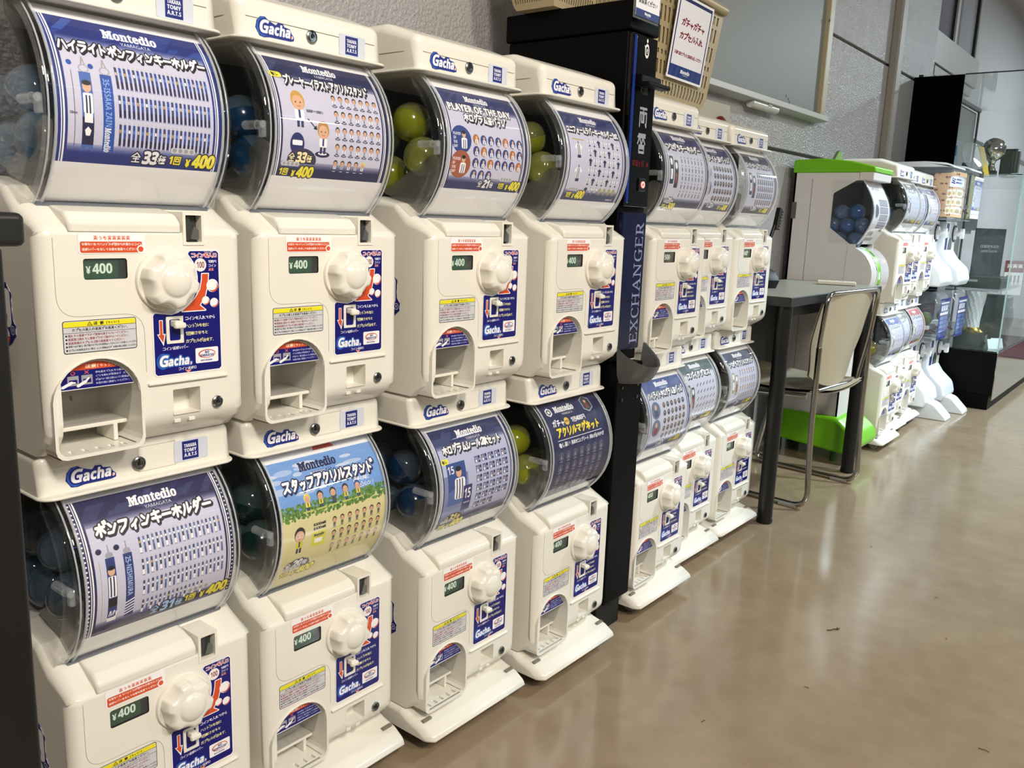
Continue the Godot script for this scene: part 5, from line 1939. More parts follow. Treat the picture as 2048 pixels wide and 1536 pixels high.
func build_machines() -> void:
	machine_meshes()
	var list := [
		[0.042, -0.011, [0, 4], ["400", "400"], "white double capsule machine next to the dark grey counter, both posters showing key straps"],
		[0.341, 0.0, [1, 5], ["400", "400"], "white double capsule machine with drawn figures on the upper poster, meadow poster below"],
		[0.659, 0.039, [2, 6], ["400", "400"], "white double capsule machine with round badges on the upper poster, sticker poster below"],
		[0.978, 0.062, [3, 7], ["400", "400"], "white double capsule machine beside the black changer, shirt poster above, dark poster below"],
		[1.423, 0.038, [8, 11], ["500", "400"], "white double capsule machine under the beige basket, with a dark red price card above"],
		[1.750, -0.032, [9, 12], ["400", "400"], "white double capsule machine set back between two others, green headed poster on the lower globe"],
		[2.058, -0.036, [10, 13], ["400", "400"], "white double capsule machine beside the desk leg, grey poster with rows of cards above"],
		[3.70, 0.0, [14, 15], ["400", "400"], "white double capsule machine behind the chair, next to the green and white dispenser"],
		[4.003, -0.047, [16, 14], ["400", "400"], "white double capsule machine in the middle of the three beyond the desk"],
		[4.306, -0.055, [15, 17], ["400", "400"], "white double capsule machine beside the slim machines, poster with red writing below"],
	]
	for a in list:
		machine(a[0], a[1], a[2], a[3], a[4])
	var rng := RandomNumberGenerator.new()
	rng.seed = 5
	var blue := Color(0.10, 0.34, 0.52)
	var lime := Color(0.48, 0.51, 0.09)  # darker than the plastic: shade inside the globes put into the colour
	var teal := Color(0.03, 0.17, 0.16)
	var green := Color(0.10, 0.45, 0.18)
	# machine, storey, colour, what the group is called, how many
	for s in [
		[0, 1, Color(0.20, 0.38, 0.52), "pale blue capsule in the globe with the key strap poster beside the counter"], [0, 0, Color(0.03, 0.17, 0.28), "dark blue capsule in the lower globe beside the counter leg"],  # pale blue likewise deepened for the shade in its globe
		[1, 1, Color(0.03, 0.18, 0.30), "dark blue capsule in the globe behind the poster of drawn figures"], [1, 0, teal, "dark green capsule in the globe behind the meadow poster"],
		[2, 1, lime, "yellow capsule in the globe behind the round badge poster"], [2, 0, Color(0.03, 0.15, 0.28), "dark blue capsule in the globe behind the sticker poster"],
		[3, 1, lime, "yellow capsule in the globe behind the shirt poster"], [3, 0, Color(0.54, 0.57, 0.08), "yellow capsule in the globe behind the dark magnet poster"],
		[4, 0, Color(0.35, 0.42, 0.08), "olive capsule in the lower globe under the beige basket"],
		[7, 1, Color(0.08, 0.26, 0.40), "blue capsule in the upper globe behind the chair"], [7, 0, Color(0.52, 0.50, 0.14), "mustard capsule in the lower globe behind the chair"],
	]:
		var a: Array = list[s[0]]
		var spots := [Vector3(-0.088, 0.470, -0.085), Vector3(-0.085, 0.464, -0.158), Vector3(-0.080, 0.530, -0.122), Vector3(-0.012, 0.464, -0.115), Vector3(-0.082, 0.464, -0.229), Vector3(-0.080, 0.533, -0.195)]
		if s[0] in [2, 3] and s[1] == 1:
			spots = [Vector3(-0.086, 0.495, -0.075), Vector3(-0.085, 0.464, -0.160), Vector3(-0.078, 0.556, -0.115), Vector3(-0.012, 0.464, -0.115), Vector3(-0.08, 0.535, -0.19)]
		for q in spots:
			capsule(Vector3(a[0], s[1] * LEVEL, a[1]) + q, s[2] if not (s[0] == 7 and s[1] == 0 and q.y > 0.5) else green, s[3] if not (s[0] == 7 and s[1] == 0 and q.y > 0.5) else "green capsule in the lower globe behind the chair", s[3].replace(" capsule", " capsules"), Vector3(rng.randf_range(-1.2, 1.2), rng.randf_range(0, TAU), rng.randf_range(-1.2, 1.2)), 0.97)

# ------------------------------------------------------------------ the room
func noise_tex(freq: float, seed_: int, lo: Color, hi: Color, size := 512, oct := 4, normal := false, bump := 4.0) -> NoiseTexture2D:
	var n := FastNoiseLite.new()
	n.seed = seed_
	n.frequency = freq
	n.fractal_octaves = oct
	var t := NoiseTexture2D.new()
	t.width = size
	t.height = size
	t.seamless = true
	t.noise = n
	if normal:
		t.as_normal_map = true
		t.bump_strength = bump
	else:
		var g := Gradient.new()
		g.set_color(0, lo)
		g.set_color(1, hi)
		t.color_ramp = g
	return t


func stucco() -> StandardMaterial3D:
	if not mats.has("stucco"):
		var m := StandardMaterial3D.new()
		m.albedo_color = Color(0.66, 0.655, 0.66)
		m.roughness = 0.28
		m.metallic_specular = 0.5
		m.uv1_triplanar = true
		m.uv1_world_triplanar = true
		m.uv1_scale = Vector3(5.0, 5.0, 5.0)
		m.normal_enabled = true
		m.normal_texture = noise_tex(0.030, 3, Color.BLACK, Color.WHITE, 512, 3, true, 10.0)
		m.normal_scale = 0.8
		m.cull_mode = BaseMaterial3D.CULL_DISABLED
		mats["stucco"] = m
	return mats["stucco"]


func build_room() -> void:
	# floor
	var fm := StandardMaterial3D.new()
	fm.albedo_texture = noise_tex(0.006, 11, Color(0.545, 0.475, 0.385), Color(0.59, 0.52, 0.43), 1024, 5)
	fm.roughness_texture = noise_tex(0.011, 21, Color(0.11, 0.11, 0.11), Color(0.20, 0.20, 0.20), 512, 4)
	fm.roughness = 1.0
	fm.metallic_specular = 0.7
	fm.uv1_triplanar = true
	fm.uv1_world_triplanar = true
	fm.uv1_scale = Vector3(0.45, 0.45, 0.45)
	fm.detail_enabled = true
	fm.detail_blend_mode = BaseMaterial3D.BLEND_MODE_MUL
	fm.detail_uv_layer = BaseMaterial3D.DETAIL_UV_1
	fm.detail_albedo = noise_tex(0.05, 31, Color(0.94, 0.935, 0.925), Color(1, 1, 1), 512, 3)
	var b := MB.new()
	b.box(Vector3(4.0, -0.05, 4.0), Vector3(16.0, 0.1, 9.9))
	struct("floor", b.mesh(), fm)
	# ceiling and the walls behind the camera
	var plain := mat(Color(0.58, 0.57, 0.55), 0.7)
	b = MB.new()
	b.box(Vector3(4.0, 3.12, 4.0), Vector3(16.0, 0.2, 9.9))
	struct("ceiling", b.mesh(), mat(Color(0.64, 0.64, 0.64), 0.8))
	b = MB.new()
	b.box(Vector3(4.0, 1.5, 8.75), Vector3(16.0, 3.1, 0.2))
	struct("wall_front", b.mesh(), plain)
	b = MB.new()
	b.box(Vector3(-3.9, 1.5, 4.2), Vector3(0.2, 3.1, 9.4))
	struct("wall_left", b.mesh(), plain)
	b = MB.new()
	b.box(Vector3(11.9, 1.5, 4.0), Vector3(0.2, 3.1, 9.9))
	struct("wall_right", b.mesh(), mat(Color(0.82, 0.83, 0.84), 0.6))  # lit far end put into its colour: paler than the other walls
	# stucco wall behind the machines, in courses with sunk joints, up to the window bay
	b = MB.new()
	var X0 := -3.8
	var X1 := 5.45
	b.box(Vector3((X0 + X1) / 2, 1.525, WALL - 0.125), Vector3(X1 - X0, 3.05, 0.18))
	var wall := struct("wall_back", b.mesh(), stucco())
	var ys := [0.0, 1.345, 1.905, 2.48, 3.05]
	for i in ys.size() - 1:
		var gap := 0.014 if i < 3 else 0.0
		b = MB.new()
		b.rbox(Vector3((X0 + X1) / 2, (ys[i] + ys[i + 1] - gap) / 2, WALL - 0.03), Vector3(X1 - X0, ys[i + 1] - ys[i] - gap, 0.06), 0.003)
		part("wall_panel", b.mesh(), stucco(), wall)
	# smooth band of the wall further on, behind the window bay
	b = MB.new()
	b.box(Vector3(8.9, 0.9, WALL - 0.25), Vector3(6.9, 1.8, 0.18))
	b.box(Vector3(9.3, 2.4, WALL - 0.25), Vector3(5.2, 1.3, 0.18))
	struct("wall_bay", b.mesh(), mat(Color(0.66, 0.655, 0.66), 0.5))
	# vertical cover strip beside the bay
	b = MB.new()
	b.rbox(Vector3(4.56, 1.52, WALL + 0.022), Vector3(0.09, 3.04, 0.05), 0.012)
	b.rbox(Vector3(4.635, 1.52, WALL + 0.012), Vector3(0.06, 3.04, 0.03), 0.008)
	struct("trim_1", b.mesh(), mat(Color(0.55, 0.53, 0.50), 0.5))
	# window bay: frame of flat aluminium with dark gaskets, dusk outside
	var alu := mat(Color(0.60, 0.59, 0.56), 0.4)
	b = MB.new()
	b.box(Vector3(6.1, 2.17, WALL - 0.05), Vector3(1.35, 0.19, 0.06))
	for x in [5.49, 6.06, 6.72]:
		b.box(Vector3(x, 2.66, WALL - 0.045), Vector3(0.06, 0.80, 0.02))
	b.box(Vector3(5.58, 1.76, WALL - 0.045), Vector3(0.06, 0.64, 0.02))
	b.box(Vector3(6.1, 2.04, WALL - 0.045), Vector3(1.2, 0.06, 0.02))
	b.box(Vector3(6.1, 3.05, WALL - 0.10), Vector3(1.35, 0.10, 0.14))
	var win := struct("window_1", b.mesh(), alu)
	b = MB.new()
	for x in [5.527, 6.018, 6.097, 6.68]:
		b.box(Vector3(x, 2.66, WALL - 0.05), Vector3(0.018, 0.80, 0.02))
	b.box(Vector3(5.53, 1.76, WALL - 0.04), Vector3(0.04, 0.64, 0.03))
	part("window_gasket", b.mesh(), mat(Color(0.02, 0.02, 0.025), 0.4), win)
	b = MB.new()
	b.box(Vector3(5.77, 2.66, WALL - 0.058), Vector3(0.50, 0.80, 0.006))
	part("window_pane", b.mesh(), pane(Color(0.5, 0.6, 0.8), 0.05), win)
	b = MB.new()
	b.box(Vector3(6.39, 2.66, WALL - 0.058), Vector3(0.60, 0.80, 0.006))
	part("window_pane", b.mesh(), pane(Color(0.5, 0.6, 0.8), 0.05), win)
	b = MB.new()
	b.box(Vector3(6.1, 1.73, WALL - 0.058), Vector3(1.1, 0.60, 0.006))
	part("window_pane", b.mesh(), pane(Color(0.5, 0.6, 0.8), 0.05), win)
	# red floor mat far behind the trophy case
	b = MB.new()
	b.rbox(Vector3(8.6, 0.004, 1.0), Vector3(1.8, 0.008, 3.0), 0.003)
	tag(part("floor_mat", b.mesh(), mat(Color(0.28, 0.10, 0.13), 0.8), self), "dark red floor mat behind the glass trophy case", "mat")


# ------------------------------------------------------------------ coin changer
func build_changer() -> void:
	var black := mat(Color(0.016, 0.016, 0.017), 0.55, 0.0, 0.22)
	var t := thing("coin_changer", "tall black coin changing machine between the capsule machines, white lettering down its front", "changer", Vector3(1.196, 0, 0))
	var b := MB.new()
	b.rbox(Vector3(0.0, 0.045, -0.155), Vector3(0.108, 0.09, 0.36), 0.003)
	part("plinth", b.mesh(), mat(Color(0.012, 0.012, 0.012), 0.6), t)
	b = MB.new()
	b.rbox(Vector3(0.0, 0.385, -0.145), Vector3(0.116, 0.60, 0.385), 0.004)
	var low := part("lower_cabinet", b.mesh(), black, t)
	b = MB.new()
	for q in [Vector2(-0.035, 0.63), Vector2(0.035, 0.63), Vector2(-0.035, 0.60), Vector2(0.035, 0.60)]:
		b.lathe([[0.004, 0.0], [0.004, 0.002], [0.0, 0.003]], 10, "z", Vector3(q.x, q.y, 0.0475))
	part("screw", b.mesh(), mat(Color(0.4, 0.4, 0.4), 0.4, 1.0), low)
	b = MB.new()
	b.rbox(Vector3(0.0, 1.055, -0.145), Vector3(0.116, 0.735, 0.335), 0.004)
	var up := part("upper_cabinet", b.mesh(), black, t)
	b = MB.new()
	b.rbox(Vector3(0.0, 1.455, -0.145), Vector3(0.124, 0.062, 0.352), 0.005)
	part("top_cover", b.mesh(), black, t)
	b = MB.new()
	b.rbox(Vector3(0.0, 1.233, 0.026), Vector3(0.106, 0.372, 0.012), 0.002)
	var fp := part("front_panel", b.mesh(), mat(Color(0.012, 0.012, 0.014), 0.12), up)
	fp.set_meta("label", "glossy black front panel")
	b = MB.new()
	b.sheet([Vector2(-0.030, 1.048), Vector2(0.052, 1.048), Vector2(0.052, 1.418), Vector2(-0.030, 1.418)], 0.0323, Vector2(-0.044, 1.048), Vector2(0.052, 1.418))
	part("front_print", b.mesh(), printed(tex.changer_top, 0.12), up)
	b = MB.new()
	b.rbox(Vector3(-0.041, 1.235, 0.031), Vector3(0.010, 0.36, 0.006), 0.002)
	part("blue_strip", b.mesh(), mat(Color(0.10, 0.20, 0.52), 0.15), up)
	b = MB.new()
	b.rbox(Vector3(0.006, 1.322, 0.040), Vector3(0.086, 0.022, 0.022), 0.003)
	b.rbox(Vector3(0.010, 1.312, 0.058), Vector3(0.098, 0.010, 0.026), 0.004)
	part("note_slot", b.mesh(), mat(Color(0.012, 0.012, 0.013), 0.45, 0.0, 0.25), up)
	b = MB.new()
	b.rbox(Vector3(0.018, 1.098, 0.0335), Vector3(0.030, 0.030, 0.006), 0.002)
	part("display_frame", b.mesh(), mat(Color(0.06, 0.06, 0.06), 0.3), up)
	b = MB.new()
	b.lathe([[0.0075, 0.0], [0.0075, 0.002], [0.0035, 0.002], [0.0035, 0.0]], 20, "z", Vector3(0.018, 1.098, 0.0365))
	part("display_light", b.mesh(), glow(Color(1.0, 0.12, 0.08), 1.6), up)
	b = MB.new()
	b.rbox(Vector3(0.0, 0.875, 0.026), Vector3(0.106, 0.320, 0.012), 0.002)
	part("lower_panel", b.mesh(), mat(Color(0.05, 0.06, 0.18), 0.14), up)
	b = MB.new()
	b.sheet([Vector2(-0.050, 0.72), Vector2(0.052, 0.72), Vector2(0.052, 1.032), Vector2(-0.050, 1.032)], 0.0323, Vector2(-0.052, 0.72), Vector2(0.052, 1.032))
	part("lower_print", b.mesh(), printed(tex.changer_low, 0.12), up)
	# coin tray: a scoop
	b = MB.new()
	var rows := []
	for i in 9:
		var a := PI * i / 8.0
		var row := []
		for j in 7:
			var s := j / 6.0
			var xx := -cos(a) * 0.066
			var yy := 0.655 + 0.055 * s * s * (1.0 if i in [0, 8] else 0.75) + (0.03 * pow(absf(cos(a)), 3.0)) * s
			row.append(Vector3(xx * (0.8 + 0.2 * s), yy - 0.012, 0.045 + sin(a) * 0.072 * (0.55 + 0.45 * s)))
		rows.append(row)
	b.grid(rows, false, 80.0)
	var rows2 := []
	for i in 9:
		var a := PI * i / 8.0
		rows2.append([rows[i][0], Vector3(0, 0.643, 0.045)])
	b.grid(rows2, false, 80.0)
	var rows3 := []
	for i in 9:
		rows3.append([rows[i][6], (rows[i][6] as Vector3) * Vector3(0.92, 1, 1) + Vector3(0, 0.0, -0.004), (rows[i][0] as Vector3) * Vector3(0.9, 1, 1) + Vector3(0, 0.003, -0.004)])
	b.grid(rows3, false, 80.0)
	part("coin_tray", b.mesh(), mat(Color(0.30, 0.30, 0.30), 0.35), t)
	# sign standing on top in a clear holder
	var s := thing("table_sign", "small white notice in a clear holder on top of the black changer", "sign", Vector3(1.172, 1.448, 0.046))
	b = MB.new()
	b.slab(rrect(Vector2(-0.05, 0), Vector2(0.05, 0.075), 0.001), 0.0, 0.001, Vector2(-0.05, 0), Vector2(0.05, 0.075))
	part("paper", b.mesh(), printed(tex.top_sign, 0.4), s)
	b = MB.new()
	b.rbox(Vector3(0, 0.036, -0.003), Vector3(0.106, 0.082, 0.003), 0.001)
	part("holder", b.mesh(), pane(Color(0.8, 0.85, 0.85), 0.12), s)


# ------------------------------------------------------------------ furniture
func build_counter() -> void:
	var char_ := mat(Color(0.105, 0.110, 0.115), 0.42)
	var t := thing("counter_table", "dark grey tall counter table at the end of the machine row", "table", Vector3(-0.165, 0, 0.12))
	var b := MB.new()
	b.rbox(Vector3(-0.50, 0.983, -0.25), Vector3(1.0, 0.034, 0.52), 0.007, 3)
	part("table_top", b.mesh(), char_, t)
	for q in [Vector2(-0.055, -0.03), Vector2(-0.055, -0.46), Vector2(-0.95, -0.03), Vector2(-0.95, -0.46)]:
		b = MB.new()
		b.rbox(Vector3(q.x, 0.483, q.y), Vector3(0.072, 0.966, 0.06), 0.006, 3)
		part("leg", b.mesh(), mat(Color(0.045, 0.046, 0.047), 0.45), t)
	b = MB.new()
	b.rbox(Vector3(-0.50, 0.90, -0.40), Vector3(0.84, 0.12, 0.02), 0.004)
	part("apron", b.mesh(), mat(Color(0.045, 0.046, 0.047), 0.5), t)


func build_desk() -> void:
	var grey := mat(Color(0.24, 0.25, 0.25), 0.4)
	var t := thing("desk", "dark grey desk with round legs standing between the capsule machines", "desk", Vector3(2.685, 0, -0.17))
	var b := MB.new()
	b.loft(MB.rounded([Vector2(-0.19, 0.758), Vector2(0.205, 0.758), Vector2(0.205, 0.79), Vector2(-0.19, 0.79)], [0.006], 3), -0.47, 0.53, 0.008, 3)
	part("desk_top", b.mesh(), mat(Color(0.57, 0.57, 0.53), 0.34), t)
	b = MB.new()
	b.loft(MB.rounded([Vector2(0.200, 0.757), Vector2(0.2075, 0.757), Vector2(0.2075, 0.7885), Vector2(0.200, 0.7885)], [0.003], 2), -0.473, 0.533, 0.002, 2)
	b.rbox(Vector3(-0.4715, 0.7727, 0.006), Vector3(0.006, 0.0315, 0.396), 0.002)
	part("edge_band", b.mesh(), mat(Color(0.115, 0.12, 0.122), 0.45), t)
	for q in [Vector2(-0.44, 0.175), Vector2(0.42, 0.185), Vector2(-0.44, -0.16), Vector2(0.42, -0.16)]:
		b = MB.new()
		b.cyl(Vector3(q.x, 0.012, q.y), Vector3(q.x, 0.758, q.y), 0.026, 20)
		var leg := part("leg", b.mesh(), mat(Color(0.05, 0.051, 0.052), 0.38), t)
		b = MB.new()
		b.lathe([[0.0, 0.0], [0.025, 0.0], [0.0275, 0.004], [0.0275, 0.014], [0.0, 0.014]], 20, "y", Vector3(q.x, 0, q.y))
		part("foot_cap", b.mesh(), mat(Color(0.02, 0.02, 0.02), 0.6), leg)
	b = MB.new()
	b.rbox(Vector3(0.0, 0.57, -0.181), Vector3(0.84, 0.37, 0.014), 0.003)
	part("modesty_panel", b.mesh(), grey, t)
	b = MB.new()
	b.rbox(Vector3(-0.01, 0.735, 0.165), Vector3(0.84, 0.04, 0.02), 0.003)
	part("rail", b.mesh(), mat(Color(0.06, 0.06, 0.062), 0.45), t)


func build_chair() -> void:
	var chrome := mat(Color(0.72, 0.71, 0.69), 0.14, 1.0)
	var shell := mat(Color(0.66, 0.62, 0.53), 0.38)
	var t := thing("sled_chair", "beige shell chair on a chrome sled frame pushed under the desk", "chair", Vector3(2.71, 0, 0.075), deg_to_rad(-4))
	# backrest, facing the wall; its rear side shows
	var b := MB.new()
	for face in 2:
		var rows := []
		for i in 13:
			var v := i / 12.0
			var row := []
			for j in 13:
				var u := j / 12.0 * 2 - 1
				var hw := lerpf(0.185, 0.232, smoothstep(0.0, 0.55, v))
				var drop := 0.05 * pow(absf(u), 2.4) * (1.0 - v)
				var y := lerpf(0.435, 0.785, v) + drop - 0.03 * pow(absf(u), 8.0) * v
				var z := 0.018 * v * v - 0.035 * (u * u) * 0.7 - 0.028 * (1 - v) + (0.0 if face == 0 else -0.007)
				row.append(Vector3(u * hw, y, z))
			rows.append(row)
		b.grid(rows, false, 80.0, Vector3.ZERO, face == 1)
	var back := part("backrest", b.mesh(), shell, t)
	b = MB.new()
	var fr := bend([Vector3(-0.196, 0.44, -0.02), Vector3(-0.236, 0.60, -0.005), Vector3(-0.242, 0.792, 0.012), Vector3(0.242, 0.792, 0.012), Vector3(0.236, 0.60, -0.005), Vector3(0.196, 0.44, -0.02)], 0.045, 6)
	b.tube(fr, 0.0085, 10)
	part("back_frame", b.mesh(), chrome, back)
	# seat
	b = MB.new()
	for face in 2:
		var rows := []
		for i in 11:
			var v := i / 10.0
			var row := []
			for j in 11:
				var u := j / 10.0 * 2 - 1
				var hw := 0.215 * (1.0 - 0.12 * pow(absf(v - 0.45) * 1.9, 4.0))
				var y := 0.425 + 0.02 * u * u - 0.018 * sin(v * PI) + 0.012 * v - (0.01 if face else 0.0)
				row.append(Vector3(u * hw, y, lerpf(0.0, -0.42, v)))
			rows.append(row)
		b.grid(rows, false, 80.0, Vector3.ZERO, face == 0)
	part("seat", b.mesh(), shell, t)
	# two side loops: down from the back frame, along the floor, up to the seat
	for s in [-1.0, 1.0]:
		b = MB.new()
		var path := bend([Vector3(s * 0.236, 0.60, -0.003), Vector3(s * 0.236, 0.30, -0.002), Vector3(s * 0.236, 0.011, 0.012), Vector3(s * 0.236, 0.011, -0.44), Vector3(s * 0.236, 0.40, -0.36), Vector3(s * 0.19, 0.412, -0.05)], 0.06, 6)
		b.tube(path, 0.0105, 10)
		var leg := part("side_frame", b.mesh(), chrome, t)
		for z in [-0.06, -0.36]:
			b = MB.new()
			b.rbox(Vector3(s * 0.236, 0.006, z), Vector3(0.028, 0.012, 0.07), 0.003)
			part("glide", b.mesh(), mat(Color(0.55, 0.54, 0.50), 0.5), leg)
	b = MB.new()
	b.cyl(Vector3(-0.236, 0.40, -0.30), Vector3(0.236, 0.40, -0.30), 0.009, 10)
	b.cyl(Vector3(-0.20, 0.428, -0.03), Vector3(0.20, 0.428, -0.03), 0.009, 10)
	part("cross_bar", b.mesh(), chrome, t)


# ------------------------------------------------------------------ green and white dispenser behind the desk
func build_green_machine() -> void:
	var white := mat(Color(0.80, 0.79, 0.785), 0.33)
	var green := mat(Color(0.42, 0.70, 0.07), 0.3)
	var t := thing("capsule_dispenser", "white capsule dispenser with bright green top and green foot, behind the desk", "capsule machine", Vector3(3.345, 0, -0.24))
	var hw := 0.122
	var b := MB.new()
	# left side wall with the window for the capsules
	var win := [Vector2(-0.045, 1.205), Vector2(0.105, 1.225), Vector2(0.115, 1.215), Vector2(0.135, 1.10), Vector2(0.115, 0.965), Vector2(0.105, 0.955), Vector2(-0.04, 1.0), Vector2(-0.05, 1.01), Vector2(-0.052, 1.195)]
	var holes := []
	var hp: Array = MB.rounded([Vector2(0.035, 1.085), Vector2(0.035, 1.02), Vector2(0.125, 0.955), Vector2(0.175, 0.955), Vector2(0.175, 1.218), Vector2(0.125, 1.218), Vector2(0.035, 1.165)], [0.01], 2)[0]
	holes = [hp]
	b.plate(Vector2(-0.14, 0.20), Vector2(0.152, 1.25), holes, func(q, _m): return [Vector3(-hw, q.y, q.x), Vector3(-1, 0, 0)])
	b.box(Vector3(hw - 0.004, 0.725, 0.006), Vector3(0.008, 1.05, 0.292))
	b.box(Vector3(0, 0.725, -0.136), Vector3(0.244, 1.05, 0.008))
	b.box(Vector3(0, 0.56, 0.148), Vector3(0.244, 0.72, 0.008))
	b.box(Vector3(0, 0.925, 0.03), Vector3(0.240, 0.02, 0.25))
	b.rbox(Vector3(0, 1.236, 0.165), Vector3(0.25, 0.034, 0.06), 0.004)
	var body := part("body", b.mesh(), white, t)
	b = MB.new()
	b.rbox(Vector3(-hw + 0.004, 1.06, 0.02), Vector3(0.004, 0.3, 0.004), 0.001)
	for z in [-0.06]:
		b.box(Vector3(-hw - 0.0004, 0.75, z), Vector3(0.001, 0.95, 0.0015))
	part("panel_seam", b.mesh(), mat(Color(0.45, 0.44, 0.43), 0.6), body)
	b = MB.new()
	b.box(Vector3(-hw - 0.0005, 1.09, -0.131), Vector3(0.004, 0.07, 0.02))
	part("grip_notch", b.mesh(), mat(Color(0.33, 0.33, 0.33), 0.6), body)
	b = MB.new()
	b.box(Vector3(0, 1.08, -0.05), Vector3(0.2, 0.28, 0.006))
	b.box(Vector3(0.11, 1.08, 0.03), Vector3(0.004, 0.28, 0.2))
	part("inner_back", b.mesh(), mat(Color(0.05, 0.05, 0.055), 0.5), body)
	# green cap, higher at the rear
	b = MB.new()
	b.loft(MB.rounded([Vector2(-0.148, 1.25), Vector2(0.13, 1.25), Vector2(0.20, 1.253), Vector2(0.20, 1.275), Vector2(0.10, 1.298), Vector2(-0.02, 1.31), Vector2(-0.148, 1.305)], [0.004, 0.02, 0.004, 0.01, 0.06, 0.06, 0.01], 3), -0.128, 0.128, 0.008, 3)
	part("green_cap", b.mesh(), green, t)
	# clear front bowed out, with the paper
	b = MB.new()
	var rows := []
	var prow := []
	for i in 13:
		var v := i / 12.0
		var y := lerpf(1.219, 0.955, v)
		var z := 0.155 + 0.055 * sin(v * PI)
		rows.append([Vector3(-hw, y, z), Vector3(hw, y, z)])
		prow.append([Vector3(-hw + 0.012, y, z - 0.003), Vector3(hw - 0.008, y, z - 0.003)])
	b.grid(rows, false, 60.0)
	var side := []
	for i in 13:
		side.append([Vector3(-hw, rows[i][0].y, 0.03), rows[i][0]])
	b.grid(side, false, 60.0)
	part("clear_front", b.mesh(), pane(Color(0.7, 0.75, 0.8), 0.05), t)
	b = MB.new()
	b.grid(prow, false, 60.0)
	part("poster_sheet", b.mesh(), printed(tex.green_paper, 0.5), t)
	b = MB.new()
	var edge := []
	for r in rows:
		edge.append(r[0])
	b.tube(edge, 0.003, 6)
	part("front_rim", b.mesh(), pane(Color(0.8, 0.83, 0.86), 0.4), t)
	# drum-shaped outlet with the green band
	b = MB.new()
	var dr := []
	var band := []
	var rimc := []
	for i in 17:
		var a := deg_to_rad(88 - i * 11.0)
		var q := Vector2(0.115 + cos(a) * 0.115, 0.82 + sin(a) * 0.125)
		dr.append([Vector3(-hw - 0.002, q.y, q.x), Vector3(-hw + 0.06, q.y, q.x + 0.004)])
		band.append([Vector3(-hw + 0.062, q.y, q.x + 0.006), Vector3(-hw + 0.115, q.y, q.x + 0.006)])
		rimc.append([Vector3(-hw + 0.115, q.y, q.x + 0.004), Vector3(hw, q.y, q.x + 0.002)])
	var disc_rows := []
	for i in 17:
		disc_rows.append([dr[i][0], Vector3(-hw - 0.002, 0.82, 0.115)])
	b.grid(dr, false, 60.0)
	b.grid(disc_rows, false, 60.0)
	var drum := part("outlet_drum", b.mesh(), white, t)
	b = MB.new()
	b.grid(band, false, 60.0)
	part("green_band", b.mesh(), printed(tex.green_band, 0.3), drum)
	b = MB.new()
	b.grid(rimc, false, 60.0)
	part("clear_cover", b.mesh(), pane(Color(0.85, 0.85, 0.88), 0.55, 0.1), drum)
	# foot
	b = MB.new()
	b.loft(MB.rounded([Vector2(-0.14, 0.075), Vector2(0.20, 0.045), Vector2(0.265, 0.075), Vector2(0.245, 0.135), Vector2(0.16, 0.205), Vector2(-0.14, 0.205)], [0.01, 0.03, 0.05, 0.06, 0.05, 0.01], 4), -0.150, 0.150, 0.02, 4)
	var foot := part("green_foot", b.mesh(), green, t)
	for x in [-0.10, 0.10]:
		for z in [-0.11, 0.15]:
			b = MB.new()
			b.cyl(Vector3(x, 0.0, z), Vector3(x, 0.075, z), 0.016, 14)
			part("foot_peg", b.mesh(), mat(Color(0.16, 0.30, 0.05), 0.5), foot)
	var rng := RandomNumberGenerator.new()
	rng.seed = 9
	for q in [Vector3(-0.078, 0.972, 0.06), Vector3(-0.078, 0.972, 0.132), Vector3(-0.070, 1.032, 0.030), Vector3(-0.072, 1.034, 0.150), Vector3(0.0, 0.972, 0.10), Vector3(-0.078, 1.030, 0.092), Vector3(-0.072, 1.086, 0.062), Vector3(-0.070, 1.090, 0.125)]:
		capsule(t.position + q, Color(0.10, 0.26, 0.48), "dark blue capsule in the side window of the green topped dispenser", "dark blue capsules in the green topped dispenser", Vector3(rng.randf_range(-1, 1), rng.randf_range(0, 6), rng.randf_range(-1, 1)), 0.92)
	# card standing on the cap
	var c := thing("price_tent", "small green and white folded card on top of the green topped dispenser", "card", Vector3(3.36, 1.307, -0.25), deg_to_rad(30))
	b = MB.new()
	b.loft(MB.rounded([Vector2(-0.02, 0.0), Vector2(0.02, 0.0), Vector2(0.001, 0.045), Vector2(-0.001, 0.045)], [0.0], 2), -0.035, 0.035)
	part("folded_card", b.mesh(), mat(Color(0.55, 0.70, 0.45), 0.6), c)
	b = MB.new()
	for i in 3:
		b.box(Vector3(-0.018 + i * 0.018, 0.02, 0.0125), Vector3(0.008, 0.026, 0.002))
	part("card_print", b.mesh(), mat(Color(0.92, 0.93, 0.9), 0.6), c)


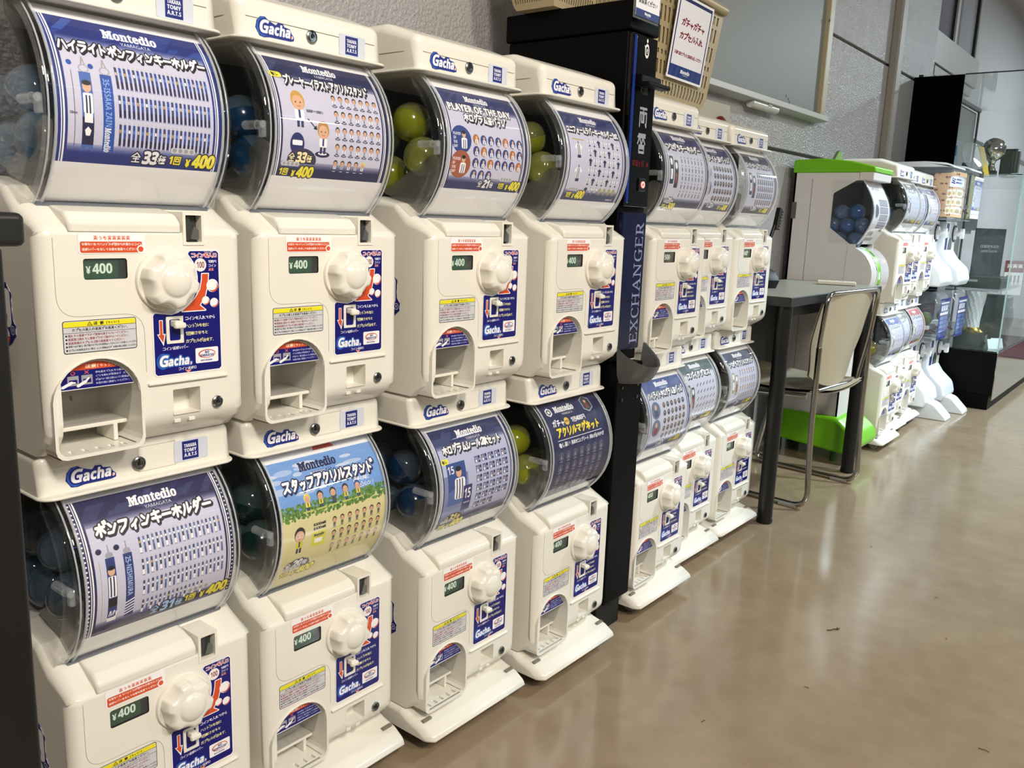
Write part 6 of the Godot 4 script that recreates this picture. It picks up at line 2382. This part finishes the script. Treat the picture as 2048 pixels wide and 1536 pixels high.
# ------------------------------------------------------------------ slim machines with box-shaped clear heads
func build_slim_machines() -> void:
	var white := mat(Color(0.86, 0.88, 0.90), 0.28)
	var clear := pane(Color(0.75, 0.80, 0.86), 0.06)
	var spec := [[4.585, -0.075, "white slim capsule machine with a brown poster in its upper clear head"], [4.865, -0.045, "white slim capsule machine beside the glass trophy case"]]
	for k in 2:
		var t := thing("slim_capsule_machine", spec[k][2], "capsule machine", Vector3(spec[k][0], 0, spec[k][1]), 0.0, "slim white capsule machines beside the trophy case")
		var b := MB.new()
		b.loft(MB.rounded([Vector2(0.17, 0.0), Vector2(0.165, 0.02), Vector2(0.10, 0.085), Vector2(0.0, 0.11), Vector2(-0.05, 0.11), Vector2(-0.05, 0.0)], [0.005, 0.02, 0.06, 0.03, 0.004, 0.004], 4), -0.065, 0.065, 0.008, 3)
		b.rbox(Vector3(0, 0.04, -0.19), Vector3(0.25, 0.06, 0.28), 0.006)
		part("foot", b.mesh(), white, t)
		for lv in 2:
			var o := Vector3(0, lv * 0.66, 0)
			b = MB.new()
			# stem swelling into a hood over the tray
			b.loft(MB.rounded([Vector2(-0.33, 0.07), Vector2(0.06, 0.07), Vector2(0.075, 0.10), Vector2(0.06, 0.16), Vector2(0.0, 0.215), Vector2(-0.03, 0.26), Vector2(-0.03, 0.42), Vector2(-0.33, 0.42)], [0.004, 0.01, 0.03, 0.06, 0.05, 0.03, 0.004, 0.004], 4), -0.128, 0.128, 0.016, 4)
			var stem := part("body", b.mesh(), white, t, o)
			b = MB.new()
			b.slab(arch(Vector2(-0.045, 0.235), Vector2(0.045, 0.33), 0.01), -0.031, -0.0292)
			part("outlet", b.mesh(), mat(Color(0.35, 0.36, 0.38), 0.4), stem)
			b = MB.new()
			b.slab(rrect(Vector2(-0.115, 0.365), Vector2(-0.06, 0.41), 0.004), -0.031, -0.0292)
			b.slab(rrect(Vector2(-0.115, 0.24), Vector2(-0.065, 0.33), 0.004), -0.031, -0.0293)
			part("blue_label", b.mesh(), mat(Color(0.20, 0.24, 0.42), 0.4), stem)
			b = MB.new()
			b.slab(rrect(Vector2(0.06, 0.22), Vector2(0.115, 0.30), 0.004), -0.031, -0.0292)
			part("text_label", b.mesh(), mat(Color(0.80, 0.82, 0.76), 0.5), stem)
			b = MB.new()
			var ring := []
			for i in 24:
				ring.append(Vector3(0.075 + cos(TAU * i / 24) * 0.045, 0.355 + sin(TAU * i / 24) * 0.045, -0.028))
			b.tube(ring, 0.004, 6, true)
			part("knob_ring", b.mesh(), mat(Color(0.10, 0.11, 0.20), 0.4), stem)
			b = MB.new()
			b.lathe([[0.036, -0.03], [0.036, -0.018], [0.016, -0.014], [0.015, 0.012], [0.0, 0.014]], 24, "z", Vector3(0.075, 0.355, 0))
			b.rbox(Vector3(0.075, 0.355, 0.012), Vector3(0.020, 0.058, 0.026), 0.007)
			part("turning_knob", b.mesh(), white, stem)
			# head
			b = MB.new()
			var head := MB.rounded([Vector2(-0.20, 0.425), Vector2(0.045, 0.425), Vector2(0.086, 0.47), Vector2(0.086, 0.64), Vector2(0.05, 0.70), Vector2(-0.20, 0.70)], [0.004, 0.05, 0.06, 0.06, 0.05, 0.004], 5)
			b.loft(head, -0.128, 0.128, 0.03, 4)
			var hd := part("clear_head", b.mesh(), clear, t, o)
			b = MB.new()
			if k == 0 and lv == 1:
				var zs := -0.03
				# this one's sheet runs round the corner on to the side
				b.grid([[Vector3(-0.1245, 0.665, zs), Vector3(-0.1245, 0.665, 0.035), Vector3(-0.115, 0.67, 0.062), Vector3(-0.09, 0.672, 0.078), Vector3(0.112, 0.675, 0.0785)], [Vector3(-0.1245, 0.44, zs), Vector3(-0.1245, 0.44, 0.035), Vector3(-0.115, 0.44, 0.062), Vector3(-0.09, 0.44, 0.0765), Vector3(0.112, 0.44, 0.0755)]], false, 80.0)
			else:
				b.grid([[Vector3(-0.100, 0.665, 0.0765), Vector3(0.112, 0.665, 0.0785)], [Vector3(-0.100, 0.44, 0.0745), Vector3(0.112, 0.44, 0.0755)]])
			part("poster_sheet", b.mesh(), printed((tex.slim_a if k == 0 else tex.poster15) if lv == 1 else tex.slim_b, 0.5), hd)
			b = MB.new()
			b.rbox(Vector3(0, 0.56, -0.215), Vector3(0.25, 0.29, 0.02), 0.004)
			part("head_back", b.mesh(), mat(Color(0.10, 0.11, 0.13), 0.5) if k == 0 else mat(Color(0.30, 0.32, 0.33), 0.5), hd)
			b = MB.new()
			b.tube(bend([Vector3(-0.06, 0.44, -0.1), Vector3(-0.05, 0.50, 0.0), Vector3(0.05, 0.47, 0.03)], 0.05), 0.006, 8)
			part("red_guide", b.mesh(), mat(Color(0.50, 0.16, 0.14), 0.4), hd)
			b = MB.new()
			b.rbox(Vector3(-0.02, 0.505, -0.02), Vector3(0.16, 0.02, 0.10), 0.004)
			part("white_guide", b.mesh(), mat(Color(0.84, 0.84, 0.84), 0.4), hd)
			if lv == 1:
				b = MB.new()
				b.loft(MB.rounded([Vector2(-0.33, 0.695), Vector2(0.045, 0.695), Vector2(0.066, 0.69), Vector2(0.062, 0.702), Vector2(0.02, 0.718), Vector2(-0.08, 0.726), Vector2(-0.33, 0.722)], [0.004, 0.01, 0.004, 0.01, 0.08, 0.08, 0.006], 4), -0.132, 0.132, 0.008, 3)
				b.rbox(Vector3(0, 0.56, -0.28), Vector3(0.256, 0.29, 0.10), 0.006)
				part("lid", b.mesh(), white, t, o)
			else:
				b = MB.new()
				b.rbox(Vector3(0, 0.56, -0.28), Vector3(0.256, 0.30, 0.10), 0.006)
				part("rear_housing", b.mesh(), white, t, o)
			capsule(t.position + o + Vector3(-0.065, 0.552, 0.0), Color(0.42, 0.58, 0.10) if lv == 1 else Color(0.30, 0.42, 0.08), ["lime", "olive"][1 - lv] + " capsule in the " + ["lower", "upper"][lv] + " clear head of the slim machine " + ["next to the double machines", "beside the trophy case"][k], "capsules in the slim machines", Vector3(0.4, 1.0 * k, 0.3))


# ------------------------------------------------------------------ glass trophy case
func build_case() -> void:
	var X0 := 5.06
	var X1 := 6.75
	var ZF := 0.215
	var ZB := -0.40
	var black := mat(Color(0.016, 0.016, 0.017), 0.5, 0.0, 0.22)
	var t := thing("trophy_case", "glass trophy case on a black base with a black end panel", "display case", Vector3(X0, 0, 0))
	var L := X1 - X0
	var b := MB.new()
	b.box(Vector3(L / 2, 0.045, (ZF + ZB) / 2), Vector3(L, 0.09, ZF - ZB - 0.03))
	part("plinth", b.mesh(), mat(Color(0.014, 0.014, 0.015), 0.5, 0.0, 0.2), t)
	b = MB.new()
	b.rbox(Vector3(L / 2, 0.215, (ZF + ZB) / 2), Vector3(L, 0.25, ZF - ZB), 0.003)
	part("base", b.mesh(), black, t)
	b = MB.new()
	b.box(Vector3(L / 2, 0.2, ZF + 0.002), Vector3(L, 0.28, 0.004))
	part("mirror_front", b.mesh(), mat(Color(0.62, 0.60, 0.57), 0.08, 1.0), t)
	b = MB.new()
	b.rbox(Vector3(-0.006, 1.13, -0.285), Vector3(0.016, 1.56, 0.27), 0.002)
	part("end_panel", b.mesh(), mat(Color(0.010, 0.010, 0.010), 0.7, 0.0, 0.12), t)
	var glass := pane(Color(0.62, 0.74, 0.70), 0.04, 0.02, 0.32)
	b = MB.new()
	b.box(Vector3(0.003, 1.125, 0.03), Vector3(0.006, 1.57, 0.36))
	part("side_pane", b.mesh(), glass, t)
	b = MB.new()
	b.box(Vector3(L / 2, 1.125, ZF - 0.004), Vector3(L, 1.57, 0.006))
	part("front_pane", b.mesh(), glass, t)
	b = MB.new()
	b.box(Vector3(L / 2, 1.915, (ZF + ZB) / 2), Vector3(L, 0.008, ZF - ZB))
	part("top_pane", b.mesh(), glass, t)
	b = MB.new()
	b.box(Vector3(-0.001, 1.125, ZF), Vector3(0.005, 1.57, 0.006))
	part("glass_edge", b.mesh(), mat(Color(0.62, 0.74, 0.70), 0.2), t)
	b = MB.new()
	b.box(Vector3(0.0, 1.912, (ZF - 0.15) / 2), Vector3(0.006, 0.006, ZF + 0.15))
	b.box(Vector3(L / 2, 1.912, ZB + 0.012), Vector3(L, 0.024, 0.024))
	for x in [0.55, L - 0.02]:
		b.box(Vector3(x, 1.12, ZB + 0.012), Vector3(0.014, 1.56, 0.014))
	part("glass_frame", b.mesh(), mat(Color(0.10, 0.10, 0.10), 0.4), t)
	b = MB.new()
	b.rbox(Vector3(L / 2, 0.344, (ZF + ZB) / 2), Vector3(L, 0.008, ZF - ZB - 0.01), 0.002)
	part("deck", b.mesh(), mat(Color(0.06, 0.065, 0.065), 0.2), t)
	for y in [1.355, 0.69]:
		b = MB.new()
		b.box(Vector3(L / 2 + 0.02, y, -0.10), Vector3(L - 0.06, 0.007, 0.52))
		part("glass_shelf", b.mesh(), pane(Color(0.55, 0.68, 0.64), 0.12, 0.02, 0.32), t)
	b = MB.new()
	b.box(Vector3(L / 2, 1.12, ZB - 0.01), Vector3(L, 1.55, 0.008))
	part("back_panel", b.mesh(), mat(Color(0.42, 0.43, 0.42), 0.35), t)
	# on the upper shelf: silver ball trophy, plate, ribbon, framed card, black box
	var sy := 1.3587
	var o := thing("ball_trophy", "silver football trophy on a brown block, upper shelf of the case", "trophy", Vector3(5.385, sy, -0.012))
	var silver := mat(Color(0.80, 0.80, 0.78), 0.12, 1.0)
	b = MB.new()
	b.rbox(Vector3(0, 0.018, 0), Vector3(0.06, 0.036, 0.06), 0.003)
	part("block", b.mesh(), mat(Color(0.10, 0.045, 0.03), 0.4), o)
	b = MB.new()
	b.lathe([[0.028, 0.036], [0.026, 0.042], [0.018, 0.060], [0.016, 0.078], [0.024, 0.092], [0.030, 0.100]], 20)
	part("stem", b.mesh(), silver, o)
	b = MB.new()
	b.lathe(sphere_prof(0.068, 0.158), 36)
	var ball := part("ball", b.mesh(), silver, o)
	var pent := [Vector3(0, 1, 1.618), Vector3(0, -1, 1.618), Vector3(1, 1.618, 0), Vector3(-1, 1.618, 0), Vector3(1.618, 0, 1), Vector3(-1.618, 0, 1), Vector3(-1, -1.618, 0), Vector3(1, -1.618, 0), Vector3(-1.618, 0, -1)]
	for q in pent:
		var n: Vector3 = q.normalized()
		var e := n.cross(Vector3.UP).normalized()
		var f := n.cross(e)
		b = MB.new()
		var path := []
		for i in 5:
			path.append(Vector3(0, 0.158, 0) + (n + (e * cos(TAU * i / 5) + f * sin(TAU * i / 5)) * 0.36).normalized() * 0.0684)
		b.tube(path, 0.0022, 5, true)
		part("panel_seam", b.mesh(), mat(Color(0.55, 0.54, 0.50), 0.2, 1.0), ball)
	o = thing("crystal_plate", "clear crystal plate tilted on a black stand, upper shelf of the case", "trophy", Vector3(5.21, sy, -0.085))
	b = MB.new()
	b.lathe([[0.0, 0.0], [0.065, 0.002], [0.085, 0.008], [0.085, 0.014], [0.065, 0.010], [0.0, 0.008]], 28)
	var pl := part("plate", b.mesh(), pane(Color(0.75, 0.80, 0.82), 0.22), o, Vector3(0.0, 0.105, 0))
	pl.rotation_degrees = Vector3(70, -38, 0)
	b = MB.new()
	b.rbox(Vector3(0, 0.012, 0.01), Vector3(0.13, 0.024, 0.10), 0.006)
	b.rbox(Vector3(0, 0.04, -0.03), Vector3(0.10, 0.06, 0.03), 0.006)
	part("stand", b.mesh(), mat(Color(0.015, 0.015, 0.016), 0.4), o)
	o = thing("yellow_ribbon", "yellow ribbon hanging down beside the silver football trophy", "ribbon", Vector3(5.285, sy, -0.048), deg_to_rad(-50))
	b = MB.new()
	b.slab([Vector2(-0.035, 0.17), Vector2(0.0, 0.165), Vector2(0.03, 0.08), Vector2(0.055, 0.0), Vector2(0.02, 0.0), Vector2(0.0, 0.07)], 0.0, 0.004)
	part("ribbon", b.mesh(), mat(Color(0.90, 0.80, 0.26), 0.5), o)
	o = thing("award_card", "pale blue award card leaning at the black end panel in the case", "card", Vector3(5.17, sy, -0.205), deg_to_rad(-50))
	b = MB.new()
	b.rbox(Vector3(0, 0.10, 0), Vector3(0.10, 0.20, 0.006), 0.001)
	part("card", b.mesh(), mat(Color(0.62, 0.74, 0.80), 0.4), o)
	b = MB.new()
	b.box(Vector3(0.02, 0.14, 0.0036), Vector3(0.04, 0.06, 0.001))
	b.box(Vector3(-0.02, 0.05, 0.0036), Vector3(0.05, 0.03, 0.001))
	part("card_print", b.mesh(), mat(Color(0.20, 0.34, 0.50), 0.4), o)
	o = thing("leather_box", "black upright leather box behind the silver football trophy", "box", Vector3(5.50, sy, 0.065))
	b = MB.new()
	b.rbox(Vector3(0, 0.085, 0), Vector3(0.08, 0.17, 0.10), 0.02, 4)
	part("case_body", b.mesh(), mat(Color(0.02, 0.02, 0.022), 0.35), o)
	b = MB.new()
	b.tube([Vector3(-0.041, 0.02, 0.02), Vector3(-0.041, 0.15, 0.02)], 0.002, 5)
	part("zip", b.mesh(), mat(Color(0.4, 0.4, 0.4), 0.3, 1.0), o)
	o = thing("papers", "loose white papers at the front of the upper shelf in the case", "paper", Vector3(5.30, sy, 0.145))
	for i in 2:
		b = MB.new()
		b.rbox(Vector3(0.03 * i, 0.004 + i * 0.006, 0.01 * i), Vector3(0.12, 0.002, 0.09), 0.0005)
		var pp := part("sheet", b.mesh(), mat(Color(0.80, 0.84, 0.84), 0.5), o)
		pp.rotation_degrees = Vector3(0, 20 * i, 6 - 10 * i)
	# middle shelf: certificate folder and a black case
	sy = 0.7640
	o = thing("certificate_folder", "dark blue certificate folder standing in the glass case", "folder", Vector3(5.50, sy, 0.015), deg_to_rad(-36))
	b = MB.new()
	b.rbox(Vector3(0, 0.145, 0), Vector3(0.225, 0.29, 0.012), 0.002)
	part("cover", b.mesh(), mat(Color(0.045, 0.055, 0.11), 0.4), o)
	b = MB.new()
	b.slab([Vector2(-0.108, 0.005), Vector2(0.108, 0.005), Vector2(0.108, 0.285), Vector2(-0.108, 0.285)], 0.006, 0.0066, Vector2(-0.108, 0.005), Vector2(0.108, 0.285))
	part("cover_print", b.mesh(), printed(tex.certificate, 0.4), o)
	o = thing("black_case", "flat black case lying under the certificate folder, with a pale name strip", "case", Vector3(5.42, 0.6937, -0.01))
	b = MB.new()
	b.rbox(Vector3(0.03, 0.035, 0), Vector3(0.30, 0.07, 0.30), 0.006)
	part("case_body", b.mesh(), mat(Color(0.03, 0.034, 0.036), 0.4), o)
	b = MB.new()
	b.rbox(Vector3(-0.1205, 0.045, -0.02), Vector3(0.003, 0.014, 0.09), 0.001)
	part("name_strip", b.mesh(), mat(Color(0.55, 0.58, 0.58), 0.3), o)
	# deck: crystal vase on gold and black, black round object, price cards
	sy = 0.348
	o = thing("crystal_vase", "tall cut crystal vase trophy on a gold ring and black block", "trophy", Vector3(5.34, sy, 0.01))
	b = MB.new()
	b.rbox(Vector3(0, 0.036, 0), Vector3(0.16, 0.072, 0.16), 0.004)
	part("block", b.mesh(), mat(Color(0.02, 0.02, 0.022), 0.25), o)
	b = MB.new()
	b.slab(rrect(Vector2(0.02, 0.015), Vector2(0.07, 0.06), 0.003), 0.08, 0.081)
	part("name_plate", b.mesh(), mat(Color(0.6, 0.62, 0.60), 0.3, 0.6), o)
	b = MB.new()
	b.lathe([[0.0, 0.072], [0.068, 0.072], [0.070, 0.082], [0.060, 0.09], [0.053, 0.098], [0.048, 0.106], [0.0, 0.106]], 32)
	part("gold_ring", b.mesh(), mat(Color(0.72, 0.60, 0.25), 0.2, 1.0), o)
	b = MB.new()
	var vp := []
	for i in 15:
		var v := i / 14.0
		vp.append([lerpf(0.040, 0.062, pow(v, 1.5)), 0.106 + v * 0.222])
	for i in 15:
		var v := 1 - i / 14.0
		vp.append([lerpf(0.034, 0.056, pow(v, 1.5)), 0.108 + v * 0.220])
	b.lathe(vp, 48, "y", Vector3.ZERO, func(a, i): return 1.0 + 0.035 * signf(sin(12 * a + (i % 5) * 1.3)) * (1.0 if i < 15 else 0.0), 20.0)
	part("vase", b.mesh(), pane(Color(0.90, 0.93, 0.95), 0.6, 0.15), o)
	o = thing("black_trophy_box", "black box with a round relief behind the crystal vase", "box", Vector3(5.56, sy, 0.085))
	b = MB.new()
	b.rbox(Vector3(0.0, 0.15, 0), Vector3(0.14, 0.30, 0.18), 0.02, 3)
	part("case_body", b.mesh(), mat(Color(0.025, 0.026, 0.028), 0.45), o)
	b = MB.new()
	b.lathe([[0.07, 0.09], [0.07, 0.098], [0.045, 0.105], [0.0, 0.10]], 24, "z", Vector3(0, 0.16, 0))
	part("round_relief", b.mesh(), mat(Color(0.035, 0.036, 0.038), 0.4), o)
	for i in 2:
		o = thing("name_card", "small pale card standing at the glass corner on the case's deck", "card", Vector3(5.22 + i * 0.08, sy, 0.155 + i * 0.005), deg_to_rad(-50), "pale cards at the glass corner of the case")
		b = MB.new()
		b.loft(MB.rounded([Vector2(-0.025, 0.0), Vector2(0.025, 0.0), Vector2(0.001, 0.055), Vector2(-0.001, 0.055)], [0.0], 2), -0.035, 0.035)
		part("folded_card", b.mesh(), mat(Color(0.74, 0.80, 0.82), 0.5), o)
	# picture frame and sign on the wall beyond the case
	o = thing("picture_frame", "black framed picture on the wall beyond the trophy case", "picture", Vector3(7.6, 1.05, WALL - 0.15))
	b = MB.new()
	b.plate(Vector2(-0.42, 0.0), Vector2(0.42, 0.55), [[Vector2(-0.30, 0.09), Vector2(0.30, 0.09), Vector2(0.30, 0.46), Vector2(-0.30, 0.46)]], func(q, _m): return [Vector3(q.x, q.y, 0.03), Vector3(0, 0, 1)])
	b.box(Vector3(0, 0.275, 0.005), Vector3(0.84, 0.55, 0.01))
	b.walls([Vector2(-0.42, 0.0), Vector2(0.42, 0.0), Vector2(0.42, 0.55), Vector2(-0.42, 0.55)], 0.0, 0.03, false)
	part("frame", b.mesh(), mat(Color(0.03, 0.03, 0.03), 0.4), o)
	b = MB.new()
	b.box(Vector3(0, 0.275, 0.013), Vector3(0.60, 0.37, 0.004))
	part("picture", b.mesh(), mat(Color(0.62, 0.60, 0.42), 0.5), o)
	o = thing("extinguisher_sign", "red and white sign with white characters beyond the trophy case", "sign", Vector3(6.98, 0.57, -0.05), deg_to_rad(-55))
	b = MB.new()
	b.slab(rrect(Vector2(-0.07, 0), Vector2(0.07, 0.26), 0.004), 0.0, 0.004, Vector2(-0.07, 0), Vector2(0.07, 0.26))
	b.box(Vector3(0, 0.13, -0.003), Vector3(0.14, 0.26, 0.006))
	part("sign_plate", b.mesh(), printed(tex.fire_sign, 0.4), o)
	b = MB.new()
	b.cyl(Vector3(0, -0.57, -0.02), Vector3(0, 0.02, -0.02), 0.012, 12)
	b.lathe([[0.0, -0.57], [0.10, -0.57], [0.10, -0.555], [0.0, -0.55]], 24, "y", Vector3(0, 0, -0.02))
	part("sign_stand", b.mesh(), mat(Color(0.5, 0.5, 0.5), 0.35, 0.8), o)


func sphere_prof(r: float, cy: float, n := 18) -> Array:
	var o := []
	for i in n + 1:
		var a := -PI / 2 + PI * i / n
		o.append([maxf(0.0, r * cos(a)), cy + r * sin(a)])
	return o


# ------------------------------------------------------------------ things on the wall and on the machines
func basket(t: Node3D, w: float, d: float, h: float, full: bool) -> void:
	# tapering openwork basket: each side a sheet with rows of upright slits, round rim on top
	var cream := mat(Color(0.66, 0.60, 0.46), 0.4)
	var k := 0.80
	var cols := 18
	for side in 4:
		var b := MB.new()
		var len := w if side % 2 == 0 else d
		var out := (d if side % 2 == 0 else w) / 2
		var holes := []
		var rows := [[0.06, 0.17], [0.22, 0.34], [0.39, 0.43], [0.48, 0.62], [0.67, 0.80], [0.84, 0.92]] if full else [[0.06, 0.17], [0.22, 0.34]]
		for r in rows:
			for c in cols:
				var u0 := (c + 0.34) / cols * 2 - 1
				var u1 := (c + 0.74) / cols * 2 - 1
				if absf(u0) > 0.93 or absf(u1) > 0.93:
					continue
				holes.append([Vector2(u0, r[0]), Vector2(u1, r[0]), Vector2(u1, r[1]), Vector2(u0, r[1])])
		var f := func(q: Vector2, _m: float) -> Array:
			# shape only: the sides lean out towards the rim, the foot is rounded in
			var wide := lerpf(k, 1.0, q.y) * (1.0 - 0.10 * pow(maxf(0.0, 1.0 - q.y / 0.12), 2.0))
			var p := Vector3(q.x * len / 2 * wide, q.y * h, out * wide)
			return [p.rotated(Vector3.UP, side * PI / 2), Vector3(0, -0.15, 1).normalized().rotated(Vector3.UP, side * PI / 2)]
		b.plate(Vector2(-1, 0), Vector2(1, 1), holes, f, [0.03, 0.06, 0.12])
		var g := func(q: Vector2, m: float) -> Array:
			var a: Array = f.call(q, m)
			return [a[0] - a[1] * 0.004, -a[1]]
		b.plate(Vector2(-1, 0), Vector2(1, 1), holes, g, [0.03, 0.06, 0.12])
		part("slit_panel", b.mesh(), cream, t)
	var b2 := MB.new()
	b2.rbox(Vector3(0, 0.003, 0), Vector3(w * k * 0.9, 0.006, d * k * 0.9), 0.002)
	part("bottom", b2.mesh(), cream, t)
	if full:
		b2 = MB.new()
		var rim := []
		for q in rrect(Vector2(-w / 2 - 0.008, -d / 2 - 0.008), Vector2(w / 2 + 0.008, d / 2 + 0.008), 0.03, 5):
			rim.append(Vector3(q.x, h, q.y))
		b2.tube(rim, 0.012, 8, true)
		part("rim", b2.mesh(), cream, t)


func build_wall_things() -> void:
	# basket on the capsule machine beside the changer, with its notice
	var t := thing("capsule_basket", "beige openwork plastic basket standing on the capsule machines, notice on its front", "basket", Vector3(1.625, LEVEL + 0.7165, -0.205), deg_to_rad(3))
	basket(t, 0.43, 0.23, 0.275, true)
	var s := thing("basket_notice", "white notice with dark red writing and blue edge on the beige basket", "sign", Vector3(1.62, LEVEL + 0.7165 + 0.075, -0.096), deg_to_rad(3))
	s.rotation.x = deg_to_rad(7)
	var b := MB.new()
	b.slab(rrect(Vector2(-0.105, -0.02), Vector2(0.115, 0.185), 0.002), 0.0, 0.0012, Vector2(-0.105, -0.02), Vector2(0.115, 0.185))
	part("laminated_sheet", b.mesh(), printed(tex.basket_sign, 0.12), s)
	t = thing("changer_basket", "beige openwork basket on top of the black changer", "basket", Vector3(1.18, 1.4865, -0.215))
	basket(t, 0.20, 0.15, 0.22, false)
	# pinboard with its ledge
	t = thing("whiteboard", "large grey board with beige side frame and white ledge on the stucco wall", "board", Vector3(2.6, 1.50, WALL))
	b = MB.new()
	b.box(Vector3(0, 0.53, 0.012), Vector3(1.72, 1.04, 0.024))
	part("board_face", b.mesh(), mat(Color(0.47, 0.48, 0.465), 0.5), t)
	for x in [-0.875, 0.875]:
		b = MB.new()
		b.rbox(Vector3(x, 0.53, 0.022), Vector3(0.055, 1.06, 0.044), 0.004)
		part("side_frame", b.mesh(), mat(Color(0.66, 0.62, 0.50), 0.45), t)
	b = MB.new()
	b.loft(MB.rounded([Vector2(0.0, -0.012), Vector2(0.062, -0.006), Vector2(0.062, 0.016), Vector2(0.0, 0.022)], [0.002], 2), -0.905, 0.905)
	part("ledge", b.mesh(), mat(Color(0.72, 0.73, 0.71), 0.4), t)
	b = MB.new()
	for q in [Vector2(0.06, 0.055), Vector2(0.085, 0.045), Vector2(0.10, 0.035), Vector2(0.845, 0.42), Vector2(0.55, 0.48)]:
		b.lathe([[0.006, 0.0], [0.006, 0.0008], [0.0, 0.001]], 10, "z", Vector3(q.x + 0.42 if q.y < 0.1 else q.x, q.y, 0.024 if q.x < 0.8 else 0.044))
	part("mark", b.mesh(), mat(Color(0.36, 0.36, 0.34), 0.6), t)
	t = thing("roller_holder", "white rounded holder hanging under the ledge of the grey board", "holder", Vector3(2.83, 1.482, WALL + 0.035))
	b = MB.new()
	b.tube([Vector3(-0.125, 0, 0), Vector3(-0.12, 0, 0), Vector3(0.12, 0, 0), Vector3(0.125, 0, 0)], 0.017, 14)
	part("roller", b.mesh(), mat(Color(0.76, 0.76, 0.73), 0.35), t)
	b = MB.new()
	b.rbox(Vector3(0.03, 0.012, 0.005), Vector3(0.04, 0.02, 0.03), 0.004)
	part("clip", b.mesh(), mat(Color(0.70, 0.70, 0.67), 0.4), t)
	t = thing("alarm_box", "beige wall box with a round red button behind the capsule machines", "alarm", Vector3(2.40, 1.30, WALL))
	b = MB.new()
	b.rbox(Vector3(0, 0.06, 0.02), Vector3(0.25, 0.18, 0.04), 0.004)
	part("box", b.mesh(), mat(Color(0.66, 0.63, 0.54), 0.45), t)
	b = MB.new()
	b.lathe([[0.045, 0.04], [0.045, 0.046], [0.038, 0.054], [0.02, 0.059], [0.0, 0.06]], 24, "z", Vector3(0.045, 0.058, 0))
	part("button", b.mesh(), mat(Color(0.42, 0.10, 0.03), 0.3), t)


func build_small_things() -> void:
	# on the desk
	var t := thing("remote_control", "white flat handset lying on the desk top", "remote", Vector3(3.03, 0.79, -0.09), deg_to_rad(-70))
	var b := MB.new()
	b.rbox(Vector3(0, 0.009, 0), Vector3(0.15, 0.016, 0.045), 0.005)
	part("shell", b.mesh(), mat(Color(0.80, 0.79, 0.73), 0.4), t)
	b = MB.new()
	for i in 3:
		b.rbox(Vector3(-0.04 + i * 0.03, 0.018, 0), Vector3(0.012, 0.003, 0.012), 0.001)
	part("button", b.mesh(), mat(Color(0.66, 0.66, 0.62), 0.5), t)
	t = thing("black_bag", "small black bag on the desk beside the capsule machine", "bag", Vector3(2.56, 0.79, -0.245))
	b = MB.new()
	b.lathe([[0.0, 0.0], [0.075, 0.0], [0.085, 0.03], [0.07, 0.06], [0.045, 0.075], [0.03, 0.09], [0.0, 0.092]], 20, "y", Vector3.ZERO, func(a, _i): return 1.0 + 0.12 * sin(3 * a) + 0.05 * sin(7 * a))
	part("pouch", b.mesh(), mat(Color(0.014, 0.014, 0.015), 0.5), t)
	t = thing("hand_brush", "black hand brush standing in the black bag on the desk", "brush", Vector3(2.60, 0.86, -0.235))
	b = MB.new()
	b.tube([Vector3(-0.02, 0.0, 0), Vector3(0.03, 0.11, 0.01), Vector3(0.05, 0.16, 0.015)], 0.007, 8)
	part("handle", b.mesh(), mat(Color(0.02, 0.02, 0.02), 0.4), t)
	b = MB.new()
	b.rbox(Vector3.ZERO, Vector3(0.018, 0.085, 0.02), 0.003)
	var head := part("brush_head", b.mesh(), mat(Color(0.02, 0.02, 0.02), 0.4), t, Vector3(0.062, 0.185, 0.018))
	head.rotation_degrees = Vector3(0, 0, -18)
	b = MB.new()
	for i in 7:
		b.box(Vector3(0.016, -0.034 + i * 0.0115, 0), Vector3(0.018, 0.004, 0.016))
	var br := part("bristles", b.mesh(), mat(Color(0.03, 0.03, 0.03), 0.6), t, head.position)
	br.rotation_degrees = head.rotation_degrees
	# crumbs and twigs on the floor
	var rng := RandomNumberGenerator.new()
	rng.seed = 4
	var twig := mat(Color(0.20, 0.14, 0.09), 0.8)
	var spots := [[1.585, 0.463, 0.020], [1.99, 0.62, 0.008], [1.26, 0.515, 0.010], [1.27, 0.87, 0.018], [1.86, 0.94, 0.008], [1.74, 0.70, 0.007], [1.43, 1.0, 0.014], [0.98, 0.40, 0.010], [2.27, 0.36, 0.009], [1.62, 0.90, 0.010]]
	for i in spots.size():
		var q: Array = spots[i].duplicate()
		q[2] *= 0.55 if i else 0.8
		var o := thing("floor_twig", "bent dry leaf stalk lying alone on the open floor" if i == 0 else "tiny dark twig lying on the tan floor", "debris", Vector3(q[0], 0.0, q[1]), rng.randf_range(0, TAU), "" if i == 0 else "tiny twigs on the floor")
		b = MB.new()
		b.tube([Vector3(-q[2], 0.0014, 0), Vector3(-q[2] * 0.2, 0.0022, q[2] * 0.15), Vector3(q[2] * 0.4, 0.002, -q[2] * 0.1), Vector3(q[2], 0.0014, q[2] * 0.1)], 0.0007 if i else 0.0013, 5)
		part("stalk", b.mesh(), twig, o)
		if i == 0:
			b = MB.new()
			b.rbox(Vector3(q[2] * 1.1, 0.003, 0.0), Vector3(0.008, 0.006, 0.006), 0.002)
			part("bud", b.mesh(), mat(Color(0.45, 0.38, 0.20), 0.7), o)
